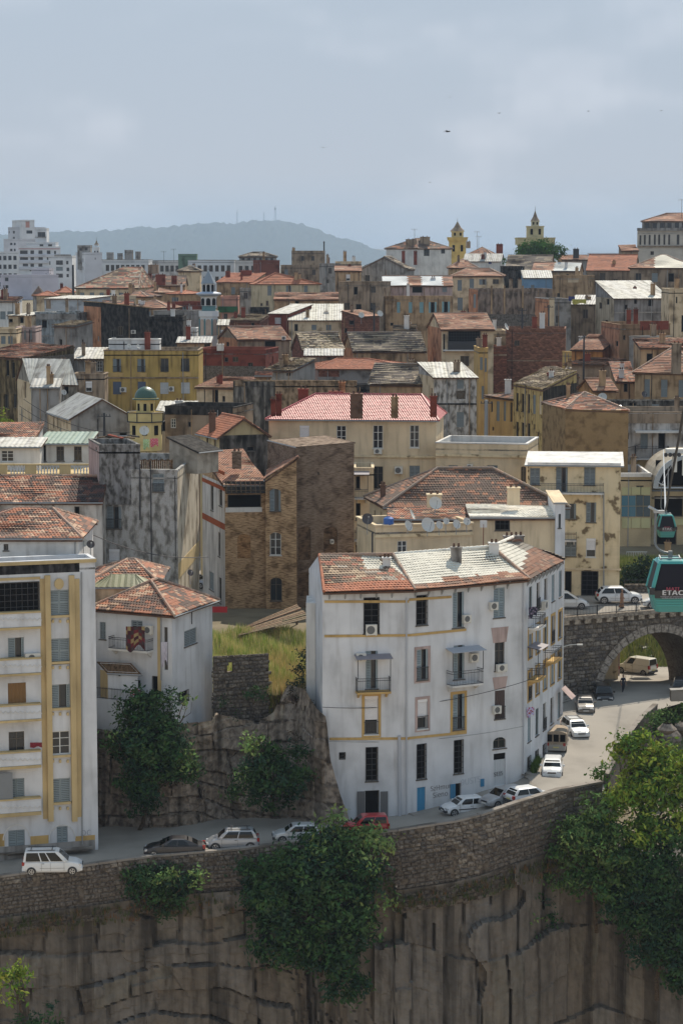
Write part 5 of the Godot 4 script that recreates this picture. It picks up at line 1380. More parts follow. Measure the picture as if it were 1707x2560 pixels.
func teal_minaret() -> void:
	var d := 432.0
	var px := 523.0
	var y := func(r: float) -> float: return y_at(r,d)
	var m := XYD(px,y.call(900.0),d)
	var c := Vector3(m.x,0,m.z)
	var teal := plainm(0.10,0.22,0.23,0.7)
	var wt := plainm(0.66,0.66,0.66,0.7)
	var t := thing("teal_minaret","white and teal minaret with a grey cone roof and arched galleries","minaret",m)
	var parts := [["base_stage",[[0,895],[1.75,895],[1.75,792],[0,791.9]],wt,8],["balcony_rail",[[1.8,792],[1.95,791],[1.95,777],[1.8,777]],wt,8],["shaft",[[1.35,792],[1.35,764]],teal,8],["shaft",[[1.5,764],[1.5,742],[2.0,740]],wt,8],["canopy",[[1.5,741],[2.35,736],[2.4,733],[1.2,729]],plainm(0.40,0.46,0.56,0.5),16],["lantern",[[1.15,731],[1.15,707]],wt,8],["cone_roof",[[1.5,709],[1.1,700],[0.05,676],[0.0,676]],plainm(0.22,0.25,0.28,0.5),12],["finial",[[0.06,677],[0.05,666],[0,666]],M.iron,5]]
	for p in parts:
		var pr := []
		for q in p[1]: pr.append([q[0],y.call(float(q[1]))])
		var g := MB.new()
		g.lathe(c,pr,p[3],0.5)
		commit(g,p[0],p[2],t,m)
	# arches: pale panels with round heads between teal posts
	for st in [[890.0,797.0,1.77,wallm(0.58,0.44,0.36,"soft","")],[763.0,745.0,1.53,M.void],[729.0,711.0,1.17,M.void]]:
		for k in 8:
			var a := TAU*(k+0.5)/8+PI/8
			var n := Vector3(cos(a),0,sin(a))
			var s := Vector3(-n.z,0,n.x)
			var w: float = st[2]*0.26
			var lo: float = y.call(st[0])
			var hi: float = y.call(st[1])
			if hi - lo > 5.0: lo = hi - 3.0
			var g := MB.new()
			var r: float = st[2]*0.935
			var pts := [c+n*r - s*w+Vector3(0,lo,0),c+n*r+s*w+Vector3(0,lo,0)]
			for i in 7: pts.append(c+n*r+s*cos(PI*i/6)*w+Vector3(0,hi - w+sin(PI*i/6)*w,0))
			g.prism(pts,n*0.04)
			commit(g,"arch_panel",st[3],t,m)
			if st[0] > 880.0:
				g = MB.new()
				g.tube(c+(n*cos(PI/8)+s*sin(PI/8))*1.78+Vector3(0,lo,0),c+(n*cos(PI/8)+s*sin(PI/8))*1.78+Vector3(0,hi,0),0.16,-1,5)
				commit(g,"post",teal,t,m)

func domed_tower() -> void:
	var d := 262.0
	var m := XYD(366,y_at(1120,d),d)
	var c := Vector3(m.x,0,m.z)
	var cr := wallm(0.68,0.55,0.26,"soft","")
	var t := thing("domed_tower","cream octagonal tower with a dark-framed gallery and a small green dome","minaret",m)
	var y := func(r: float) -> float: return y_at(r,d)
	for p in [["shaft",[[1.9,1125],[1.9,1052]],cr,8],["gallery",[[1.9,1054],[2.1,1052],[2.15,1031],[1.95,1031],[1.95,1034],[0,1034]],cr,8],["drum",[[1.12,1034],[1.12,999],[1.4,998],[1.4,994]],cr,8]]:
		var pr := []
		for q in p[1]: pr.append([q[0],y.call(float(q[1]))])
		var g := MB.new()
		g.lathe(c,pr,p[3],0.5)
		commit(g,p[0],p[2],t,m)
	var g := MB.new()
	var pr := []
	var b: float = y.call(996.0)
	for i in 9: pr.append([cos(PI*0.5*i/8)*1.28+0.004,b+sin(PI*0.5*i/8)*1.35])
	g.lathe(c,[[1.5,b - 0.12],[1.5,b],[1.28,b+0.01]]+pr,24)
	var dome := commit(g,"dome",plainm(0.035,0.085,0.06,0.38),t,m)
	g = MB.new()
	g.tube(c+Vector3(0,b+1.3,0),c+Vector3(0,b+1.9,0),0.05,0.02,5)
	commit(g,"finial",M.iron,dome,m)
	for k in 8:
		var a := TAU*k/8+PI/8
		g = MB.new()
		var n := Vector3(cos(a),0,sin(a))
		g.tube(c+n*2.17+Vector3(0,y.call(1053.0),0),c+n*2.17+Vector3(0,y.call(1030.0),0),0.06,-1,4)
		commit(g,"gallery_post",M.iron,t,m)
		var n2 := Vector3(cos(a+PI/8),0,sin(a+PI/8))
		for st in [[1.9*0.93,1086.0,1062.0,0.28],[1.12*0.93,1026.0,1008.0,0.17]]:
			g = MB.new()
			var s := Vector3(-n2.z,0,n2.x)
			var lo: float = y.call(st[1])
			var hi: float = y.call(st[2])
			g.box(c+n2*st[0] - s*st[3]+Vector3(0,lo,0),s*st[3]*2,Vector3(0,hi - lo,0),n2*0.03)
			commit(g,"window",M.void,t,m)
	g = MB.new()
	for r in [1053.0,1030.0]:
		for k in 8:
			var a := TAU*k/8+PI/8
			var e := TAU*(k+1)/8+PI/8
			g.tube(c+Vector3(cos(a),0,sin(a))*2.2+Vector3(0,y.call(r),0),c+Vector3(cos(e),0,sin(e))*2.2+Vector3(0,y.call(r),0),0.06,-1,4)
	commit(g,"gallery_frame",M.iron,t,m)

func build_haze() -> void:
	# a bank of blue summer haze lying in the valley between the town and the hill
	var f := FogVolume.new()
	f.name = "valley_haze"
	f.size = Vector3(3600,64,1250)
	f.position = Vector3(0,4,-1680)
	var m := FogMaterial.new()
	m.density = 0.0006
	m.albedo = Color(0.80,0.90,1.0)
	f.material = m
	f.set_meta("kind","stuff")
	add_child(f)

func build_station() -> void:
	var d := 269.0
	var cr := wallm(0.60,0.50,0.33,"soft","fine",0.05)
	var gt := wallm(0.50,0.50,0.30,"soft","",0.05)
	var t := house("cable_car_station","beige cable car station with blue glazing, a terrace and a vaulted canopy",[[1550,1188,d],[1628,1188,d]],{"dep":12.0,"base":-46.0,"cat": "station","wall": cr,"capm": M.whiteb,"bands":[[0,1550,1182,1626,1192,M.whiteb,0.3,"roof_edge"]]})
	var f: Dictionary = t.get_meta("faces")[0]
	var org := t.position
	# square wall panels and panes
	for r in [[1218,1237],[1295,1320]]:
		for i in 3:
			var q := frect(f,1553+i*24,r[0],1576+i*24,r[1])
			var g := MB.new()
			fbox(g,f,q.position.x+0.02,q.position.y,q.end.x - 0.02,q.end.y,-0.02,0.08)
			commit(g,"wall_panel",gt,t,org)
	for i in 4:
		for j in 2:
			var q := frect(f,1552+i*18.2,1239+j*27,1569.4+i*18.2,1265+j*27)
			var g := MB.new()
			fbox(g,f,q.position.x+0.03,q.position.y+0.03,q.end.x,q.end.y,-0.02,0.05)
			commit(g,"pane",M.glassb if i < 2 else plainm(0.02,0.06,0.09,0.1),t,org)
	# wide lower hall with the terrace in front
	var h := house("station_lower_hall","beige lower hall of the cable car station with a railed terrace and dark openings",[[1540,1402,263],[1780,1402,263]],{"dep":6.0,"base":-46.0,"cat": "station hall","wall": cr,"cap":0.02})
	var fh: Dictionary = h.get_meta("faces")[0]
	var g := MB.new()
	var q := frect(fh,1566,1338,1609,1362)
	for v in [0.1,1.0]: g.tube(fp(fh,q.position.x,fh.top+v,-0.2),fp(fh,q.end.x+0.4,fh.top+v,-0.2),0.035,-1,4)
	var u: float = q.position.x
	while u < q.end.x+0.4:
		g.tube(fp(fh,u,fh.top,-0.2),fp(fh,u,fh.top+1.0,-0.2),0.022,-1,4)
		u += 0.2
	commit(g,"railing",M.framew,h,h.position)
	house("station_hall","dark-windowed boarding hall under the vaulted canopy of the cable car station",[[1628,1232,270],[1790,1232,270]],{"dep":9.0,"base":-46.0,"cat": "station hall","wall": cr,"wins":[[0,1634,1240,1706,1292,"vn"],[0,1640,1318,1690,1362,"vn"]],"bands":[[0,1628,1296,1750,1312,gt,0.3,"panel"]]})
	# barrel vault: its open end shows a grey arched rim
	var ax := XYD(1724,y_at(1216,d),d - 2.0)
	var v := thing("vaulted_canopy","curved beige barrel canopy with a grey arched rim above the boarding hall","canopy",ax)
	var r := 4.1
	for i in 18:
		var a := PI*i/18
		var b := PI*(i+1)/18
		var pa := Vector3(cos(a),sin(a)*0.92,0)
		var pb := Vector3(cos(b),sin(b)*0.92,0)
		g = MB.new()
		g.prism([ax+pa*r,ax+pb*r,ax+pb*(r+0.12),ax+pa*(r+0.12)],Vector3(0,0,-11.0))
		commit(g,"roof_panel",wallm(0.46,0.42,0.35,"med","fine",0.06),v,ax)
	g = MB.new()
	for i in 18:
		var a := PI*i/18
		var b := PI*(i+1)/18
		var pa := Vector3(cos(a),sin(a)*0.92,0)
		var pb := Vector3(cos(b),sin(b)*0.92,0)
		g.prism([ax+pa*(r - 0.35),ax+pb*(r - 0.35),ax+pb*(r+0.2),ax+pa*(r+0.2)],Vector3(0,0,0.35))
	commit(g,"arched_rim",plainm(0.34,0.38,0.42,0.5),v,ax)
	g = MB.new()
	for k in [-2.6,0.0,2.6]: g.tube(ax+Vector3(k,0,0.15),ax+Vector3(k,sqrt(maxf(0.1,r*r - k*k))*0.9,0.15),0.07,-1,5)
	g.tube(ax+Vector3(-r,0.05,0.15),ax+Vector3(r,0.05,0.15),0.12,-1,5)
	commit(g,"glazing_bar",plainm(0.34,0.38,0.42,0.5),v,ax)
	g = MB.new()
	g.cbox(ax+Vector3(0,1.4,-4.0),Vector3(r*1.7,3.0,0.2))
	commit(g,"back_wall",M.void,v,ax)
	# wheel train of the ropeway above the canopy
	var wt := P(1672,1136,262)
	var w := thing("cable_support","white and dark ropeway wheel frame standing on the station canopy","cable support",wt)
	g = MB.new()
	g.cbox(wt+Vector3(0.9,0.4,0),Vector3(2.6,0.5,1.0))
	g.cbox(wt+Vector3(0.6,-0.8,0),Vector3(0.5,2.4,0.6))
	g.cbox(wt+Vector3(1.7,-1.4,0),Vector3(0.4,2.0,0.5))
	commit(g,"frame",M.framew,w,wt)
	for i in 4:
		g = MB.new()
		g.tube(wt+Vector3(-0.5+i*0.5,0.0,0.5),wt+Vector3(-0.5+i*0.5,0.0,0.7),0.24,-1,10)
		commit(g,"wheel",M.iron,w,wt)

func gondola(label: String,c: Vector3,arm_top: Vector3,text_side := true) -> void:
	# c is the middle of the floor; the cabin flares to its waist and narrows again
	var t := thing("cable_car_cabin",label,"cable car",c)
	var teal := plainm(0.055,0.31,0.30,0.35)
	var teal2 := plainm(0.045,0.235,0.225,0.4)
	var prof := [[0.73,0.0],[0.97,0.96],[0.92,1.2],[0.66,2.22],[0.60,2.34]]
	var z := 0.92
	var sec := func(i: int,e: float) -> Array:
		var w: float = prof[i][0] - e
		var d: float = z*(prof[i][0]/0.97*0.35+0.65) - e
		var y: float = prof[i][1]
		var k := 0.14
		return [c+Vector3(-w,y,d - k),c+Vector3(-w+k,y,d),c+Vector3(w - k,y,d),c+Vector3(w,y,d - k),c+Vector3(w,y,-d+k),c+Vector3(w - k,y,-d),c+Vector3(-w+k,y,-d),c+Vector3(-w,y,-d+k)]
	# lower panel
	var g := MB.new()
	var a = sec.call(0,0.0)
	var b = sec.call(1,0.0)
	for i in 8: g.quad(a[i],a[(i+1) % 8],b[(i+1) % 8],b[i])
	for i in range(1,7): g.tri(a[0],a[i+1],a[i])
	commit(g,"lower_shell",teal2,t,c)
	for k in 4:
		g = MB.new()
		var y := 0.30+0.12*k
		var w := lerpf(0.73,0.97,y/0.96)
		g.cbox(c+Vector3(0,y,z*(w/0.97*0.35+0.65)+0.008),Vector3(w*1.75,0.05,0.03))
		commit(g,"rib",teal,t,c)
	# dark glazed middle
	g = MB.new()
	for s in [[1,2],[2,3]]:
		var p = sec.call(s[0],0.03)
		var q = sec.call(s[1],0.03)
		for i in 8: g.quad(p[i],p[(i+1) % 8],q[(i+1) % 8],q[i])
	commit(g,"window",plainm(0.016,0.017,0.026,0.3,0.0,0.25),t,c)
	# teal corner posts and roof
	for s in [[-1,1],[1,1],[1,-1],[-1,-1]]:
		g = MB.new()
		for j in [1,2]:
			var w0: float = prof[j][0]
			var w1: float = prof[j+1][0]
			var d0 := z*(w0/0.97*0.35+0.65)
			var d1 := z*(w1/0.97*0.35+0.65)
			g.tube(c+Vector3(s[0]*(w0 - 0.06),prof[j][1],s[1]*(d0 - 0.06)),c+Vector3(s[0]*(w1 - 0.06),prof[j+1][1],s[1]*(d1 - 0.06)),0.10,0.09,8)
		commit(g,"corner_post",teal,t,c)
	g = MB.new()
	a = sec.call(3,0.0)
	b = sec.call(4,0.04)
	for i in 8: g.quad(a[i],a[(i+1) % 8],b[(i+1) % 8],b[i])
	for i in range(1,7): g.tri(b[0],b[i],b[i+1])
	commit(g,"roof",teal,t,c)
	for s in [-1.0,1.0]:
		g = MB.new()
		g.cbox(c+Vector3(s*0.93,0.98,z - 0.02),Vector3(0.22,0.32,0.2))
		commit(g,"bumper",M.iron,t,c)
	g = MB.new()
	g.cbox(c+Vector3(0,0.83,z+0.03),Vector3(1.62,0.36,0.03))
	commit(g,"sign_band",plainm(0.02,0.02,0.026,0.3),t,c)
	var f := face(c+Vector3(-1,0,z+0.05),c+Vector3(1,0,z+0.05),0,1)
	for q in [["ETAC",0.22,0.97,plainm(0.5,0.5,0.52)],["MATI",0.16,1.14,plainm(0.28,0.05,0.08)],["transport par telepherique",0.055,0.79,plainm(0.32,0.32,0.36)],["service urbain de la ville",0.055,0.72,plainm(0.32,0.32,0.36)]]:
		var tm := TextMesh.new()
		tm.text = q[0]
		var sf := SystemFont.new()
		sf.font_names = PackedStringArray(["Droid Sans"])
		sf.font_weight = 700
		tm.font = sf
		tm.font_size = 48
		tm.pixel_size = q[1]/34.0
		tm.depth = 0.012
		tm.material = q[3]
		var o := MeshInstance3D.new()
		o.name = "lettering"
		o.mesh = tm
		o.position = Vector3(0,q[2] - 0.06,z+0.06)
		o.scale = Vector3(1.35 if q[1] > 0.2 else 1.1,1,1)
		t.add_child(o,true)
	# roof rails and the curved hanger arm up to the grip
	g = MB.new()
	for s in [-1.0,1.0]: g.tube(c+Vector3(-0.5,2.42,s*0.4),c+Vector3(0.5,2.42,s*0.4),0.04,-1,6)
	for s in [-0.45,0.45]: g.tube(c+Vector3(s,2.3,0.4),c+Vector3(s,2.46,-0.4),0.04,-1,6)
	commit(g,"roof_frame",M.pipe,t,c)
	g = MB.new()
	var p0 := c+Vector3(0,2.4,0)
	var bend := Vector3(arm_top.x - 0.02,c.y+3.1,c.z)
	var pts := [p0,p0+Vector3(0,0.22,0)]
	for i in 7:
		var k := (i+1)/7.0
		var e0 := p0+Vector3(0,0.22,0)
		var ctrl := Vector3(lerpf(e0.x,bend.x,0.85),e0.y+0.02,c.z)
		var m := e0.lerp(ctrl,k).lerp(ctrl.lerp(bend,k),k)
		pts.append(m)
	pts.append(arm_top)
	g.path(pts,0.055,8)
	g.cbox(p0+Vector3(0,0.15,0),Vector3(0.18,0.34,0.18))
	commit(g,"hanger_arm",plainm(0.15,0.165,0.18,0.5),t,c)
	g = MB.new()
	g.tube(arm_top+Vector3(-0.35,0.25,0.2),arm_top+Vector3(0.25,-0.08,-0.1),0.07,-1,6)
	g.cbox(arm_top+Vector3(0.15,0,0),Vector3(0.5,0.12,0.2))
	commit(g,"cable_grip",plainm(0.36,0.38,0.40,0.4,0.3),t,c)

func build_gondolas() -> void:
	var d := 106.0
	var c := P(1672,1523,d)
	var grip := P(1638,1279,d)
	gondola("teal cable car cabin hanging close over the gorge, cut by the edge of the view",c,grip)
	var e := 240.0
	var c2 := P(1663,1341,e)
	gondola("smaller teal cable car cabin arriving in front of the dark boarding hall",c2,P(1652,1212,e))
	var at := grip+Vector3(0.45,0.05,0)
	cable("haul_cable","thick dark ropeway cable slanting down to the near teal cabin's grip",P(1716,985,66.0),at,0.0,0.045,M.iron)
	cable("haul_cable","pale ropeway cable running from the near cabin's grip up to the station",at,P(1657,1124,264),0.0,0.042,plainm(0.5,0.52,0.54,0.4))
	cable("haul_cable","dark return cable above the farther teal cabin",P(1652,1212,e),P(1690,1140,266),0.0,0.04,M.iron)

func street_things() -> void:
	var pw := Color(0.66,0.67,0.68)
	var ps := Color(0.36,0.37,0.39)
	var hatch := {"L":3.75,"W":1.62,"H":1.42,"belt":0.9,"hood":0.95,"rs":0.42,"ws":0.62,"strip":1,"darkbump":1}
	car("white minivan with black side glass parked in front of the yellow-banded block","van",G(133,2181,-46.06),4,pw,{"L":4.4,"W":1.78,"H":1.80,"belt":1.02,"hood":0.98,"ws":0.78,"rs":0.12,"boot":0.06,"nose":0.86,"cuts":[0.04,0.40,0.60,0.9],"rack":1})
	car("black saloon car parked on the lower road under the fig tree","car",G(437,2138,-45.78),184,Color(0.012,0.011,0.016),{"L":4.6,"W":1.80,"H":1.44,"belt":0.93,"hood":1.15,"boot":0.5,"rs":0.95,"ws":0.85,"cuts":[0.2,0.55,0.86]})
	car("silver crossover with roof rails parked behind the black saloon","car",G(581,2122,-45.56),184,ps,{"L":4.05,"W":1.74,"H":1.60,"belt":1.0,"hood":0.9,"rs":0.3,"wr":0.33,"rack":1,"darkbump":1,"metal":0.3})
	car("pale silver three-door hatchback half hidden behind the tree at the parapet","car",G(742,2103,-45.2),185,Color(0.48,0.49,0.5),hatch.merged({"metal":0.2}))
	car("red van with a black window showing above the leaves by the big dark doorway","van",G(912,2086,-44.78),187,Color(0.36,0.012,0.02),{"L":3.6,"W":1.6,"H":1.6,"belt":0.98,"rs":0.1,"boot":0.05,"cuts":[0.04,0.48,0.9]})
	car("white hatchback parked below the scribbled wall","car",G(1160,2034,-44.4),199,pw,hatch)
	car("silver hatchback parked nose out beyond the white hatchback below the scribbled wall","car",G(1258,2012,-43.6),214,ps,{"metal":0.3,"H":1.47})
	car("white hatchback with an open door, rear toward the gorge, at the parapet bend","car",G(1322,2008,-43.3),28,pw,hatch.merged({"L":3.85},true))
	car("white hatchback facing the gorge at the corner of the white house","car",G(1380,1938,-43.1),-97,pw,{"L":4.05,"W":1.74,"H":1.45,"belt":0.95,"nose":0.80,"hood":0.9,"ws":0.85})
	canvas_truck()
	car("white estate car with roof bars parked beyond the canvas-topped pickup","car",G(1437,1838,-42.3),-80,pw,{"L":4.2,"rs":0.25,"W":1.66,"rack":1})
	car("old grey-brown hatchback facing out in the bridge's shadow","car",G(1461,1778,-41.6),-93,Color(0.16,0.14,0.125),{"L":4.1,"boot":0.3,"rs":0.7,"W":1.64,"H":1.4})
	car("black estate car facing out under the bridge's edge","car",G(1507,1752,-41.5),-92,Color(0.012,0.012,0.014),{"L":4.1,"W":1.72,"H":1.5})
	car("cream panel van with dark rear windows parked beyond the arch","van",G(1590,1684,-42.7),138,Color(0.60,0.57,0.49),{"L":4.1,"W":1.68,"H":1.80,"belt":1.08,"rs":0.06,"boot":0.04,"panel":1,"cuts":[0.05,0.62,0.9],"hood":0.9,"darkbump":1,"tl":0.4})
	car("dark grey people carrier nosing downhill behind the cream panel van","car",G(1606,1654,-43.2),-52,Color(0.05,0.045,0.05),{"L":4.5,"W":1.82,"H":1.72,"belt":1.02,"rs":0.2,"metal":0.4,"rack":1})
	car("dark car at the edge of the view on the sunlit lower road","car",G(1702,1735,-41.2),-100,Color(0.03,0.028,0.03),{"L":4.2,"W":1.74})
	car("white people carrier on the bridge road, half behind the white house","car",XYD(1412,-33.8,219.0),2,pw,{"L":4.3,"W":1.78,"H":1.66,"belt":0.98,"hood":0.85,"ws":1.0,"rs":0.15})
	car("white crossover car crossing the bridge road beside a person in a brown robe","car",XYD(1545,-33.8,222.5),1,pw,{"L":4.35,"W":1.82,"H":1.62,"belt":1.02,"nose":0.88,"wr":0.35,"rs":0.55,"ws":0.8,"darkbump":1})
	car("white car almost hidden behind the near cable car cabin on the bridge road","car",XYD(1655,-33.8,219.5),181,pw)
	var lane := [["white pickup van facing down the lane beside the stained grey house",474,252.0,-88.0,pw,1.9],["silver-blue car parked askew at the near end of the lane",487,243.0,-28.0,Color(0.30,0.34,0.42),1.4],["white car tail to tail in the lane queue",506,282.0,-90.0,pw,1.45],["blue-grey car in the lane queue",507,270.0,-90.0,Color(0.12,0.16,0.24),1.45],["far white car at the top of the lane queue",507,300.0,-90.0,pw,1.6]]
	for q in lane:
		var x := x_at(q[1],-35.0,q[2])
		car(q[0],"car",Vector3(x,terr(x,q[2])+0.08,-q[2]),q[3],q[4],{"H": q[5],"belt": q[5]*0.64,"group": "cars in the lane"})
	person("man in a dark shirt and trousers walking on the sunlit road beyond the arch",G(1556,1733,-41.25),20,false,Color(0.02,0.022,0.035),Color(0.018,0.018,0.024))
	person("person in a long brown robe walking along the bridge road",XYD(1553,-33.8,219.2),85,true,Color(0.24,0.14,0.09),Color(0.24,0.14,0.09))
	# stone sign with the year,beyond the arch
	var d := 243.0
	var m := XYD(1680,-43.4,d)
	var t := thing("year_monument","dark block monument lettered with the year 2012, beyond the arch","monument",m)
	var dk := wallm(0.055,0.06,0.07,"soft","fine",0.3)
	var f := face(m - Vector3(2,0,0),m+Vector3(2,0,0),-44,-40)
	for q in [[1649,1646,1712,1664,0.0],[1649,1617,1672,1645,0.1],[1680,1613,1712,1638,-0.1]]:
		var r := frect(f,q[0],q[1],q[2],q[3])
		var g := MB.new()
		fbox(g,f,r.position.x,r.position.y,r.end.x,r.end.y,-1.0,q[4])
		commit(g,"block",dk,t,m)
		g = MB.new()
		fbox(g,f,r.position.x - 0.03,r.end.y+0.002,r.end.x+0.03,r.end.y+0.1,-1.05,q[4]+0.04)
		commit(g,"cap",M.dust,t,m)
	lettering("2012",t,m,f,1678,1655,0.56,plainm(0.28,0.28,0.31),0.01)
	lettering("G",t,m,f,1660,1632,0.95,plainm(0.30,0.31,0.35),0.11)
	lettering("0",t,m,f,1698,1626,0.8,plainm(0.45,0.44,0.44),-0.09)
	# pinkish pillar with red paint marks,and a low wall,beside the arch's foot
	var pl := XYD(1538,-42.6,231.0)
	t = thing("painted_pillar","pinkish pillar daubed with a red arrow and letters, seen through the arch","pillar",pl)
	var g := MB.new()
	var f2 := face(pl - Vector3(0.45,0,0),pl+Vector3(0.4,0,0),-43.0,-37.4)
	fbox(g,f2,0,-43.0,0.85,-37.4,-0.8,0)
	commit(g,"pillar_body",M.pink,t,pl)
	g = MB.new()
	fbox(g,f2,0.15,-40.4,0.7,-40.3,0,0.012)
	fbox(g,f2,0.15,-40.45,0.25,-40.2,0,0.013)
	commit(g,"arrow_mark",plainm(0.35,0.04,0.03),t,pl)
	lettering("Rea",t,pl,f2,1538,1668,0.4,plainm(0.35,0.04,0.03),0.012)
	g = MB.new()
	g.box(XYD(1478,-43.0,230.5),Vector3(1.9,0,0),Vector3(0,5.6,0),Vector3(0,0,-1.0))
	tag(commit(g,"abutment_wall",M.brown,null,XYD(1478,-43.0,230.5)),"brown wall behind the arch's foot beside the red-daubed pillar","wall")
	# parapet on the inner bend
	var a := XYD(1676,-40.6,207.5)
	t = thing("bend_wall","low concrete wall end lit by the sun at the road's bend","low wall",a)
	g = MB.new()
	g.box(a,Vector3(3.4,0.1,0),Vector3(0,0.95,0),Vector3(0,0,-0.8))
	commit(g,"wall",M.dust,t,a)
	g = MB.new()
	g.box(a+Vector3(-0.06,0.952,0.06),Vector3(3.5,0.1,0),Vector3(0,0.12,0),Vector3(0,0,-0.92))
	commit(g,"coping",M.deck,t,a)
	# low wall with railing behind the crossover car
	a = XYD(1560,-33.9,229.5)
	t = thing("roadside_wall","low rubble wall topped with a dark rail behind the white crossover car","low wall",a)
	var f3 := face(a,a+Vector3(9,0.3,0),-36,-33.0)
	g = MB.new()
	fbox(g,f3,0,-36,9,-33.0,-0.4,0)
	commit(g,"wall",M.mortar,t,a)
	stones(t,a,f3,Rect2(0,-34.0,9,1.0),0.34,80,71)
	g = MB.new()
	g.tube(fp(f3,0,-32.6,-0.2),fp(f3,9,-32.6,-0.2),0.04,-1,5)
	for i in 7: g.tube(fp(f3,i*1.45,-33.0,-0.2),fp(f3,i*1.45,-32.6,-0.2),0.03,-1,5)
	commit(g,"railing",M.iron,t,a)
	# low parapet on the road's right edge toward the bridge
	var pts := [XYD(1507,-42.2,184.6),XYD(1560,-41.6,197.0),XYD(1598,-41.1,203.0),XYD(1632,-40.8,207.0)]
	t = thing("bend_parapet","low stone parapet curving back from the cliff corner toward the bridge","parapet",pts[0])
	for i in 3:
		g = MB.new()
		var u: Vector3 = pts[i+1] - pts[i]
		var n := Vector3(u.z,0,-u.x).normalized()*-0.4
		g.box(pts[i] - Vector3(0,4.0,0),u,Vector3(0,4.0,0),n)
		commit(g,"wall",M.stone,t,pts[0])
		var k := int(u.length()/1.4)
		for j in k:
			g = MB.new()
			g.box(pts[i].lerp(pts[i+1],(j+0.02)/k)+n*-0.1,u*(0.96/k),Vector3(0,0.13,0),n*1.2)
			commit(g,"coping_stone",M.dust,t,pts[0])

func canvas_truck() -> void:
	var at := G(1392,1872,-42.6)
	var o := car("beige pickup with a tall canvas cover and dark openings in its rear flap","pickup truck",at,82,Color(0.30,0.29,0.27),{"L":4.6,"W":1.75,"H":1.75,"belt":1.02,"boot":2.3,"booth":0.95,"rs":0.1,"ws":0.6,"name": "pickup_truck"})
	var g := MB.new()
	var cv := wallm(0.46,0.37,0.28,"soft","fine",0.3)
	var p := []
	for i in 9:
		var a := PI*i/8
		p.append(Vector3(-2.3,1.75+sin(a)*0.28,-cos(a)*0.9))
	p.append(Vector3(-2.3,0.85,0.9))
	p.append(Vector3(-2.3,0.85,-0.9))
	g.prism(p,Vector3(2.75,0,0))
	commit(g,"canvas_cover",cv,o)
	for i in 3:
		g = MB.new()
		g.cbox(Vector3(-2.31,1.42,-0.56+i*0.56),Vector3(0.03,0.62,0.44))
		commit(g,"flap_opening",M.void,o)

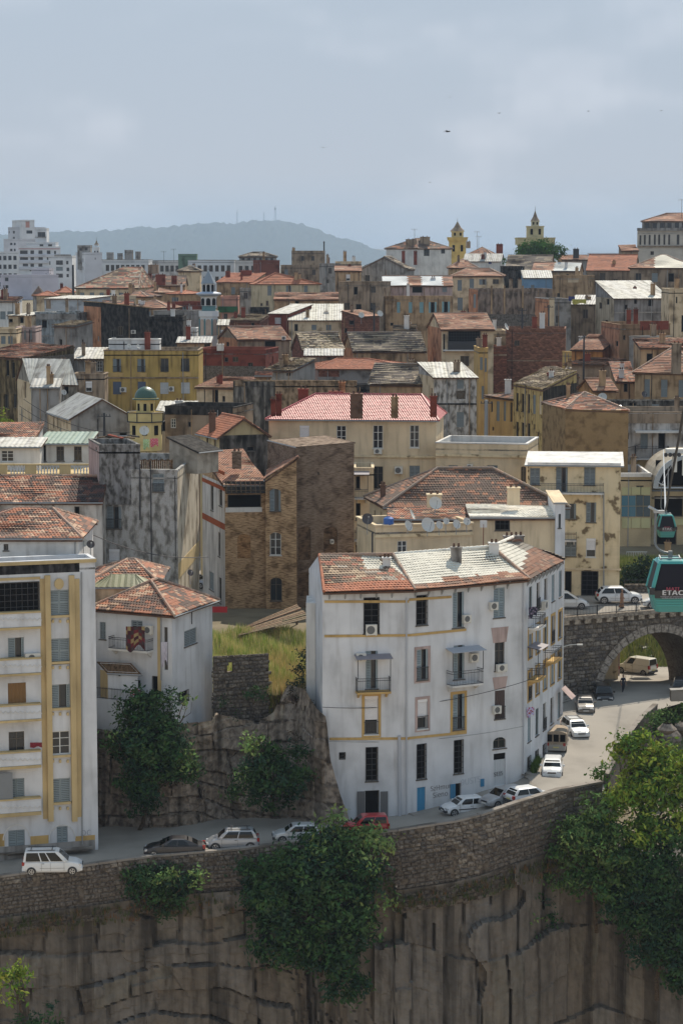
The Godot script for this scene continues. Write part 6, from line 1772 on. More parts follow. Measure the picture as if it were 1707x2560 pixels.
func plants() -> void:
	var dk := [Color(0.034,0.066,0.028),Color(0.046,0.088,0.034),Color(0.062,0.108,0.04),Color(0.036,0.07,0.042)]
	var lt := Color(0.24,0.33,0.11)
	var fr := [Color(0.12,0.20,0.035),Color(0.19,0.26,0.04),Color(0.085,0.155,0.035),Color(0.25,0.30,0.05)]
	var b := func(px: float,py: float,d: float,rx: float,ry: float,rz: float) -> Array: return [P(px,py,d),Vector3(rx,ry,rz)]
	var bl := func(px: float,py: float,d: float,rx: float,ry: float,rz: float) -> Array: return [P(px,py,d),Vector3(rx,ry,rz),lt]
	tree("fig_tree","large dark fig tree growing against the rock bank below the courtyard house","tree",P(345,2085,180.5),[b.call(345,1770,179.6,1.7,1.5,1.3),b.call(400,1765,179.8,1.5,1.7,1.2),b.call(390,1850,179.0,2.4,2.0,1.6),b.call(325,1870,179.2,1.8,1.7,1.4),b.call(430,1900,179.4,1.7,1.5,1.3),b.call(360,1950,179.2,1.9,1.4,1.3),b.call(470,1925,179.8,0.9,0.9,0.9),b.call(355,2010,179.8,1.1,1.1,0.8),bl.call(470,1900,178.6,0.7,0.8,0.5),bl.call(285,1835,179.0,0.5,0.5,0.4),bl.call(462,1750,179.0,0.4,0.35,0.3)],46,0.36,dk,301,0.2)
	tree("bank_shrub","wide dark shrub with a pale-leaved spray spreading over the rock bank","shrub",P(690,2040,181.0),[b.call(680,1930,179.8,2.3,1.7,1.4),b.call(735,1920,180.0,1.4,1.6,1.1),b.call(620,1965,180.0,1.5,1.2,1.1),b.call(690,1990,179.8,1.9,1.1,1.1),b.call(655,1870,180.4,1.2,1.0,0.9),bl.call(625,1865,179.6,0.9,0.8,0.6),bl.call(612,1935,179.3,0.5,0.5,0.4),bl.call(645,1845,180.0,0.5,0.4,0.4)],46,0.34,dk,302,0.12)
	tree("cliff_tree","big dark tree hanging over the cliff with lighter branches reaching above the parapet","tree",P(800,2440,171.5),[b.call(760,2190,169.6,3.0,2.2,1.8),b.call(680,2240,170.0,2.3,2.2,1.7),b.call(840,2260,169.8,2.6,2.2,1.7),b.call(700,2350,170.2,2.2,2.0,1.5),b.call(820,2370,170.0,2.4,2.2,1.5),b.call(900,2180,170.0,1.9,1.8,1.4),b.call(870,2470,170.4,1.6,1.5,1.2),b.call(640,2170,171.0,1.4,1.2,1.0),b.call(900,2320,170.4,1.3,1.5,1.0),b.call(850,2110,171.0,2.2,1.3,1.3),b.call(790,2120,171.0,1.6,1.2,1.1),bl.call(835,2050,171.2,0.9,0.9,0.7),bl.call(925,2080,171.6,0.9,0.6,0.6),b.call(890,2085,172.0,1.0,0.6,0.7),bl.call(905,2095,170.8,1.5,0.8,0.8),bl.call(830,2125,170.0,1.6,0.7,0.7),bl.call(965,2110,170.8,0.9,0.7,0.6),bl.call(900,2150,169.6,1.2,0.7,0.6),bl.call(960,2255,170.0,0.8,0.4,0.5),bl.call(900,2262,169.4,0.7,0.35,0.4),bl.call(925,2330,169.8,0.5,0.7,0.4)],40,0.40,dk,303,0.24)
	tree("cliff_bush","rounded dark bush with two pale sprays below the parapet under the black saloon","bush",P(400,2290,171.6),[b.call(370,2210,171.0,2.0,1.6,1.2),b.call(440,2215,171.2,1.7,1.4,1.1),b.call(335,2200,171.4,1.2,1.1,0.9),b.call(410,2260,171.2,1.6,0.8,0.9),bl.call(425,2195,170.3,0.9,0.9,0.5),bl.call(500,2195,170.6,0.9,0.6,0.5)],46,0.34,dk,304,0.1)
	tree("cliff_ivy","dark ivy hanging from the retaining wall below the white minivan","ivy",P(40,2340,170.6),[b.call(40,2270,170.2,2.2,1.7,0.6),b.call(-40,2260,170.4,2.0,1.9,0.6),b.call(110,2235,170.6,1.0,0.7,0.5)],60,0.3,dk,305,0.06,"",0.6)
	tree("gorge_sapling","bright green sapling poking out of the gorge at the lower corner","sapling",P(55,2530,158.0),[b.call(20,2440,157,1.2,0.9,0.8),b.call(50,2425,157.2,0.6,0.5,0.5),b.call(30,2490,157.4,0.8,0.5,0.5)],44,0.36,fr,306,0.08)
	tree("ledge_bush","dull green bush on the ledge beside the bright sapling","bush",P(110,2570,165.0),[b.call(110,2545,164.5,1.5,1.0,0.8),b.call(60,2552,164.8,0.9,0.8,0.6)],44,0.3,dk,307,0.06)
	tree("sunlit_tree","tall yellow-green tree catching the sun beside the road's bend","tree",P(1610,2160,180.0),[b.call(1600,1880,179.0,1.5,1.3,1.3),b.call(1570,1870,179.0,1.3,1.0,1.0),b.call(1660,1900,179.0,1.7,1.4,1.4),b.call(1620,1960,178.4,2.3,1.6,1.6),b.call(1690,1990,178.4,2.0,1.8,1.5),b.call(1560,1990,178.6,1.4,1.2,1.2),b.call(1640,2060,177.8,2.0,1.5,1.5),b.call(1600,2100,177.4,1.5,1.3,1.2),b.call(1540,2050,178.0,1.2,1.1,1.0),b.call(1760,1950,178.6,2.2,2.2,1.6),b.call(1600,1840,179.4,0.9,0.6,0.6),b.call(1545,1885,179.4,0.8,0.5,0.5)],40,0.38,fr,308,0.22)
	var mid := [Color(0.06,0.11,0.036),Color(0.085,0.14,0.045),Color(0.045,0.085,0.034),Color(0.11,0.17,0.055)]
	tree("broadleaf_tree","broad deep green tree spilling over the parapet below the road's bend","tree",P(1490,2330,178.0),[b.call(1480,2075,177.2,2.0,1.6,1.4),b.call(1430,2120,177.4,1.6,1.5,1.2),b.call(1520,2130,176.6,2.2,1.8,1.5),b.call(1450,2190,177.0,1.8,1.3,1.2),b.call(1410,2060,178.0,0.9,0.8,0.8),b.call(1540,2210,176.4,2.0,1.6,1.4),b.call(1490,2010,178.2,1.0,0.7,0.8),bl.call(1440,2105,176.4,1.0,0.7,0.5),bl.call(1500,2125,175.6,0.8,0.6,0.5)],42,0.38,mid,309,0.2)
	tree("shaded_tree","dark mass of a shaded tree hanging over the cliff at the right","tree",P(1640,2500,178.0),[b.call(1640,2180,176.8,2.4,1.9,1.5),b.call(1600,2270,176.6,2.4,1.9,1.5),b.call(1680,2300,176.8,2.4,2.2,1.5),b.call(1620,2370,177.0,1.7,1.5,1.2),b.call(1700,2420,177.0,1.8,2.2,1.2),b.call(1545,2240,177.4,1.3,1.4,1.1),b.call(1770,2250,177.0,2.4,2.6,1.5),b.call(1680,2100,177.4,1.8,1.4,1.2)],42,0.38,dk,310,0.22)
	tree("hanging_ivy","long curtain of dark ivy hanging down a cleft of the cliff","ivy",P(1320,2600,180.3),[b.call(1330,2250,178.6,1.5,0.9,0.8),b.call(1310,2330,178.6,1.1,1.4,0.7),b.call(1315,2430,178.6,1.0,1.8,0.6),b.call(1320,2530,178.6,1.0,1.8,0.6),bl.call(1320,2300,178.0,0.9,0.35,0.4),b.call(1365,2300,178.9,0.8,0.8,0.5)],58,0.3,dk,311,0.06,"",0.7)
	tree("wall_bush","light green bush growing out of the retaining wall above the ivy curtain","bush",P(1350,2240,179.6),[b.call(1345,2195,178.8,1.1,0.7,0.7),b.call(1300,2205,179.2,0.8,0.5,0.6),b.call(1400,2215,179.0,1.1,0.8,0.7)],50,0.3,mid,312,0.06)
	tree("wall_weed","dark creeper patch on the retaining wall below the scribbled wall's cars","creeper",P(1200,2230,180.0),[b.call(1205,2170,177.6,1.5,0.9,0.4),b.call(1230,2120,177.8,0.7,0.8,0.4),b.call(1290,2170,178.6,1.0,1.1,0.5),b.call(1090,2190,177.4,0.9,0.8,0.4)],60,0.24,dk,313,0.05,"",0.5)
	tree("wall_weed","dark creeper patch low on the retaining wall right of the cliff tree","creeper",P(1040,2230,178.0),[b.call(1030,2180,177.2,1.1,0.7,0.4),b.call(1060,2130,177.3,0.5,0.6,0.3),b.call(1000,2220,177.4,1.0,0.6,0.4),b.call(1130,2215,177.6,1.3,0.5,0.4)],60,0.24,dk,333,0.05,"",0.5)
	tree("wall_weed","dark creeper patch on the retaining wall under the white minivan's rear","creeper",P(230,2300,172.0),[b.call(215,2245,172.2,1.0,0.5,0.35),b.call(265,2260,172.4,0.8,0.5,0.35),b.call(160,2265,172.0,0.9,0.5,0.35),b.call(560,2220,175.2,0.8,0.8,0.4),b.call(580,2280,175.4,0.9,0.6,0.4)],60,0.22,dk,334,0.04,"",0.5)
	tree("wall_tuft","bright tufts sprouting along the top of the retaining wall below the scribbled wall","weeds",P(1080,2150,178.0),[b.call(1130,2105,177.2,0.35,0.3,0.25),b.call(1155,2110,177.3,0.4,0.3,0.25),b.call(1280,2060,178.6,0.4,0.5,0.25),b.call(1370,2010,181.0,0.3,0.25,0.2)],90,0.2,[Color(0.20,0.19,0.06),Color(0.14,0.19,0.05)],335,0.03)
	tree("sapling","young sapling with a bare stem at the corner of the parapet","sapling",P(1507,1965,184.8),[b.call(1505,1925,184.6,0.9,0.55,0.6),b.call(1495,1940,184.6,0.5,0.4,0.4)],60,0.3,fr,314,0.06)
	tree("slope_bush","grey-green bush on the rocks beside the low concrete wall end","bush",P(1680,1840,200.0),[b.call(1660,1800,200.0,1.7,0.9,1.0),b.call(1700,1790,201.0,1.4,1.0,1.0),b.call(1625,1815,199.0,0.9,0.6,0.7),b.call(1700,1890,196.0,1.6,1.3,1.0)],46,0.3,mid,315,0.08)
	tree("ruin_bush","round dark bush growing on the ruined wall","bush",P(635,1760,186.5),[b.call(628,1722,186.0,0.8,0.7,0.6),b.call(655,1735,186.0,0.7,0.5,0.5)],70,0.22,dk,316,0.04)
	tree("ruin_bush","small dark bush at the left foot of the ruined wall","bush",P(558,1775,186.0),[b.call(558,1752,185.6,0.5,0.5,0.4),b.call(588,1790,185.0,0.4,0.4,0.3)],80,0.2,dk,317,0.04)
	tree("plot_shrub","grey-green shrub beside the white house at the edge of the grassy plot","shrub",P(755,1720,188.5),[b.call(755,1660,188.6,1.2,0.9,0.9),b.call(775,1640,189.4,0.8,0.9,0.7),b.call(740,1700,188.0,1.0,0.7,0.7)],60,0.22,[Color(0.05,0.075,0.05),Color(0.07,0.095,0.055),Color(0.04,0.06,0.04)],318,0.05)
	tree("dry_scrub","brown dry scrub tumbling down the bank beside the white house","shrub",P(760,1790,186.0),[b.call(745,1740,186.4,1.0,0.9,0.6),b.call(770,1775,185.2,0.9,0.7,0.6),b.call(735,1850,183.6,0.6,0.6,0.4)],70,0.2,[Color(0.07,0.05,0.038),Color(0.10,0.07,0.05),Color(0.05,0.045,0.03)],319,0.04)
	tree("station_palm","dark palm-like bush on the bank below the cable car station","palm",P(1596,1490,252.0),[b.call(1596,1440,252.0,1.6,1.4,1.2),b.call(1575,1460,252.0,1.2,0.9,0.9),b.call(1612,1415,252.4,0.8,1.0,0.7),b.call(1645,1445,252.0,1.5,1.2,1.0)],50,0.42,[Color(0.035,0.06,0.035),Color(0.05,0.08,0.04),Color(0.03,0.05,0.03)],320,0.12)
	tree("hilltop_tree","green tree in front of the broad yellow tower on the skyline","tree",P(1340,655,572.0),[b.call(1330,628,570,3.4,2.2,2.5),b.call(1360,622,570,3.0,2.2,2.2),b.call(1310,632,570,1.8,1.4,1.5),b.call(1395,626,572,1.6,1.5,1.3),b.call(1385,638,572,1.6,1.0,1.3),b.call(1265,650,574,1.4,0.9,1.0)],16,0.55,[Color(0.06,0.13,0.03),Color(0.08,0.17,0.035),Color(0.05,0.10,0.03)],321,0.3)
	tree("edge_bush","bright green bush at the left edge above the tile-roofed store","bush",P(2,1075,258.0),[b.call(2,1046,257,1.0,0.8,0.8),b.call(-18,1052,257,0.9,0.8,0.8)],60,0.3,fr,322,0.06)
	tree("yard_tree","small bright green tree beside the long new orange roof","tree",P(982,962,330.0),[b.call(975,946,329,1.0,0.6,0.7),b.call(990,936,329,0.8,0.7,0.7)],50,0.34,[Color(0.07,0.16,0.03),Color(0.10,0.20,0.035)],323,0.08)
	tree("conifer","dark pointed conifer between the white apartment blocks","conifer tree",P(123,735,800.0),[b.call(123,722,800,1.6,1.2,1.4),b.call(123,712,800,1.25,1.2,1.2),b.call(123,701,800,0.9,1.1,0.9),b.call(123,690,800,0.5,1.0,0.5)],14,0.5,[Color(0.018,0.036,0.028),Color(0.024,0.044,0.032)],324,0.3)
	# grass
	var gr := [Color(0.52,0.46,0.20),Color(0.36,0.42,0.11),Color(0.60,0.52,0.26),Color(0.25,0.34,0.08)]
	var yl := [Color(0.62,0.50,0.25),Color(0.52,0.42,0.18),Color(0.50,0.35,0.15),Color(0.34,0.34,0.12)]
	tag(grass_tufts("meadow_grass",null,func(u: float,v: float) -> Vector3:
		var d := lerpf(189.4,206.0,v)
		var x := x_at(lerpf(530.0,800.0,u),-35.0,d)
		return Vector3(x,terr(x,d) - 0.05+0.25*sin(x*1.7+d),-d),3800,0.9,gr,401),"tall green and straw-coloured grass on the plot above the ruined wall","grass")
	tag(grass_tufts("dry_grass",null,func(u: float,v: float) -> Vector3:
		var d := lerpf(187.6,200.0,v)
		var x := x_at(lerpf(672.0,770.0,u),-35.0,d)
		return Vector3(x,maxf(terr(x,d),y_at(1735,187.6)) - 0.1,-d),1500,0.9,yl,402),"straw-yellow grass spilling past the end of the ruined wall","grass")
	tag(grass_tufts("bank_grass",null,func(u: float,v: float) -> Vector3:
		var d := lerpf(239.0,262.0,v)
		var x := x_at(lerpf(1500.0,1760.0,u),-38.0,d)
		return Vector3(x,terr(x,d) - 0.05,-d),5200,0.8,[Color(0.22,0.26,0.07),Color(0.32,0.31,0.12),Color(0.15,0.20,0.055)],403),"grass on the green slope seen through the arch and above the bridge road","grass")
	tag(grass_tufts("ledge_weeds",null,func(u: float,v: float) -> Vector3:
		var e := edge_at(0.05+u*0.75)
		return e+Vector3(0,-3.2 - v*1.4 - (1.8 if e.x > 4.0 else 0.0),0.5+v*0.3),800,0.45,[Color(0.10,0.09,0.04),Color(0.16,0.09,0.045),Color(0.05,0.07,0.03),Color(0.08,0.10,0.04)],404),"dry weeds along the ledge between the retaining wall and the cliff","weeds")
	tag(grass_tufts("kerb_weeds",null,func(u: float,v: float) -> Vector3:
		var d := lerpf(187.5,191.5,v)
		var x := x_at(lerpf(1328.0,1340.0,v)+u*9.0,-42.6,d)
		return Vector3(x,-42.7+v*0.1,-d),160,0.7,[Color(0.07,0.12,0.03),Color(0.10,0.15,0.04)],405),"green weeds at the foot of the white house's bridge side","weeds")
	# rocks on the slope right of the bend
	var q := RandomNumberGenerator.new()
	q.seed = 9
	for i in 5:
		var c := P(1630+q.randf()*90,1815+q.randf()*70,194+q.randf()*6)
		var g := MB.new()
		var pr := []
		var s := q.randf_range(0.6,1.3)
		for k in 5: pr.append([s*sin(PI*(k+0.3)/5)*q.randf_range(0.8,1.2),s*(k - 2)*0.32])
		g.lathe(c,pr,7,q.randf())
		tag(commit(g,"boulder",wallm(0.34,0.31,0.28,"rock","grit",0.2),null,c),["largest pale boulder on the slope by the low concrete wall end","second pale boulder, lower down the slope from the low concrete wall end","small pale boulder half under the grey-green bush","pale boulder at the edge of the slope behind the sunlit tree","flat pale boulder nearest the road bend"][i],"boulder","boulders on the slope")

func small_things() -> void:
	# dishes
	for q in [["grey dish above the dark hipped roof's eave, biggest on the yellow house",1087,1258,206.4,0.60,0.3,1.0],["large pale dish in the middle of the yellow terrace",1068,1313,202.6,0.68,0.5,1.0],["tilted pale dish seen edge-on, left of the large terrace dish",1028,1287,203.4,0.50,1.35,1.2],["pale dish low at the left corner of the yellow terrace's row",1019,1315,202.6,0.50,0.9,0.7],["small pale dish right of the large terrace dish",1097,1313,202.8,0.38,0.6,0.9],["second small dish, higher, right of the large terrace dish",1114,1303,203.0,0.30,0.4,1.1],["round dish in front of the dark sheet on the yellow terrace",1140,1311,203.0,0.42,0.6,0.9],["round dish at the right end of the yellow terrace's row",1166,1304,203.2,0.35,0.3,1.0]]:
		dish(q[0],q[1],q[2],q[3],q[4],false,q[5],q[6])
	dish("dark brown dish on the pale post left of the yellow terrace",918,1298,204.0,0.52,true,0.2,1.4)
	dish("pale dish on a tripod above the parapet of the yellow-banded block",59,1354,180.0,0.45,false,0.0,2.0)
	dish("black dish on a thin post above the yellow-banded block",227,1361,180.0,0.33,true,0.3,1.6)
	dish("grey dish beside the black dish above the yellow-banded block",209,1357,181.0,0.36,false,0.2,1.5)
	dish("black dish on the orange roof's end beside the lane's white pickup",476,1432,190.5,0.28,true,0.5,1.0)
	dish("pale dish on the roof terrace beside the hipped tile roof of the brown house",1505,994,300.0,0.62,false,-0.3,1.2)
	dish("dark dish in front of the tan villa's first shutter",1609,986,304.0,0.42,true,0.4,1.0)
	dish("white dish left of the dark post on the brown roofs",903,788,424.0,0.55,false,0.2,1.6)
	dish("big white dish right of the dark post on the brown roofs",949,784,424.0,0.60,false,0.5,1.6)
	dish("white dish in front of the teal-shuttered house's corner",1022,808,420.0,0.42,false,0.2,1.0)
	dish("white dish in the yard of the long new orange roof",950,930,338.0,0.36,false,0.1,1.4)
	dish("pale dish on the patched-roof house at the left",144,981,286.0,0.40,false,0.2,1.0)
	dish("orange dish beside the pale one on the patched-roof house",160,981,286.0,0.36,false,0.5,1.0)
	dish("white dish below the dome of the cream octagonal tower",361,1077,256.0,0.55,false,0.1,1.2)
	dish("orange dish leaning left on the yellow house's white rooftop wall",323,865,328.0,0.34,false,0.3,0.8)
	dish("orange dish right of the other on the yellow house's white rooftop wall",346,866,328.0,0.34,false,0.9,0.8)
	dish("white dish pointing up beside the balconied terracotta house",1264,817,371.0,0.6,false,1.1,1.0)
	var fl := P(1208,1310,203.0)
	var t := thing("panel_antenna","flat white square panel aerial on a red pole at the end of the yellow terrace","antenna",fl - Vector3(0,2.6,0))
	var g := MB.new()
	g.cbox(fl,Vector3(0.62,0.62,0.06))
	commit(g,"panel",M.framew,t,t.position)
	g = MB.new()
	g.tube(t.position,fl,0.04,-1,5)
	commit(g,"post",M.red,t,t.position)
	# blue water tank,silver tank
	var c := P(971,1313,203.6)
	t = thing("water_tank","bright blue plastic water tank on the yellow terrace","water tank",c)
	g = MB.new()
	g.lathe(c,[[0.0,0.0],[0.42,0.0],[0.46,0.1],[0.46,0.6],[0.3,0.72],[0.14,0.74],[0.0,0.75]],16)
	commit(g,"tank_body",plainm(0.02,0.10,0.36,0.4),t,c)
	g = MB.new()
	g.lathe(c+Vector3(0,0.745,0),[[0.16,0.0],[0.16,0.06],[0.0,0.07]],12)
	commit(g,"lid",plainm(0.02,0.08,0.28,0.4),t,c)
	c = P(1536,1023,286.0)
	t = thing("water_tank","silver cylindrical water tank lying on the roof terrace wall","water tank",c)
	g = MB.new()
	g.tube(c+Vector3(-0.8,0.1,0),c+Vector3(0.8,0.1,0),0.42,-1,14)
	commit(g,"tank_body",plainm(0.55,0.56,0.58,0.35,0.5),t,c)
	for s in [-0.6,0.6]:
		g = MB.new()
		g.cbox(c+Vector3(s,-0.5,0),Vector3(0.16,0.5,0.8))
		commit(g,"support",M.black,t,c)
	# aerials,poles,masts
	for q in [["tall aerial on the white skyline house left of the yellow minaret",1036,572,600,632],["thin aerial right of the yellow minaret",1192,578,625,650],["aerial cluster mast beside the skyline annexe",1196,590,630,640],["aerial on the brown box against the hill",435,622,655,705],["thin aerial over the pale row",410,628,655,705],["aerial on the ridge above the orange gable house",1510,640,662,600],["tall mast above the palace-like building at the edge",1703,498,545,588]]: antenna(q[0],q[1],q[2],q[3],q[4])
	pole("dark lattice mast with panel aerials left of the speckled hipped roof",183,662,755,500.0,0.22,M.iron,0)
	pole("tall grey concrete pole in the lane of the ochre houses",1215,1000,1112,296.0,0.22,M.pipe,1)
	pole("dark pole before the peeling yellow house's rubble roof",1459,838,950,326.0,0.12,M.iron,1)
	pole("dark pole with insulators above the brick block",1305,770,830,384.0,0.14,M.iron,3)
	pole("dark pole behind the brick block's end",1371,762,830,392.0,0.12,M.iron,1)
	pole("dark pole among the dishes on the brown roofs",935,762,835,424.0,0.14,M.iron,1)
	pole("dark pole behind the shiny gabled roof",261,1032,1090,262.0,0.12,M.iron,1)
	for q in [["lattice mast on the hill, tallest of the three",688,516,556,0.9],["thin mast on the hill, in the middle of the three",660,530,558,0.35],["thin mast on the hill, standing apart from the other two",593,526,562,0.4]]:
		var d := 2690.0
		var top := P(q[1],q[2],d)
		var b := Vector3(top.x,y_at(q[3],d) - 2.0,top.z)
		t = thing("radio_mast",q[0],"mast",b,"masts on the hill")
		g = MB.new()
		var w: float = q[4]
		for s in [[-1,-1],[1,-1],[1,1],[-1,1]]: g.tube(b+Vector3(s[0]*w*1.6,0,s[1]*w),top+Vector3(s[0]*w*0.3,0,s[1]*w*0.3),0.22,0.16,4)
		for k in 7:
			var e := lerpf(1.6,0.3,k/6.0)*w
			var y := lerpf(b.y+1.5,top.y,k/6.5)
			g.tube(Vector3(b.x - e,y,b.z),Vector3(b.x+e,y+1.4,b.z),0.12,-1,3)
			g.tube(Vector3(b.x+e,y,b.z),Vector3(b.x - e,y+1.4,b.z),0.12,-1,3)
		commit(g,"lattice",plainm(0.25,0.24,0.25),t,b)
		g = MB.new()
		g.cbox(top - Vector3(0,3.0,0),Vector3(w*2.2,2.0,w*2.0))
		commit(g,"aerial_panel",plainm(0.3,0.28,0.28),t,b)
	# hanging wires
	cable("power_cable","black cable sagging from the dark pole across the weathered grey house to the derelict house",P(190,1316,190),P(522,1392,208),0.9,0.035,M.iron)
	cable("power_cable","black cable slanting down over the long sagging roof",P(-10,1175,196),P(118,1272,196),0.2,0.03,M.iron)
	cable("power_cable","black wire along the front of the long white house under its lower balconies",P(806,1768,179.6),P(1322,1700,185.6),0.8,0.025,M.iron)
	cable("power_cable","pair of slack wires above the mustard band of the long white house",P(822,1853,179.6),P(1310,1815,185.6),0.5,0.025,M.pipe)
	cable("power_cable","dark wire crossing the brown wall house toward the striped awning",P(1455,1128,280),P(1600,1110,278),0.4,0.035,M.iron)
	cable("power_cable","upper of three wires in front of the shiny gabled roof",P(60,998,258),P(330,1080,258),1.2,0.03,M.iron)
	cable("power_cable","middle of three wires in front of the shiny gabled roof",P(50,1015,258),P(330,1088,258),1.4,0.03,M.iron)
	cable("power_cable","lowest of three wires in front of the shiny gabled roof",P(50,1035,258),P(320,1098,258),1.2,0.03,M.iron)
	# cloth and washing
	cloth("patterned_rug","dark red and yellow patterned rug hung over the courtyard house's balcony","rug",P(339,1566,181.9),1.5,1.95,[Color(0.055,0.012,0.014),Color(0.26,0.19,0.09),Color(0.12,0.015,0.02),Color(0.05,0.03,0.03)],0.0)
	cloth("hanging_sheet","long pale sheet drying beside the mustard post of the courtyard house","laundry",P(411,1605,181.4),0.5,1.9,[Color(0.42,0.40,0.46),Color(0.50,0.47,0.52)],0.3)
	cloth("laundry","dark garments drying at the corner of the long white house","laundry",P(1331,1517,187.0),0.9,0.9,[Color(0.03,0.03,0.06),Color(0.18,0.14,0.2),Color(0.02,0.02,0.03)],0.6)
	cloth("laundry","lilac and red washing hung low on the bridge side of the long white house","laundry",P(1325,1768,187.6),0.8,0.8,[Color(0.42,0.36,0.62),Color(0.3,0.05,0.06),Color(0.5,0.48,0.6)],0.6)
	cloth("laundry","lime green cloth on the junk-covered roof","laundry",P(366,1098,208.0),0.55,0.9,[Color(0.36,0.55,0.22),Color(0.5,0.6,0.4)],0.1)
	cloth("laundry","pink cloth beside the lime green one on the junk-covered roof","laundry",P(386,1096,208.0),0.7,0.75,[Color(0.60,0.10,0.14),Color(0.62,0.25,0.28)],0.1)
	cloth("laundry","bright yellow cloths along the half-built house","laundry",P(1447,748,430.0),2.6,0.9,[Color(0.50,0.44,0.10),Color(0.42,0.38,0.10)],0.0)
	cloth("laundry","dark blue sheet left of the bright yellow cloths","laundry",P(1428,741,431.0),1.2,0.8,[Color(0.04,0.05,0.16),Color(0.05,0.06,0.2)],0.0)
	cloth("laundry","small red and white washing on the terrace fence of the courtyard house","laundry",P(338,1722,182.0),0.8,0.6,[Color(0.35,0.03,0.05),Color(0.5,0.5,0.52)],0.2)
	cloth("laundry","red washing on the balcony two floors above the arched ground floor","laundry",P(91,1856,173.0),0.9,0.4,[Color(0.22,0.02,0.03),Color(0.16,0.02,0.03)],0.0)
	# junk on the weathered grey house's roof
	var q := RandomNumberGenerator.new()
	q.seed = 44
	for i in 6:
		c = P(258+i*16,1094 - q.randf()*5,206.6+q.randf()*2.0)
		g = MB.new()
		g.cbox(c,Vector3(q.randf_range(0.7,1.9),0.1,0.3),Basis.from_euler(Vector3(q.randf_range(-0.3,0.3),q.randf()*3.0,q.randf_range(-0.25,0.25))))
		tag(commit(g,"scrap_board",[M.wood,M.black,M.red,M.pipe][i % 4],null,c),["weathered wooden board at the left end of the roof scrap heap","black board in the roof scrap heap beside the wooden one","red painted board in the roof scrap heap","grey metal strip in the middle of the roof scrap heap","second wooden board, near the lime green cloth","black board at the right end of the roof scrap heap"][i],"board","scrap heap on the roof")
	# street lamp arm,white sign panel on the white house's far end
	var a := XYD(1404,y_at(1618,198.0),198.0)
	t = thing("wall_lamp","pale street lamp arm sticking out from the far corner of the long white house","street lamp",a)
	g = MB.new()
	g.path([a,a+Vector3(0.7,0.25,0.2),a+Vector3(1.3,0.3,0.3)],0.04,5)
	commit(g,"arm",M.framew,t,a)
	g = MB.new()
	g.cbox(a+Vector3(1.5,0.28,0.3),Vector3(0.5,0.1,0.18))
	commit(g,"lamp_head",M.framew,t,a)
	a = XYD(1402,y_at(1722,197.0),196.8)
	t = thing("sloping_awning","small tilted canvas awning with a faded print at the long white house's far end","awning",a)
	g = MB.new()
	g.prism([a,a+Vector3(0.5,0,-1.6),a+Vector3(1.4,-0.9,-1.4),a+Vector3(0.9,-0.9,0.2)],Vector3(0,0.04,0))
	commit(g,"canvas",M.pink,t,a)
	g = MB.new()
	g.tube(a+Vector3(0.9,-0.9,0.2),a+Vector3(0.1,-1.2,0.1),0.02,-1,4)
	g.tube(a+Vector3(1.4,-0.9,-1.4),a+Vector3(0.5,-1.2,-1.5),0.02,-1,4)
	commit(g,"stay",M.iron,t,a)
	# birds
	var i := 0
	for e in [["dark bird gliding with level wings, biggest in the sky",1118,329,1.7,420.0],["small dark bird below the middle of the sky",808,369,0.9,420.0],["small bird right of the gliding one, higher up",1247,283,0.8,420.0],["tiny bird far to the right in the sky",1470,278,0.7,420.0],["tiny bird nearest the right edge of the sky",1652,277,0.7,420.0],["tiny bird just above the gliding bird",1124,243,0.7,420.0],["tiny bird low over the skyline towers",1074,456,0.6,420.0]]:
		c = P(e[1],e[2],e[4])
		var s: float = e[3]
		t = thing("bird",e[0],"bird",c,"birds in the sky")
		g = MB.new()
		var hd := 0.5+i*0.9
		var fw := Vector3(cos(hd),0.05,sin(hd))
		var sd := Vector3(-sin(hd),0,cos(hd))
		g.tube(c - fw*0.3*s,c,0.015*s,0.075*s,7)
		g.tube(c,c+fw*0.25*s,0.075*s,0.05*s,7)
		g.tube(c+fw*0.25*s,c+fw*0.36*s,0.05*s,0.005,7)
		for k in [-1.0,1.0]:
			var m: Vector3 = c+sd*k*0.34*s+Vector3(0,0.10*s,0)+fw*0.06*s
			var tip: Vector3 = c+sd*k*0.72*s+Vector3(0,0.04*s,0) - fw*0.08*s
			g.prism([c+fw*0.14*s,m+fw*0.06*s,m - fw*0.13*s,c - fw*0.12*s],Vector3(0,0.015*s,0))
			g.prism([m+fw*0.06*s,tip,m - fw*0.13*s],Vector3(0,0.012*s,0))
		g.prism([c - fw*0.26*s,c - fw*0.48*s+sd*0.1*s,c - fw*0.48*s - sd*0.1*s],Vector3(0,0.012*s,0))
		commit(g,"body",plainm(0.035,0.032,0.035),t,c)
		i += 1

func cloth(nm: String,label: String,cat: String,at: Vector3,w: float,h: float,cols: Array,turn: float) -> void:
	var g := MB.new()
	var r := RandomNumberGenerator.new()
	r.seed = int(absf(at.x*100))+7
	var u := Vector3(cos(turn),0,-sin(turn))
	var n := Vector3(sin(turn),0,cos(turn))
	var k := 12
	for i in k:
		for j in 6:
			var f := func(a: float,b: float) -> Vector3: return at+u*(a - 0.5)*w - Vector3(0,b*h*(0.92+0.16*sin(a*7.0)),0)+n*(0.07*sin(a*15.0+b*2.0)*b+0.02)
			var cell := int(absf(i - k/2.0)/2.0)+absi(j - 3)
			g.col = cols[cell % cols.size()]*r.randf_range(0.85,1.1)
			g.quad(f.call(float(i)/k,j/6.0),f.call((i+1.0)/k,j/6.0),f.call((i+1.0)/k,(j+1)/6.0),f.call(float(i)/k,(j+1)/6.0))
	tag(commit(g,nm,M.cloth,null,at),label,cat)

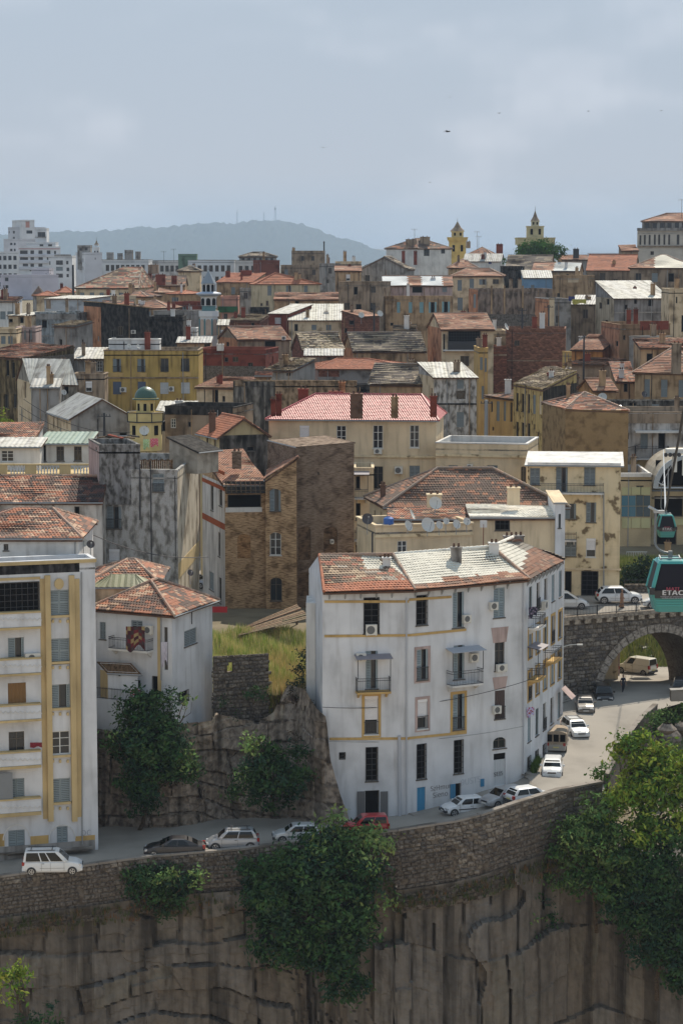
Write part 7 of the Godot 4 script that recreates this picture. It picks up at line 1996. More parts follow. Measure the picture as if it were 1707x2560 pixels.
# ---------------------------------------------------------------- buildings
func face(a: Vector3,b: Vector3,base: float,top: float) -> Dictionary:
	var u := Vector3(b.x - a.x,0,b.z - a.z)
	var w := u.length()
	u /= w
	return {"a": Vector3(a.x,base,a.z),"u": u,"n": u.cross(Vector3.UP),"w": w,"base": base,"top": top,"holes":[]}

func fp(f: Dictionary,u: float,v: float,d := 0.0) -> Vector3:
	return Vector3(f.a.x+f.u.x*u+f.n.x*d,v,f.a.z+f.u.z*u+f.n.z*d)

func fuv(f: Dictionary,px: float,py: float) -> Vector2:
	var r := Vector3((px - CX)/FOC,0,0)+Vector3(0,cp,-sp)*((CY - py)/FOC)+Vector3(0,-sp,-cp)
	var t: float = f.n.dot(f.a)/f.n.dot(r)
	var q := r*t
	return Vector2((q - f.a).dot(f.u),q.y)

func fbox(mb: MB,f: Dictionary,u0: float,v0: float,u1: float,v1: float,d0: float,d1: float) -> void:
	mb.box(fp(f,u0,v0,d0),f.u*(u1 - u0),Vector3(0,v1 - v0,0),f.n*(d1 - d0))

func frect(f: Dictionary,x0: float,y0: float,x1: float,y1: float) -> Rect2:
	# the rectangle on a wall between two sight lines
	var my := (y0+y1)*0.5
	var ua := fuv(f,x0,my).x
	var ub := fuv(f,x1,my).x
	var mx := (x0+x1)*0.5
	var va := fuv(f,mx,y1).y
	var vb := fuv(f,mx,y0).y
	return Rect2(minf(ua,ub),va,absf(ub - ua),vb - va)

func wall_with_holes(mb: MB,f: Dictionary,deep: float) -> void:
	var us := [0.0,f.w]
	var vs := [f.base,f.top]
	for h: Rect2 in f.holes:
		us.append(clampf(h.position.x,0,f.w)); us.append(clampf(h.end.x,0,f.w))
		vs.append(clampf(h.position.y,f.base,f.top)); vs.append(clampf(h.end.y,f.base,f.top))
	us.sort()
	vs.sort()
	for i in us.size() - 1:
		if us[i+1] - us[i] < 0.001: continue
		var run := -1
		var um: float = (us[i]+us[i+1])*0.5
		for j in vs.size():
			var solid := false
			if j < vs.size() - 1:
				solid = true
				var vm: float = (vs[j]+vs[j+1])*0.5
				for h: Rect2 in f.holes:
					if um > h.position.x and um < h.end.x and vm > h.position.y and vm < h.end.y:
						solid = false
						break
			if solid and run < 0: run = j
			if not solid and run >= 0:
				if vs[j] - vs[run] > 0.001:
					mb.quad(fp(f,us[i],vs[run]),fp(f,us[i+1],vs[run]),fp(f,us[i+1],vs[j]),fp(f,us[i],vs[j]))
				run = -1
	for h: Rect2 in f.holes:
		var a := h.position.x
		var b := h.end.x
		var lo := h.position.y
		var hi := h.end.y
		mb.quad(fp(f,a,lo),fp(f,a,hi),fp(f,a,hi,-deep),fp(f,a,lo,-deep))
		mb.quad(fp(f,b,lo),fp(f,b,lo,-deep),fp(f,b,hi,-deep),fp(f,b,hi))
		mb.quad(fp(f,a,lo),fp(f,a,lo,-deep),fp(f,b,lo,-deep),fp(f,b,lo))
		mb.quad(fp(f,a,hi),fp(f,b,hi),fp(f,b,hi,-deep),fp(f,a,hi,-deep))

func shutter(p: Node3D,org: Vector3,f: Dictionary,u0: float,u1: float,v0: float,v1: float,d: float,m: Material,near: bool) -> void:
	var mb := MB.new()
	var t := 0.05
	fbox(mb,f,u0,v0,u0+0.06,v1,d,d+t)
	fbox(mb,f,u1 - 0.06,v0,u1,v1,d,d+t)
	var e := 0.07
	for v in ([v0,(v0+v1)*0.5 - e*0.5,v1 - e] if v1 - v0 > 1.0 else [v0,v1 - e]):
		fbox(mb,f,u0+0.06,v,u1 - 0.06,v+e,d+0.002,d+t - 0.002)
	if near:
		var k := int((v1 - v0)/0.13)
		mb.col = Color(0.86,0.86,0.86)
		for i in k:
			var v := v0+(v1 - v0)*(i+0.5)/k
			mb.quad(fp(f,u0+0.05,v - 0.055,d+0.04),fp(f,u1 - 0.05,v - 0.055,d+0.04),fp(f,u1 - 0.05,v+0.05,d+0.012),fp(f,u0+0.05,v+0.05,d+0.012))
	else:
		mb.col = Color(0.8,0.8,0.8)
		fbox(mb,f,u0+0.05,v0+0.02,u1 - 0.05,v1 - 0.02,d+0.01,d+0.03)
	commit(mb,"shutter",m,p,org)

func window(p: Node3D,org: Vector3,f: Dictionary,r: Rect2,style: String,dist: float,m: Material,deep: float) -> void:
	var u0 := r.position.x
	var u1 := r.end.x
	var v0 := r.position.y
	var v1 := r.end.y
	var w := u1 - u0
	var h := v1 - v0
	var near := dist < 262.0
	var s := style[0]
	var fr := 0.07 if near else 0.09
	var d := -deep+0.02
	var mb := MB.new()
	# frame
	fbox(mb,f,u0,v0,u0+fr,v1,d,d+0.08)
	fbox(mb,f,u1 - fr,v0,u1,v1,d,d+0.08)
	fbox(mb,f,u0+fr,v0,u1 - fr,v0+fr,d,d+0.078)
	fbox(mb,f,u0+fr,v1 - fr,u1 - fr,v1,d,d+0.078)
	var fm: Material = M.frame
	if s == "w" or s == "r": fm = M.framew
	var mid := (u0+u1)*0.5
	if s in "dwhc":
		fbox(mb,f,mid - 0.04,v0+fr,mid+0.04,v1 - fr,d,d+0.074)
	if s == "w" or (s == "d" and near):
		fbox(mb,f,u0+fr,v0+h*0.68,u1 - fr,v0+h*0.68+0.05,d,d+0.07)
		if s == "w": fbox(mb,f,u0+fr,v0+h*0.34,u1 - fr,v0+h*0.34+0.04,d,d+0.07)
	if near and not ("n" in style):
		fbox(mb,f,u0 - 0.08,v0 - 0.09,u1+0.08,v0 - 0.003,-0.04,0.07)
	var win := commit(mb,"window",fm,p,org)
	# pane or closing
	mb = MB.new()
	var pm: Material = M.glass
	if s in "vxo" : pm = M.void if dist < 500.0 else M.glass
	if s == "b": pm = p.get_meta("infill") if p.has_meta("infill") else M.browng
	if s == "b": d = -0.09
	mb.quad(fp(f,u0,v0,d+0.012),fp(f,u1,v0,d+0.012),fp(f,u1,v1,d+0.012),fp(f,u0,v1,d+0.012))
	commit(mb,"infill" if s == "b" else "pane",pm,win,org)
	if s == "s":
		shutter(win,org,f,u0+0.02,mid - 0.012,v0+0.02,v1 - 0.02,-0.11,m,near)
		shutter(win,org,f,mid+0.012,u1 - 0.02,v0+0.02,v1 - 0.02,-0.11,m,near)
	elif s == "h":
		shutter(win,org,f,u0+0.02,mid - 0.06,v0+0.02,v1 - 0.02,-0.11,m,near)
		shutter(win,org,f,u1 - w*0.17,u1 - 0.02,v0+0.02,v1 - 0.02,-0.06,m,near)
	elif s == "o":
		shutter(win,org,f,u0 - w*0.46,u0 - 0.02,v0,v1,0.015,m,near)
		shutter(win,org,f,u1+0.02,u1+w*0.46,v0,v1,0.015,m,near)
	elif s == "r":
		mb = MB.new()
		var low := v0+h*0.38
		if "R" in style: low = v0+0.05
		var k := int((v1 - low)/0.09)
		for i in k:
			var a := low+(v1 - low)*i/k
			fbox(mb,f,u0+0.03,a,u1 - 0.03,a+(v1 - low)/k - 0.012,-0.10,-0.075)
		fbox(mb,f,u0+0.01,v1 - 0.22,u1 - 0.01,v1 - 0.01,-0.07,0.0)
		commit(mb,"roller_shutter",M.roller,win,org)
	elif s == "c":
		mb = MB.new()
		var k := 9
		for i in k:
			var a := u0+w*i/k
			var b := u0+w*(i+1)/k
			var da := -0.05+0.05*(i % 2)
			var db := -0.05+0.05*((i+1) % 2)
			mb.quad(fp(f,a,v0 - 0.1,da),fp(f,b,v0 - 0.1,db),fp(f,b,v1 - 0.03,db - 0.05),fp(f,a,v1 - 0.03,da - 0.05))
		commit(mb,"curtain",m,win,org)
	elif s == "x":
		mb = MB.new()
		var k := maxi(2,int(w/0.42))
		for i in k+1: fbox(mb,f,u0+w*i/k - 0.02,v0,u0+w*i/k+0.02,v1,0.02,0.05)
		k = maxi(2,int(h/0.42))
		for i in k+1: fbox(mb,f,u0,v0+h*i/k - 0.02,u1,v0+h*i/k+0.02,0.022,0.048)
		commit(mb,"grille",M.iron,win,org)
	if "_" in style:
		mb = MB.new()
		var top := v0+minf(h*0.42,1.0)
		fbox(mb,f,u0 - 0.05,top,u1+0.05,top+0.05,0.04,0.09)
		fbox(mb,f,u0 - 0.05,v0+0.08,u1+0.05,v0+0.11,0.045,0.085)
		var k := maxi(3,int(w/0.13))
		for i in k+1: fbox(mb,f,u0+w*i/k - 0.012,v0+0.08,u0+w*i/k+0.012,top+0.01,0.053,0.077)
		commit(mb,"railing",M.iron,win,org)
	if "t" in style:
		# arched head: a filled spandrel over the square opening
		mb = MB.new()
		var rr := w*0.5
		for i in 8:
			var a := PI*i/8
			var b := PI*(i+1)/8
			var p0 := Vector2(mid+cos(a)*rr,v1 - rr*0.6+sin(a)*rr*0.6)
			var p1 := Vector2(mid+cos(b)*rr,v1 - rr*0.6+sin(b)*rr*0.6)
			mb.quad(fp(f,p0.x,p0.y,-0.004),fp(f,p0.x,v1,-0.004),fp(f,p1.x,v1,-0.004),fp(f,p1.x,p1.y,-0.004))
			mb.quad(fp(f,p0.x,p0.y,-0.004),fp(f,p1.x,p1.y,-0.004),fp(f,p1.x,p1.y,-deep),fp(f,p0.x,p0.y,-deep))
		commit(mb,"arch_head",p.get_meta("wallm"),win,org)
	if "f" in style or "F" in style:
		mb = MB.new()
		var e := 0.22
		fbox(mb,f,u0 - e,v0 - e,u0 - 0.003,v1+e,-0.02,0.045)
		fbox(mb,f,u1+0.003,v0 - e,u1+e,v1+e,-0.02,0.045)
		fbox(mb,f,u0 - 0.003,v1+0.003,u1+0.003,v1+e,-0.02,0.043)
		fbox(mb,f,u0 - 0.003,v0 - e,u1+0.003,v0 - 0.003,-0.02,0.042)
		commit(mb,"surround",M.ochre if "f" in style else M.pink,win,org)

func air_conditioner(p: Node3D,org: Vector3,f: Dictionary,r: Rect2) -> void:
	var mb := MB.new()
	fbox(mb,f,r.position.x,r.position.y,r.end.x,r.end.y,0.08,0.42)
	fbox(mb,f,r.position.x+0.05,r.position.y - 0.06,r.position.x+0.1,r.position.y+0.2,0.0,0.4)
	fbox(mb,f,r.end.x - 0.1,r.position.y - 0.06,r.end.x - 0.05,r.position.y+0.2,0.0,0.4)
	var a := commit(mb,"air_conditioner",M.acw,p,org)
	mb = MB.new()
	var c := r.position+Vector2(r.size.x*0.42,r.size.y*0.5)
	var rad := minf(r.size.x,r.size.y)*0.4
	for i in 12:
		var t := TAU*i/12
		var q := TAU*(i+1)/12
		mb.tri(fp(f,c.x,c.y,0.424),fp(f,c.x+cos(t)*rad,c.y+sin(t)*rad,0.43),fp(f,c.x+cos(q)*rad,c.y+sin(q)*rad,0.43))
	commit(mb,"fan",plainm(0.12,0.12,0.12),a,org)

func balcony(p: Node3D,org: Vector3,f: Dictionary,r: Rect2,flags: String) -> void:
	# r spans the railing and the slab under it
	var out := 0.95
	var u0 := r.position.x
	var u1 := r.end.x
	var v0 := r.position.y
	var vr := r.end.y
	var mb := MB.new()
	fbox(mb,f,u0,v0,u1,v0+0.16,-0.02,out)
	var b := commit(mb,"balcony",M.ochre if "y" in flags else M.whiteb,p,org)
	mb = MB.new()
	for e in [u0+0.15,u1 - 0.3]:
		mb.prism([fp(f,e,v0 - 0.002,0),fp(f,e,v0 - 0.002,out*0.8),fp(f,e,v0 - 0.45,0)],f.u*0.14)
	commit(mb,"bracket",M.ochre if "y" in flags else M.whiteb,b,org)
	mb = MB.new()
	var lo := v0+0.2
	for sp_ in [[u0+0.03,out - 0.05,u1 - 0.03,out - 0.05],[u0+0.03,0.0,u0+0.03,out - 0.05],[u1 - 0.03,0.0,u1 - 0.03,out - 0.05]]:
		var a := fp(f,sp_[0],0,sp_[1])
		var c := fp(f,sp_[2],0,sp_[3])
		for v in [lo,vr,lerpf(lo,vr,0.82)]:
			mb.tube(a+Vector3(0,v,0),c+Vector3(0,v,0),0.022,-1,4)
		var k := maxi(2,int(a.distance_to(c)/0.14))
		for i in k+1:
			var q := a.lerp(c,float(i)/k)
			mb.tube(q+Vector3(0,lo,0),q+Vector3(0,vr,0),0.012,-1,3,false)
	commit(mb,"railing",M.iron,b,org)
	if "w" in flags:
		mb = MB.new()
		var top := vr+1.55
		for e in [u0+0.05,u1 - 0.05]:
			mb.tube(fp(f,e,vr,out - 0.05),fp(f,e,top,out - 0.05),0.03,-1,4)
			mb.tube(fp(f,e,top+0.16,0),fp(f,e,top,out - 0.05),0.025,-1,4)
		commit(mb,"awning_post",M.iron,b,org)
		mb = MB.new()
		mb.prism([fp(f,u0 - 0.1,top+0.22,0.02),fp(f,u1+0.1,top+0.22,0.02),fp(f,u1+0.1,top,out+0.25),fp(f,u0 - 0.1,top,out+0.25)],Vector3(0,0.04,0))
		commit(mb,"awning",plainm(0.22,0.20,0.22) if not "l" in flags else plainm(0.34,0.36,0.40),b,org)

func tilecolor(style: String,r: RandomNumberGenerator) -> Color:
	var k := r.randf()
	var g := r.randf_range(0.82,1.12)
	var c: Color
	match style:
		"terra":
			c = Color(0.12,0.075,0.058) if k < 0.36 else (Color(0.37,0.145,0.08) if k < 0.68 else (Color(0.24,0.115,0.075) if k < 0.88 else Color(0.46,0.30,0.20)))
		"mottle":
			c = Color(0.13,0.09,0.065) if k < 0.30 else (Color(0.33,0.13,0.08) if k < 0.55 else (Color(0.40,0.29,0.19) if k < 0.72 else (Color(0.22,0.14,0.09) if k < 0.93 else Color(0.36,0.30,0.24))))
		"dark":
			c = Color(0.13,0.085,0.062) if k < 0.66 else (Color(0.36,0.16,0.09) if k < 0.84 else Color(0.22,0.12,0.08))
		"clean": c = Color(0.38,0.135,0.07) if k < 0.8 else Color(0.30,0.115,0.065)
		"faded": c = Color(0.34,0.165,0.10) if k < 0.5 else (Color(0.28,0.12,0.07) if k < 0.75 else (Color(0.18,0.105,0.075) if k < 0.93 else Color(0.40,0.27,0.18)))
		"old": c = Color(0.21,0.165,0.12) if k < 0.45 else (Color(0.12,0.095,0.08) if k < 0.75 else Color(0.34,0.27,0.19))
		"red": c = Color(0.40,0.095,0.095) if k < 0.8 else Color(0.34,0.08,0.08)
		"white": c = Color(0.80,0.76,0.67)
		"rubble": c = Color(0.36,0.28,0.18) if k < 0.5 else (Color(0.20,0.15,0.11) if k < 0.8 else Color(0.44,0.36,0.26))
		_: c = Color(0.5,0.5,0.5)
	return Color(c.r*g,c.g*g,c.b*g)

func roof_plane(slab: MB,tiles: MB,el: Vector3,er: Vector3,tr: Vector3,tl: Vector3,style: String,w: float,h: float,near: bool,fix = null) -> void:
	var u := (er - el).normalized()
	var up := (tl+tr)*0.5 - (el+er)*0.5
	up = (up - u*up.dot(u))
	var len := up.length()
	up /= len
	var n := u.cross(up)
	if n.y < 0: n = -n
	var loose := 0.0 if style in ["clean","red","none","sheet","sheetw"] else (0.16 if style in ["old","rubble"] else 0.09)
	var dn := n*(0.02+loose*1.5)
	slab.prism([el - dn,er - dn,tr - dn,tl - dn] if tl.distance_to(tr) > 0.05 else [el - dn,er - dn,tr - dn],-n*0.14)
	if style == "none": return
	var r := RandomNumberGenerator.new()
	r.seed = int(absf(el.x*131.0+el.z*17.0+er.x*7.0))+1
	var rows := maxi(1,int(round(len/h)))
	var hh := len/rows
	var ph := r.randf()*6.0
	var el0 := 0.0
	var er0 := (er - el).dot(u)
	var tl0 := (tl - el).dot(u)
	var tr0 := (tr - el).dot(u)
	if style == "sheet" or style == "sheetw":
		var k0 := int(floor(minf(el0,tl0)/w))
		var k1 := int(ceil(maxf(er0,tr0)/w))
		for i in range(k0,k1):
			var g := r.randf_range(0.8,1.04)
			if r.randf() < 0.06: g *= 0.62
			tiles.col = Color(g,g,g*r.randf_range(0.94,1.02))
			for half in 2:
				var ua := (i+half*0.5)*w
				var ub := ua+w*0.5
				var ha := 0.01+0.045*half
				var hb := 0.01+0.045*(1 - half)
				var ea := clampf(ua,el0,er0); var eb := clampf(ub,el0,er0)
				var ta := clampf(ua,tl0,tr0); var tb := clampf(ub,tl0,tr0)
				tiles.quad(el+u*ea+n*ha,el+u*eb+n*hb,el+u*tb+up*len+n*hb,el+u*ta+up*len+n*ha)
		return
	for row in rows:
		var fa := float(row)/rows
		var fb := float(row+1)/rows
		var la := lerpf(el0,tl0,fa); var lb := lerpf(el0,tl0,fb)
		var ra := lerpf(er0,tr0,fa); var rb := lerpf(er0,tr0,fb)
		var va := fa*len
		var vb := fb*len+(0.05 if row < rows - 1 else 0.0)
		var lift := (0.05 if near else 0.07)*(1.6 if style == "rubble" or style == "old" else 1.0)
		var prev := tilecolor(style,r)
		var shift := 0.5*w*(row % 2)
		var k0 := int(floor((minf(la,lb) - shift)/w))
		var k1 := int(ceil((maxf(ra,rb) - shift)/w))
		for i in range(k0,k1):
			var ua := i*w+shift
			var ub := ua+w
			var a0 := clampf(ua,la,ra); var b0 := clampf(ub,la,ra)
			var a1 := clampf(ua,lb,rb); var b1 := clampf(ub,lb,rb)
			if b0 - a0 < 0.01 and b1 - a1 < 0.01: continue
			if r.randf() > 0.5: prev = tilecolor(style,r)
			var cc := prev
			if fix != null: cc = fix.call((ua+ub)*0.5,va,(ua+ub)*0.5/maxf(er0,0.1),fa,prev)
			tiles.col = cc
			var sag := loose*(sin(ua*0.55+ph)*sin(va*0.8+ph*2.0) - 0.4*sin(PI*fa))
			var jit := sag+r.randf_range(-0.012,0.012)+(r.randf_range(-0.05,0.06) if style == "rubble" else 0.0)
			var p0 := el+u*a0+up*va+n*(lift+jit)
			var p1 := el+u*b0+up*va+n*(lift+jit)
			var q1 := el+u*b1+up*vb+n*(0.012+sag)
			var q0 := el+u*a1+up*vb+n*(0.012+sag)
			if near:
				var pm := (p0+p1)*0.5+n*0.035
				var qm := (q0+q1)*0.5+n*0.035
				tiles.quad(p0,pm,qm,q0)
				tiles.quad(pm,p1,q1,qm)
				var d0 := el+u*a0+up*va
				var d1 := el+u*b0+up*va
				tiles.quad(d0,(d0+d1)*0.5,pm,p0)
				tiles.quad((d0+d1)*0.5,d1,p1,pm)
			else:
				tiles.quad(p0,p1,q1,q0)
				tiles.quad(el+u*a0+up*va,el+u*b0+up*va,p1,p0)
	tiles.col = Color.WHITE

func ridge_caps(tiles: MB,a: Vector3,b: Vector3,style: String) -> void:
	var k := maxi(1,int(a.distance_to(b)/0.45))
	var r := RandomNumberGenerator.new()
	r.seed = int(absf(a.x*31+a.z*7))+3
	for i in k:
		var c := tilecolor(style,r)
		tiles.col = c.lerp(Color(0.42,0.34,0.27),0.45) if style in ["terra","dark","mottle","faded","old","rubble"] else c
		tiles.tube(a.lerp(b,float(i)/k)+Vector3(0,0.02,0),a.lerp(b,(i+1.0)/k)+Vector3(0,0.05,0),0.13,0.14,6,true)
	tiles.col = Color.WHITE

func house(nm: String,label: String,pts: Array,o := {}) -> Node3D:
	var H := y_at(pts[0][1],pts[0][2])
	if o.has("H"): H = o.H
	var fl: Array[Vector3] = []
	for p in pts: fl.append(XYD(p[0],H,p[2]))
	var dep: float = o.get("dep",10.0)
	var base := 0.0
	for p in fl: base = minf(base,terr(p.x,-p.z) - 2.5)
	if o.has("base"): base = o.base
	var dist := -fl[0].z
	var wm: Material = o.get("wall",M.pale)
	var root := thing(nm,label,o.get("cat","house"),Vector3(fl[0].x,base,fl[0].z),o.get("group",""))
	root.set_meta("wallm",wm)
	if o.has("infill"): root.set_meta("infill",o.infill)
	var org := root.position
	var q := []      # front left,front right,back right,back left
	var faces := []
	var right_turn := false
	if fl.size() == 2:
		var u := (fl[1] - fl[0]).normalized()
		var back := -u.cross(Vector3.UP)*dep
		q = [fl[0],fl[1],fl[1]+back,fl[0]+back]
		faces = [face(fl[0],fl[1],base,H)]
		for i in [1,2,3]: faces.append(face(q[i],q[(i+1) % 4],base,H))
	else:
		var p3 := fl[0]+fl[2] - fl[1]
		right_turn = o.has("right")
		q = [fl[0],fl[1],fl[2],p3] if right_turn else [fl[1],fl[2],p3,fl[0]]
		faces = [face(fl[0],fl[1],base,H),face(fl[1],fl[2],base,H),face(fl[2],p3,base,H),face(p3,fl[0],base,H)]
	root.set_meta("faces",faces)
	var deep: float = 0.2 if dist < 270 else 0.24
	# openings
	var wins := []
	for w in o.get("wins",[]):
		var f: Dictionary = faces[w[0]]
		var r := frect(f,w[1],w[2],w[3],w[4])
		r.position.x = clampf(r.position.x,0.05,f.w - 0.3)
		if r.end.x > f.w - 0.05: r.size.x = f.w - 0.05 - r.position.x
		if r.end.y > H - 0.05: r.size.y = H - 0.05 - r.position.y
		if r.size.x < 0.15 or r.size.y < 0.15: continue
		wins.append([f,r,w[5],w[6] if w.size() > 6 else M.shut])
	for g in o.get("grid",[]):
		# face,columns,rows,first top below the eave,width,height,storey,style,margin
		var f: Dictionary = faces[g[0]]
		var mg: float = g[8] if g.size() > 8 else 0.8
		for j in g[2]:
			for i in g[1]:
				var cu: float = f.w*0.5 if g[1] == 1 else lerpf(mg+g[4]*0.5,f.w - mg - g[4]*0.5,float(i)/(g[1] - 1))
				var tv: float = H - g[3] - j*g[6]
				if tv - g[5] < base+0.2: continue
				var st: String = g[7]
				if "?" in st: st = "dsvhrs"[(i*7+j*3+int(dist)) % 6]
				wins.append([f,Rect2(cu - g[4]*0.5,tv - g[5],g[4],g[5]),st,g[9] if g.size() > 9 else M.shut])
	var cl := RandomNumberGenerator.new()
	cl.seed = int(absf(fl[0].x*37.0+fl[0].z*11.0))+5
	if dist > 262.0 and dist < 640.0 and not o.has("blank"):
		for f in faces.slice(0,2):
			if f.n.z < 0.15: continue
			for i in int(f.w*(H - base)/34.0):
				var ww := cl.randf_range(0.5,1.0)
				var wh := ww*cl.randf_range(1.0,2.1)
				var r := Rect2(cl.randf_range(0.5,maxf(0.6,f.w - 1.5)),H - wh - cl.randf_range(0.7,minf(9.0,H - base - 2.5)),ww,wh)
				var free: bool = r.end.x < f.w - 0.3 and r.position.y > base+0.3
				for w in wins: free = free and not (w[0] == f and w[1].grow(0.5).intersects(r))
				if free: wins.append([f,r,"vdsdv"[cl.randi() % 5],M.shut if cl.randf() < 0.6 else M.shutb])
	for w in wins: w[0].holes.append(w[1])
	var wmats: Dictionary = o.get("wallmats",{})
	var mb := MB.new()
	for i in faces.size():
		if wmats.has(i):
			var wb := MB.new()
			wall_with_holes(wb,faces[i],deep)
			commit(wb,"wall",wmats[i],root,org)
		else:
			wall_with_holes(mb,faces[i],deep)
	# roof
	var slab := MB.new()
	var tiles := MB.new()
	var rf: Array = o.get("roof",["flat"])
	var typ: String = rf[0]
	var style: String = rf[2] if rf.size() > 2 else "terra"
	var near := dist < 255.0
	var tw := 0.26 if near else (0.34 if dist < 400 else 0.55)
	var th := 0.34 if near else (0.42 if dist < 400 else 0.6)
	if style.begins_with("sheet"): tw = 0.5
	var uf = (q[1] - q[0]).normalized()
	var ub = (q[3] - q[0]).normalized()
	var dl = q[0].distance_to(q[3])
	var mid_d = -(q[0].z+q[1].z+q[2].z+q[3].z)*0.25
	var ov: float = o.get("ov",0.35)
	var sv: float = o.get("sv",0.2)
	if typ == "flat":
		slab.prism([q[0] - Vector3(0,0.55,0),q[1] - Vector3(0,0.55,0),q[2] - Vector3(0,0.55,0),q[3] - Vector3(0,0.55,0)],Vector3(0,-0.15,0))
		var rn := commit(slab,"roof",o.get("roofm",M.deck),root,org)
		var cap := MB.new()
		var e: float = o.get("cap",0.06)
		for i in 4:
			var a = q[i]
			var b = q[(i+1) % 4]
			var u = (b - a).normalized()
			var n = u.cross(Vector3.UP)
			var i0 := 0.24
			cap.box(a - u*e+n*e - Vector3(0,0.0,0)+Vector3(0,0.003,0),u*(a.distance_to(b)+e - i0),Vector3(0,0.14,0),-n*(e+0.24))
			cap.box(a+u*i0 - n*0.235 - Vector3(0,0.6,0),u*(a.distance_to(b) - 2*i0),Vector3(0,0.6,0),n*0.01)
		commit(cap,"coping",o.get("capm",wm),root,org)
	else:
		var Hr: float = H+2.0
		if rf[1] is float or rf[1] is int: Hr = y_at(rf[1],mid_d if not typ in ["shedb"] else -(q[2].z+q[3].z)*0.5)
		if o.has("rise"): Hr = H+o.rise
		Hr = maxf(Hr,H+0.25)
		var up := Vector3(0,Hr - H,0)
		var planes := []
		var ridges := []
		if typ == "gable":
			var rl = (q[0]+q[3])*0.5+up
			var rr = (q[1]+q[2])*0.5+up
			var sl = (rl - q[0]).normalized()
			sl = ((rl - q[0])/(dl*0.5))
			var ex = -ub*ov - Vector3(0,up.y/(dl*0.5)*ov,0)
			var ey = ub*ov - Vector3(0,up.y/(dl*0.5)*ov,0)
			var s = uf*sv
			planes = [[q[0]+ex - s,q[1]+ex+s,rr+s,rl - s],[q[2]+ey+s,q[3]+ey - s,rl - s,rr+s]]
			ridges = [[rl - s,rr+s]]
			mb.tri(q[0],rl,q[3])
			mb.tri(q[1],q[2],rr)
		elif typ == "gablef":
			var rl = (q[0]+q[1])*0.5+up
			var rr = (q[3]+q[2])*0.5+up
			var wl = q[0].distance_to(q[1])*0.5
			var dn := Vector3(0,up.y/wl*ov,0)
			var s = ub*sv
			planes = [[q[3] - uf*ov - dn+s,q[0] - uf*ov - dn - s,rl - s,rr+s],[q[1]+uf*ov - dn - s,q[2]+uf*ov - dn+s,rr+s,rl - s]]
			ridges = [[rl - s,rr+s]]
			mb.tri(q[0],q[1],rl)
			mb.tri(q[3],rr,q[2])
		elif typ == "hip" or typ == "pyr":
			var wl = q[0].distance_to(q[1])
			var k: float = minf(o.get("hip",dl*0.5),wl*0.5 - 0.02)
			var rl = (q[0]+q[3])*0.5+up+uf*k
			var rr = (q[1]+q[2])*0.5+up - uf*k
			if o.has("hipl"): rl = (q[0]+q[3])*0.5+up+uf*float(o.hipl)
			if o.has("hipr"): rr = (q[1]+q[2])*0.5+up - uf*float(o.hipr)
			var dn := Vector3(0,up.y/(dl*0.5)*ov,0)
			var e0 = q[0] - uf*ov - ub*ov - dn
			var e1 = q[1]+uf*ov - ub*ov - dn
			var e2 = q[2]+uf*ov+ub*ov - dn
			var e3 = q[3] - uf*ov+ub*ov - dn
			planes = [[e0,e1,rr,rl],[e1,e2,rr,rr],[e2,e3,rl,rr],[e3,e0,rl,rl]]
			ridges = [[rl,rr],[e0,rl],[e1,rr],[e2,rr],[e3,rl]]
		elif typ == "shedb" or typ == "shedl" or typ == "shedr" or typ == "shedf":
			var a := q
			if typ == "shedl": a = [q[1],q[2],q[3],q[0]]
			elif typ == "shedr": a = [q[3],q[0],q[1],q[2]]
			elif typ == "shedf": a = [q[2],q[3],q[0],q[1]]
			var b2 = a[2]+up
			var b3 = a[3]+up
			var inn = (a[3] - a[0]).normalized()
			var k = up.y/a[0].distance_to(a[3])
			var ex = -inn*ov - Vector3(0,k*ov,0)
			var s = (a[1] - a[0]).normalized()*sv
			planes = [[a[0]+ex - s,a[1]+ex+s,b2+s+inn*0.15+Vector3(0,k*0.15,0),b3 - s+inn*0.15+Vector3(0,k*0.15,0)]]
			mb.tri(a[1],a[2],b2)
			mb.tri(a[3],a[0],b3)
			mb.quad(a[2],a[3],b3,b2)
		for k in planes.size():
			var p = planes[k]
			roof_plane(slab,tiles,p[0],p[1],p[2],p[3],style,tw,th,near,o.get("fix") if k == 0 else null)
		if not style.begins_with("sheet"):
			for e in ridges: ridge_caps(tiles,e[0],e[1],style)
		var rn := commit(slab,"roof",o.get("roofm",M.slab),root,org)
		var tm: Material = M.tile
		if style == "sheet": tm = M.sheet
		if style == "sheetw": tm = M.sheetw
		if style == "red": tm = M.tileg
		if o.has("tilem"): tm = o.tilem
		if tiles.v.size(): kind(commit(tiles,"roof_sheeting" if style.begins_with("sheet") else "roof_tiles",tm,rn,org),"stuff")
		# a gutter along the front eave
		if dist < 300 and planes.size():
			var gm := MB.new()
			gm.tube(planes[0][0] - Vector3(0,0.08,0),planes[0][1] - Vector3(0,0.08,0),0.07,-1,5)
			commit(gm,"gutter",M.pipe,root,org)
	commit(mb,"wall",wm,root,org)
	for w in wins: window(root,org,w[0],w[1],w[2],dist,w[3],deep)
	for b in o.get("balc",[]): balcony(root,org,faces[b[0]],frect(faces[b[0]],b[1],b[3],b[2],b[4]),b[5])
	for b in o.get("acs",[]): air_conditioner(root,org,faces[b[0]],frect(faces[b[0]],b[1],b[2],b[3],b[4]))
	for b in o.get("bands",[]):
		# face,x0,y0,x1,y1,material,proud,name
		var f: Dictionary = faces[b[0]]
		var a := fuv(f,b[1],b[2])
		var c := fuv(f,b[3],b[2])
		var e := fuv(f,b[1],b[4])
		var g := MB.new()
		fbox(g,f,a.x,e.y,c.x,a.y,-0.03,b[6])
		commit(g,b[7],b[5],root,org)
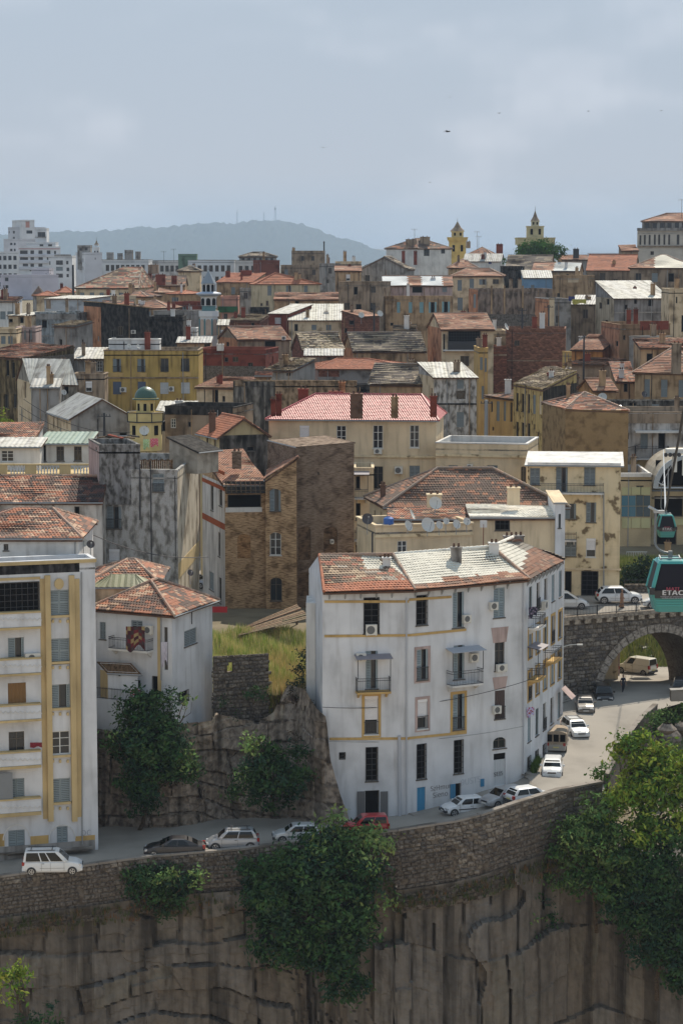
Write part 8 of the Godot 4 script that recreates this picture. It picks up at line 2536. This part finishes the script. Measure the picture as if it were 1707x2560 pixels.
	for c in o.get("chim",[]):
		# column,top row,distance,width,height,material
		chimney(root,org,P(c[0],c[1],c[2]),c[3],c[4],c[5])
	if dist > 262.0 and dist < 640.0:
		var f: Dictionary = faces[0] if fl.size() == 2 or right_turn else faces[1]
		for i in 1+cl.randi() % 2:
			var u := cl.randf_range(0.3,f.w - 0.3)
			var g := MB.new()
			g.tube(fp(f,u,H - 0.2,0.07),fp(f,u,H - 9.0,0.07),0.05,-1,5,false)
			commit(g,"drainpipe",[M.pipe,M.black,M.brown][cl.randi() % 3],root,org)
		for i in cl.randi() % 3:
			var c: Vector3 = q[0].lerp(q[1],cl.randf_range(0.1,0.9)).lerp(q[3].lerp(q[2],0.5),cl.randf_range(0.15,0.6))
			chimney(root,org,c+Vector3(0,cl.randf_range(1.2,2.6),0),cl.randf_range(0.45,0.9),2.6,[M.red,M.browng,M.brown,M.whiteb][cl.randi() % 4])
	for c in o.get("pipes",[]):
		var f: Dictionary = faces[c[0]]
		var a := fuv(f,c[1],c[2])
		var b := fuv(f,c[3],c[4])
		var g := MB.new()
		g.tube(fp(f,a.x,a.y,0.08),fp(f,b.x,b.y,0.08),c[5],-1,6)
		commit(g,"drainpipe",c[6] if c.size() > 6 else M.pipe,root,org)
	return root

func chimney(root: Node3D,org: Vector3,top: Vector3,w: float,h: float,m: Material) -> void:
	var g := MB.new()
	g.cbox(top - Vector3(0,h*0.5+0.1,0),Vector3(w,h,w*0.8))
	g.cbox(top - Vector3(0,0.05,0),Vector3(w+0.14,0.12,w*0.8+0.14))
	var c := commit(g,"chimney",m,root,org)
	for s in [-0.22,0.22]:
		g = MB.new()
		g.tube(top+Vector3(s*w,0,0),top+Vector3(s*w,0.3,0),0.11,0.09,7)
		commit(g,"chimney_pot",M.slab,c,org)

# ---------------------------------------------------------------- small things
func dish(label: String,px: float,py: float,d: float,r: float,dark := false,turn := 0.4,mast := 1.2) -> void:
	var c := P(px,py,d)
	var t := thing("satellite_dish",label,"satellite dish",c - Vector3(0,mast,0),"satellite dishes on the roofs")
	var org := t.position
	var dir := Vector3(sin(turn),0.45,cos(turn)).normalized()
	var s := dir.cross(Vector3.UP).normalized()
	var w := s.cross(dir)
	var g := MB.new()
	var prev := []
	for ring in 4:
		var cur := []
		var rr := r*ring/3.0
		for k in 14:
			var a := TAU*k/14
			cur.append(c+s*cos(a)*rr+w*sin(a)*rr+dir*(0.22*r*pow(ring/3.0,2)))
		if ring:
			for k in 14:
				var k2 := (k+1) % 14
				g.quad(prev[k],prev[k2],cur[k2],cur[k])
		prev = cur
	commit(g,"reflector",M.dishd if dark else M.dish,t,org)
	g = MB.new()
	g.tube(c - w*r*0.9+dir*0.1*r,c+dir*r*1.15,0.02,-1,4)
	g.cbox(c+dir*r*1.15,Vector3(0.1,0.1,0.14))
	commit(g,"feed_arm",M.pipe,t,org)
	g = MB.new()
	g.tube(org,c - dir*0.08,0.035,-1,5)
	commit(g,"mast",M.pipe,t,org)

func antenna(label: String,px: float,pt: float,pb: float,d: float) -> void:
	var top := P(px,pt,d)
	var b := Vector3(top.x,y_at(pb,d),top.z)
	var t := thing("roof_antenna",label,"antenna",b,"aerials on the roofs")
	var g := MB.new()
	g.tube(b,top,0.05,0.035,4)
	commit(g,"mast",M.iron,t,b)
	g = MB.new()
	for i in 5:
		var q := top - Vector3(0,0.15,0)+Vector3(-0.8+i*0.35,0,0.2)
		g.tube(q - Vector3(0,0,0.35),q+Vector3(0,0,0.35),0.018,-1,3)
		g.tube(q - Vector3(0,0.3,0),q+Vector3(0,0.3,0),0.018,-1,3)
	g.tube(top - Vector3(0.9,0.15,-0.2),top+Vector3(0.8,-0.15,0.2),0.022,-1,3)
	commit(g,"aerial",M.iron,t,b)

func cable(nm: String,label: String,a: Vector3,b: Vector3,sag: float,r: float,m: Material) -> void:
	var g := MB.new()
	var pts := []
	for i in 17:
		var t := i/16.0
		pts.append(a.lerp(b,t) - Vector3(0,sag*4*t*(1 - t),0))
	g.path(pts,r,4)
	tag(commit(g,nm,m,null,a),label,"cable")

func pole(label: String,px: float,pt: float,pb: float,d: float,r: float,m: Material,arms := 2) -> void:
	var top := P(px,pt,d)
	var b := Vector3(top.x,y_at(pb,d),top.z)
	var t := thing("utility_pole",label,"utility pole",b,"poles between the houses")
	var g := MB.new()
	g.tube(b,top,r*1.2,r,8)
	commit(g,"post",m,t,b)
	for i in arms:
		g = MB.new()
		var y := top - Vector3(0,0.4+i*0.9,0)
		g.cbox(y,Vector3(1.5,0.1,0.1))
		for s in [-0.65,-0.25,0.25,0.65]: g.tube(y+Vector3(s,0.05,0),y+Vector3(s,0.25,0),0.05,0.04,5)
		commit(g,"cross_arm",M.iron,t,b)

# leaves: a crown is many leaf blades spread through a few irregular masses
func leaf_mass(g: MB,blobs: Array,per_m3: float,size: float,cols: Array,sd: int,droop := 0.0) -> void:
	var r := RandomNumberGenerator.new()
	r.seed = sd
	for b in blobs:
		# [centre,radii,tint]
		var c: Vector3 = b[0]
		var s: Vector3 = b[1]
		var vol := 4.19*s.x*s.y*s.z
		var k := int(vol*per_m3*1.7)+10
		# sprays: small clumps inside the blob
		var sprays := maxi(6,k/34)
		for j in sprays:
			var dir := Vector3(r.randfn(),r.randfn(),r.randfn()).normalized()
			var rad := lerpf(0.35,1.06,sqrt(r.randf()))
			var sc := c+Vector3(dir.x*s.x,dir.y*s.y,dir.z*s.z)*rad
			var tint: Color = cols[r.randi() % cols.size()]
			if b.size() > 2: tint = tint.lerp(b[2],r.randf_range(0.4,0.95))
			var sw := r.randf_range(0.75,1.25)
			tint = Color(tint.r*sw,tint.g*sw,tint.b*sw)
			var spread := size*r.randf_range(1.2,2.2)
			var axis := (dir+Vector3(0,0.5 - droop,0)).normalized()
			for i in k/sprays:
				var q := sc+Vector3(r.randfn(),r.randfn()*0.7,r.randfn())*spread*0.62
				var nrm := (axis*0.9+Vector3(r.randfn(),r.randfn(),r.randfn())*0.62).normalized()
				var t := nrm.cross(Vector3(r.randfn(),r.randfn(),r.randfn())).normalized()
				var w := nrm.cross(t)
				var l := size*r.randf_range(0.75,1.5)
				var wd := l*r.randf_range(0.34,0.55)
				g.col = Color(tint.r*r.randf_range(0.85,1.15),tint.g*r.randf_range(0.88,1.12),tint.b)
				var m := q+nrm*l*0.08
				g.tri(q - t*l*0.5,m+w*wd*0.5,q+t*l*0.5)
				g.tri(q - t*l*0.5,q+t*l*0.5,m - w*wd*0.5)

func limb(g: MB,a: Vector3,b: Vector3,ra: float,rb: float,r: RandomNumberGenerator) -> void:
	var p := a
	for i in 4:
		var q := a.lerp(b,(i+1)/4.0)+Vector3(r.randfn(),r.randfn(),r.randfn())*a.distance_to(b)*0.035
		if i == 3: q = b
		g.tube(p,q,lerpf(ra,rb,i/4.0),lerpf(ra,rb,(i+1)/4.0),6,false)
		p = q

func tree(nm: String,label: String,cat: String,root: Vector3,blobs: Array,per: float,size: float,cols: Array,sd: int,tr := 0.22,group := "",droop := 0.0) -> Node3D:
	var t := thing(nm,label,cat,root,group)
	var r := RandomNumberGenerator.new()
	r.seed = sd+5
	var g := MB.new()
	var mid := Vector3.ZERO
	for b in blobs: mid += b[0]/blobs.size()
	var fork := root.lerp(mid,0.45)
	limb(g,root,fork,tr,tr*0.75,r)
	for b in blobs:
		limb(g,fork,b[0],tr*0.6,tr*0.15,r)
		for i in 3: limb(g,root.lerp(b[0],0.75),b[0]+Vector3(r.randfn()*b[1].x,r.randfn()*b[1].y,r.randfn()*b[1].z)*0.6,tr*0.22,0.012,r)
	commit(g,"trunk",M.trunk,t,root)
	g = MB.new()
	leaf_mass(g,blobs,per,size,cols,sd,droop)
	commit(g,"crown",M.leaf,t,root)
	return t

func grass_tufts(nm: String,parent: Node3D,area: Callable,n: int,h: float,cols: Array,sd: int) -> MeshInstance3D:
	var r := RandomNumberGenerator.new()
	r.seed = sd
	var g := MB.new()
	for i in n:
		var p: Vector3 = area.call(r.randf(),r.randf())
		var tint: Color = cols[r.randi() % cols.size()]
		for k in 6:
			var a := r.randf()*TAU
			var o := Vector3(cos(a),0,sin(a))*r.randf()*0.22
			var hh := h*r.randf_range(0.5,1.2)
			var tip := p+o*2.2+Vector3(0,hh,0)
			var s := Vector3(-sin(a),0,cos(a))*0.035
			var v := r.randf_range(0.8,1.2)
			g.col = Color(tint.r*v,tint.g*v,tint.b*v)
			g.tri(p+o - s,p+o+s,tip)
	return kind(commit(g,nm,M.leaf,parent),"stuff")

# ---------------------------------------------------------------- vehicles
func lerp_prof(s: Array,x: float) -> float:
	return ramp(s,x)

func car(label: String,category: String,at: Vector3,yaw: float,paint: Color,t := {}) -> Node3D:
	# nose towards +x before turning
	var L: float = t.get("L",3.9)
	var W: float = t.get("W",1.68)
	var H: float = t.get("H",1.45)
	var belt: float = t.get("belt",0.92)
	var hood: float = t.get("hood",0.98)      # length of the bonnet
	var boot: float = t.get("boot",0.12)      # length of the rear deck
	var ws: float = t.get("ws",0.62)          # run of the windscreen
	var rs: float = t.get("rs",0.35)          # run of the rear window
	var wr: float = t.get("wr",0.30)
	var nose: float = t.get("nose",0.72)      # height of the bonnet's front edge
	var o := thing(t.get("name","parked_car"),label,category,at,t.get("group","cars parked along the streets"))
	o.rotation_degrees.y = yaw
	var pm := StandardMaterial3D.new()
	pm.albedo_color = paint.linear_to_srgb()
	pm.vertex_color_use_as_albedo = true
	pm.roughness = 0.32
	pm.metallic = t.get("metal",0.0)
	pm.clearcoat_enabled = true
	pm.clearcoat = 0.6
	pm.clearcoat_roughness = 0.08
	var x0 := -L*0.5
	var x1 := L*0.5
	var xh := x1 - hood
	var xb := x0+boot
	# lower body: rounded sections along the length
	var stations := [x0,x0+0.06,x0+0.2,xb+0.02,x0+L*0.3,0.0,L*0.2,xh,x1 - hood*0.55,x1 - 0.3,x1 - 0.1,x1]
	stations.sort()
	var g := MB.new()
	var prev := []
	var boot_h: float = t.get("booth",belt - 0.02)
	var tops := [[x0,boot_h - 0.1],[x0+0.1,boot_h],[xb,belt],[xh,belt],[x1 - hood*0.5,lerpf(belt,nose,0.42)],[x1 - 0.22,nose],[x1,nose - 0.16]]
	var halves := [[x0,W*0.43],[x0+0.25,W*0.49],[0.0,W*0.5],[x1 - 0.6,W*0.485],[x1 - 0.2,W*0.45],[x1,W*0.38]]
	var lows := [[x0,0.36],[x0+0.3,0.24],[x1 - 0.3,0.22],[x1,0.28]]
	for x in stations:
		var hw := ramp(halves,x)
		var top := ramp(tops,x)
		var low := ramp(lows,x)
		var sec := [Vector3(x,low,-hw*0.9),Vector3(x,low+0.14,-hw),Vector3(x,lerpf(low,top,0.62),-hw*1.0),Vector3(x,top - 0.06,-hw*0.95),Vector3(x,top,-hw*0.86),Vector3(x,top+0.035,0),Vector3(x,top,hw*0.86),Vector3(x,top - 0.06,hw*0.95),Vector3(x,lerpf(low,top,0.62),hw),Vector3(x,low+0.14,hw),Vector3(x,low,hw*0.9)]
		if prev.size():
			for i in sec.size() - 1: g.quad(prev[i],sec[i],sec[i+1],prev[i+1])
			g.quad(prev[-1],sec[-1],sec[0],prev[0])
		else:
			for i in range(1,sec.size() - 1): g.tri(sec[0],sec[i],sec[i+1])
		prev = sec
	for i in range(1,prev.size() - 1): g.tri(prev[0],prev[i+1],prev[i])
	commit(g,"body",pm,o)
	# cabin: four rows from the belt to the roof
	var a0 := xb
	var a1 := xh
	var b0 := a0+rs
	var b1 := a1 - ws
	var hb := W*0.455
	var ht := W*0.375
	g = MB.new()
	var rows := [[belt,a0,a1,hb],[lerpf(belt,H,0.55),lerpf(a0,b0,0.5),lerpf(a1,b1,0.56),lerpf(hb,ht,0.5)],[H - 0.07,b0,b1,ht],[H - 0.015,b0+0.12,b1 - 0.14,ht - 0.11],[H,b0+0.4,b1 - 0.4,ht - 0.3]]
	for i in rows.size() - 1:
		var p = rows[i]
		var q = rows[i+1]
		var pa := [Vector3(p[1],p[0],-p[3]),Vector3(p[2],p[0],-p[3]),Vector3(p[2],p[0],p[3]),Vector3(p[1],p[0],p[3])]
		var qa := [Vector3(q[1],q[0],-q[3]),Vector3(q[2],q[0],-q[3]),Vector3(q[2],q[0],q[3]),Vector3(q[1],q[0],q[3])]
		for k in 4: g.quad(pa[k],pa[(k+1) % 4],qa[(k+1) % 4],qa[k])
	var e = rows[-1]
	g.quad(Vector3(e[1],e[0],-e[3]),Vector3(e[1],e[0],e[3]),Vector3(e[2],e[0],e[3]),Vector3(e[2],e[0],-e[3]))
	var cab := commit(g,"cabin",pm,o)
	# glass,set proud of the cabin by a few millimetres
	var at_h := func(f: float) -> Array:
		var y := lerpf(belt,H - 0.07,f)
		if f <= 0.55*(H - belt)/(H - 0.07 - belt):
			var k := f/(0.55*(H - belt)/(H - 0.07 - belt))
			return [y,lerpf(a0,rows[1][1],k),lerpf(a1,rows[1][2],k),lerpf(hb,rows[1][3],k)]
		var k2: float = (y - rows[1][0])/(H - 0.07 - rows[1][0])
		return [y,lerpf(rows[1][1],b0,k2),lerpf(rows[1][2],b1,k2),lerpf(rows[1][3],ht,k2)]
	var levels := [0.06,0.55,0.93]
	var wnd := MB.new()
	var back := MB.new()
	for i in 2:
		var p = at_h.call(levels[i])
		var q = at_h.call(levels[i+1])
		wnd.quad(Vector3(p[2]+0.012,p[0],-p[3]+0.09),Vector3(p[2]+0.012,p[0],p[3] - 0.09),Vector3(q[2]+0.012,q[0],q[3] - 0.09),Vector3(q[2]+0.012,q[0],-q[3]+0.09))
		back.quad(Vector3(p[1] - 0.012,p[0],-p[3]+0.1),Vector3(p[1] - 0.012,p[0],p[3] - 0.1),Vector3(q[1] - 0.012,q[0],q[3] - 0.1),Vector3(q[1] - 0.012,q[0],-q[3]+0.1))
	commit(wnd,"windscreen",M.carglass,o)
	if not t.has("noback"): commit(back,"rear_window",M.carglass,o)
	var cuts: Array = t.get("cuts",[0.07,0.5,0.9])
	for s in [-1.0,1.0]:
		for k in cuts.size() - 1:
			if t.has("panel") and k == 0: continue
			g = MB.new()
			for i in 2:
				var p = at_h.call(levels[i])
				var q = at_h.call(levels[i+1])
				var ca: float = cuts[k]+0.015
				var cb: float = cuts[k+1] - 0.015
				g.quad(Vector3(lerpf(p[1],p[2],ca),p[0],s*(p[3]+0.012)),Vector3(lerpf(p[1],p[2],cb),p[0],s*(p[3]+0.012)),Vector3(lerpf(q[1],q[2],cb),q[0],s*(q[3]+0.012)),Vector3(lerpf(q[1],q[2],ca),q[0],s*(q[3]+0.012)))
			commit(g,"side_window",M.carglass,o)
	# wheels
	var xa: float = x1 - t.get("fo",0.72)
	var xr: float = x0+t.get("ro",0.66)
	for x in [xa,xr]:
		for s in [-1.0,1.0]:
			g = MB.new()
			var zc: float = s*(W*0.5 - 0.10)
			var prof := [[0.16,-0.11],[wr*0.72,-0.115],[wr*0.94,-0.10],[wr,-0.06],[wr,0.06],[wr*0.94,0.10],[wr*0.72,0.115]]
			for i in prof.size() - 1:
				for k in 16:
					var c0 := TAU*k/16
					var c1 := TAU*(k+1)/16
					var pa := Vector3(x+cos(c0)*prof[i][0],wr+sin(c0)*prof[i][0],zc+s*prof[i][1])
					var pb := Vector3(x+cos(c1)*prof[i][0],wr+sin(c1)*prof[i][0],zc+s*prof[i][1])
					var pc := Vector3(x+cos(c1)*prof[i+1][0],wr+sin(c1)*prof[i+1][0],zc+s*prof[i+1][1])
					var pd := Vector3(x+cos(c0)*prof[i+1][0],wr+sin(c0)*prof[i+1][0],zc+s*prof[i+1][1])
					g.quad(pa,pb,pc,pd)
			var wheel := commit(g,"wheel",plainm(0.02,0.02,0.02,0.85),o)
			g = MB.new()
			var z: float = zc+s*0.112
			for k in 5:
				var c0 := TAU*k/5
				var m := Vector3(x,wr,z+s*0.01)
				g.quad(m,Vector3(x+cos(c0 - 0.24)*wr*0.7,wr+sin(c0 - 0.24)*wr*0.7,z),Vector3(x+cos(c0+0.24)*wr*0.7,wr+sin(c0+0.24)*wr*0.7,z),m)
			for k in 16:
				var c0 := TAU*k/16
				var c1 := TAU*(k+1)/16
				for rr in [[0.62,0.74],[0.0,0.2]]:
					g.quad(Vector3(x+cos(c0)*wr*rr[0],wr+sin(c0)*wr*rr[0],z+s*0.002),Vector3(x+cos(c1)*wr*rr[0],wr+sin(c1)*wr*rr[0],z+s*0.002),Vector3(x+cos(c1)*wr*rr[1],wr+sin(c1)*wr*rr[1],z+s*0.002),Vector3(x+cos(c0)*wr*rr[1],wr+sin(c0)*wr*rr[1],z+s*0.002))
			commit(g,"rim",plainm(0.45,0.45,0.46,0.35,0.6),wheel)
			g = MB.new()
			for k in 10:
				var c0 := PI*k/10 - 0.15
				var c1 := PI*(k+1)/10 - 0.15+(0.3 if k == 9 else 0.0)
				var zz: float = s*(W*0.5+0.004)
				g.tri(Vector3(x,wr,zz - s*0.03),Vector3(x+cos(c0)*wr*1.2,wr+sin(c0)*wr*1.2,zz),Vector3(x+cos(c1)*wr*1.2,wr+sin(c1)*wr*1.2,zz))
			commit(g,"wheel_arch",M.iron,o)
	# lights,bumpers,plates,mirrors
	for s in [-1.0,1.0]:
		g = MB.new()
		g.cbox(Vector3(x1 - 0.16,nose - 0.12,s*W*0.33),Vector3(0.24,0.15,0.34))
		commit(g,"headlight",plainm(0.55,0.57,0.6,0.12,0.3),o)
		g = MB.new()
		g.cbox(Vector3(x0+0.06,belt - 0.14,s*W*0.40),Vector3(0.2,t.get("tl",0.26),0.2))
		commit(g,"tail_light",plainm(0.30,0.02,0.02,0.2),o)
		g = MB.new()
		g.cbox(Vector3(xh - 0.28,belt+0.09,s*(W*0.5+0.06)),Vector3(0.12,0.14,0.2))
		commit(g,"mirror",M.iron if t.has("darkmirror") else pm,o)
	g = MB.new()
	g.cbox(Vector3(x1 - 0.1,0.42,0),Vector3(0.26,0.2,W*0.86))
	commit(g,"front_bumper",M.iron if t.has("darkbump") else pm,o)
	g = MB.new()
	g.cbox(Vector3(x0+0.08,0.44,0),Vector3(0.24,0.22,W*0.9))
	commit(g,"rear_bumper",M.iron if t.has("darkbump") else pm,o)
	g = MB.new()
	g.cbox(Vector3(x1+0.02,nose - 0.15,0),Vector3(0.06,0.12,W*0.4))
	commit(g,"radiator_grille",M.iron,o)
	g = MB.new()
	g.cbox(Vector3(x1+0.04,0.44,0),Vector3(0.02,0.11,0.5))
	commit(g,"number_plate",plainm(0.55,0.55,0.52),o)
	g = MB.new()
	g.cbox(Vector3(x0 - 0.045,0.62,0),Vector3(0.02,0.11,0.5))
	commit(g,"number_plate",plainm(0.55,0.50,0.20),o)
	# door gaps and trim
	g = MB.new()
	for s in [-1.0,1.0]:
		for c in cuts:
			var xx := lerpf(a0,a1,c)
			if xx > xr+wr*1.3 or c > 0.3: g.cbox(Vector3(xx,lerpf(0.3,belt,0.5),s*(W*0.5+0.001)),Vector3(0.014,belt - 0.38,0.012))
		g.cbox(Vector3(0.0,0.55,s*(W*0.5+0.006)),Vector3(L*0.42,0.07 if t.has("strip") else 0.012,0.02))
		g.cbox(Vector3(lerpf(a0,a1,cuts[1])+0.14,belt - 0.12,s*(W*0.5+0.008)),Vector3(0.16,0.03,0.02))
	commit(g,"door_trim",M.iron,o)
	if t.has("rack"):
		g = MB.new()
		for s in [-1.0,1.0]:
			g.tube(Vector3(b0+0.2,H+0.05,s*(ht - 0.1)),Vector3(b1 - 0.2,H+0.05,s*(ht - 0.1)),0.03,-1,5)
		for x in [b0+0.45,b1 - 0.45]: g.tube(Vector3(x,H+0.07,-ht),Vector3(x,H+0.07,ht),0.03,-1,5)
		commit(g,"roof_rack",M.iron,o)
	return o

# ---------------------------------------------------------------- people: one continuous skin over a posed skeleton
func capsule(p: Vector3,b: Array) -> float:
	var a: Vector3 = b[0]
	var ab: Vector3 = b[1] - a
	var h := clampf((p - a).dot(ab)/maxf(ab.length_squared(),1e-6),0.0,1.0)
	return (p - a - ab*h).length() - lerpf(b[2],b[3],h)

func skin(bones: Array,cell: float,k: float,paint: Callable) -> MB:
	var lo := Vector3(9,9,9)
	var hi := Vector3(-9,-9,-9)
	for b in bones:
		for q in [b[0],b[1]]:
			var r := maxf(b[2],b[3])+cell*2
			lo = lo.min(q - Vector3(r,r,r))
			hi = hi.max(q+Vector3(r,r,r))
	var nx := int((hi.x - lo.x)/cell)+2
	var ny := int((hi.y - lo.y)/cell)+2
	var nz := int((hi.z - lo.z)/cell)+2
	var val := PackedFloat32Array()
	val.resize(nx*ny*nz)
	val.fill(1.0)
	for b in bones:
		var r := maxf(b[2],b[3])+cell*3
		var bl: Vector3 = ((b[0].min(b[1]) - Vector3(r,r,r) - lo)/cell).floor()
		var bh: Vector3 = ((b[0].max(b[1])+Vector3(r,r,r) - lo)/cell).ceil()
		for z in range(maxi(0,int(bl.z)),mini(nz,int(bh.z)+1)):
			for y in range(maxi(0,int(bl.y)),mini(ny,int(bh.y)+1)):
				for x in range(maxi(0,int(bl.x)),mini(nx,int(bh.x)+1)):
					var d := capsule(lo+Vector3(x,y,z)*cell,b)
					var i := x+nx*(y+ny*z)
					var o := val[i]
					var h := clampf(0.5+0.5*(o - d)/k,0.0,1.0)
					val[i] = lerpf(o,d,h) - k*h*(1.0 - h)
	var at := {}
	var g := MB.new()
	var cs := [Vector3i(0,0,0),Vector3i(1,0,0),Vector3i(0,1,0),Vector3i(1,1,0),Vector3i(0,0,1),Vector3i(1,0,1),Vector3i(0,1,1),Vector3i(1,1,1)]
	var es := [[0,1],[2,3],[4,5],[6,7],[0,2],[1,3],[4,6],[5,7],[0,4],[1,5],[2,6],[3,7]]
	for z in nz - 1:
		for y in ny - 1:
			for x in nx - 1:
				var m := Vector3.ZERO
				var cnt := 0
				var v := []
				for c in cs: v.append(val[x+c.x+nx*(y+c.y+ny*(z+c.z))])
				for e in es:
					if (v[e[0]] < 0.0) != (v[e[1]] < 0.0):
						m += Vector3(cs[e[0]]).lerp(Vector3(cs[e[1]]),v[e[0]]/(v[e[0]] - v[e[1]]))
						cnt += 1
				if cnt: at[Vector3i(x,y,z)] = lo+(Vector3(x,y,z)+m/cnt)*cell
	for c: Vector3i in at:
		var s := val[c.x+nx*(c.y+ny*c.z)] < 0.0
		for ax in 3:
			var d := Vector3i.ZERO
			d[ax] = 1
			var e := Vector3i.ZERO
			e[(ax+1) % 3] = -1
			var f := Vector3i.ZERO
			f[(ax+2) % 3] = -1
			if s == (val[c.x+d.x+nx*(c.y+d.y+ny*(c.z+d.z))] < 0.0): continue
			if not (at.has(c+e) and at.has(c+f) and at.has(c+e+f)): continue
			var q := [at[c],at[c+e],at[c+e+f],at[c+f]]
			g.col = paint.call((q[0]+q[2])*0.5)
			if s: g.quad(q[0],q[3],q[2],q[1])
			else: g.quad(q[0],q[1],q[2],q[3])
	return g

func person(label: String,at: Vector3,yaw: float,robe: bool,top: Color,low: Color) -> void:
	var o := thing("person",label,"person",at)
	o.rotation_degrees.y = yaw
	# faces +z; mid-stride
	var b := [
		[Vector3(0,0.95,0),Vector3(0,1.18,0.01),0.125,0.13],[Vector3(-0.06,1.36,0.0),Vector3(0.06,1.36,0.0),0.12,0.12],[Vector3(-0.15,1.42,0),Vector3(0.15,1.42,0),0.06,0.06],
		[Vector3(0,1.44,0),Vector3(0,1.55,0.02),0.052,0.05],[Vector3(0,1.63,0.03),Vector3(0,1.70,0.015),0.085,0.092],
		[Vector3(-0.19,1.40,0),Vector3(-0.24,1.12,-0.08),0.052,0.042],[Vector3(-0.24,1.12,-0.08),Vector3(-0.22,0.88,0.04),0.04,0.032],[Vector3(-0.22,0.88,0.04),Vector3(-0.215,0.77,0.08),0.035,0.022],
		[Vector3(0.19,1.40,0),Vector3(0.24,1.13,0.08),0.052,0.042],[Vector3(0.24,1.13,0.08),Vector3(0.21,0.92,0.22),0.04,0.032],[Vector3(0.21,0.92,0.22),Vector3(0.20,0.82,0.27),0.035,0.022],
		[Vector3(-0.09,0.9,0),Vector3(-0.10,0.5,0.12),0.088,0.06],[Vector3(-0.10,0.5,0.12),Vector3(-0.10,0.09,0.10),0.058,0.042],[Vector3(-0.10,0.05,0.06),Vector3(-0.11,0.04,0.26),0.045,0.035],
		[Vector3(0.09,0.9,0),Vector3(0.10,0.5,-0.04),0.088,0.06],[Vector3(0.10,0.5,-0.04),Vector3(0.10,0.12,-0.26),0.058,0.042],[Vector3(0.10,0.07,-0.28),Vector3(0.11,0.04,-0.1),0.045,0.035],
	]
	if robe:
		b.append([Vector3(0,1.0,0),Vector3(0,0.14,0.02),0.16,0.20])
		b.append([Vector3(0,1.3,0.0),Vector3(0,1.0,0),0.17,0.17])
	var skinc := Color(0.30,0.17,0.11)
	var paint := func(p: Vector3) -> Color:
		if robe:
			if p.y > 1.57 and p.z > 0.07: return skinc
			if p.y < 0.1: return Color(0.05,0.04,0.04)
			if absf(p.x) > 0.17 and p.y < 0.88 and p.y > 0.74 and p.z > 0.0: return skinc
			return top if p.y > 1.2 or true else low
		if p.y > 1.66 and p.z < 0.07 or p.y > 1.745: return Color(0.02,0.015,0.012)
		if p.y > 1.5: return skinc
		if absf(p.x) > 0.17 and p.y < 1.1: return skinc
		if p.y > 0.93: return top
		if p.y < 0.09: return Color(0.02,0.02,0.02)
		return low
	var g := skin(b,0.026,0.05,paint)
	# nose,eyes and ears on the head,fingers on the hands
	g.col = skinc
	g.prism([Vector3(-0.013,1.63,0.108),Vector3(0.013,1.63,0.108),Vector3(0,1.675,0.105)],Vector3(0,-0.006,0.026))
	for s in [-1.0,1.0]:
		g.col = skinc
		g.cbox(Vector3(s*0.092,1.655,0.01),Vector3(0.018,0.06,0.035))
		for i in 4: g.tube(Vector3(s*(0.19+i*0.016),0.80,0.06+i*0.008) if s < 0 else Vector3(0.17+i*0.016,0.84,0.25),Vector3(s*(0.19+i*0.016),0.72+0.008*absf(i - 1.5),0.09) if s < 0 else Vector3(0.17+i*0.016,0.76+0.008*absf(i - 1.5),0.30),0.009,0.007,5)
		g.tube(Vector3(s*0.18,0.84,0.09 if s < 0 else 0.27),Vector3(s*0.165,0.79,0.12 if s < 0 else 0.31),0.010,0.008,5)
		g.col = Color(0.02,0.015,0.01)
		g.cbox(Vector3(s*0.033,1.668,0.108),Vector3(0.022,0.010,0.012))
	g.col = Color(0.25,0.09,0.07)
	g.cbox(Vector3(0,1.603,0.108),Vector3(0.045,0.011,0.012))
	commit(g,"figure",M.cloth,o)
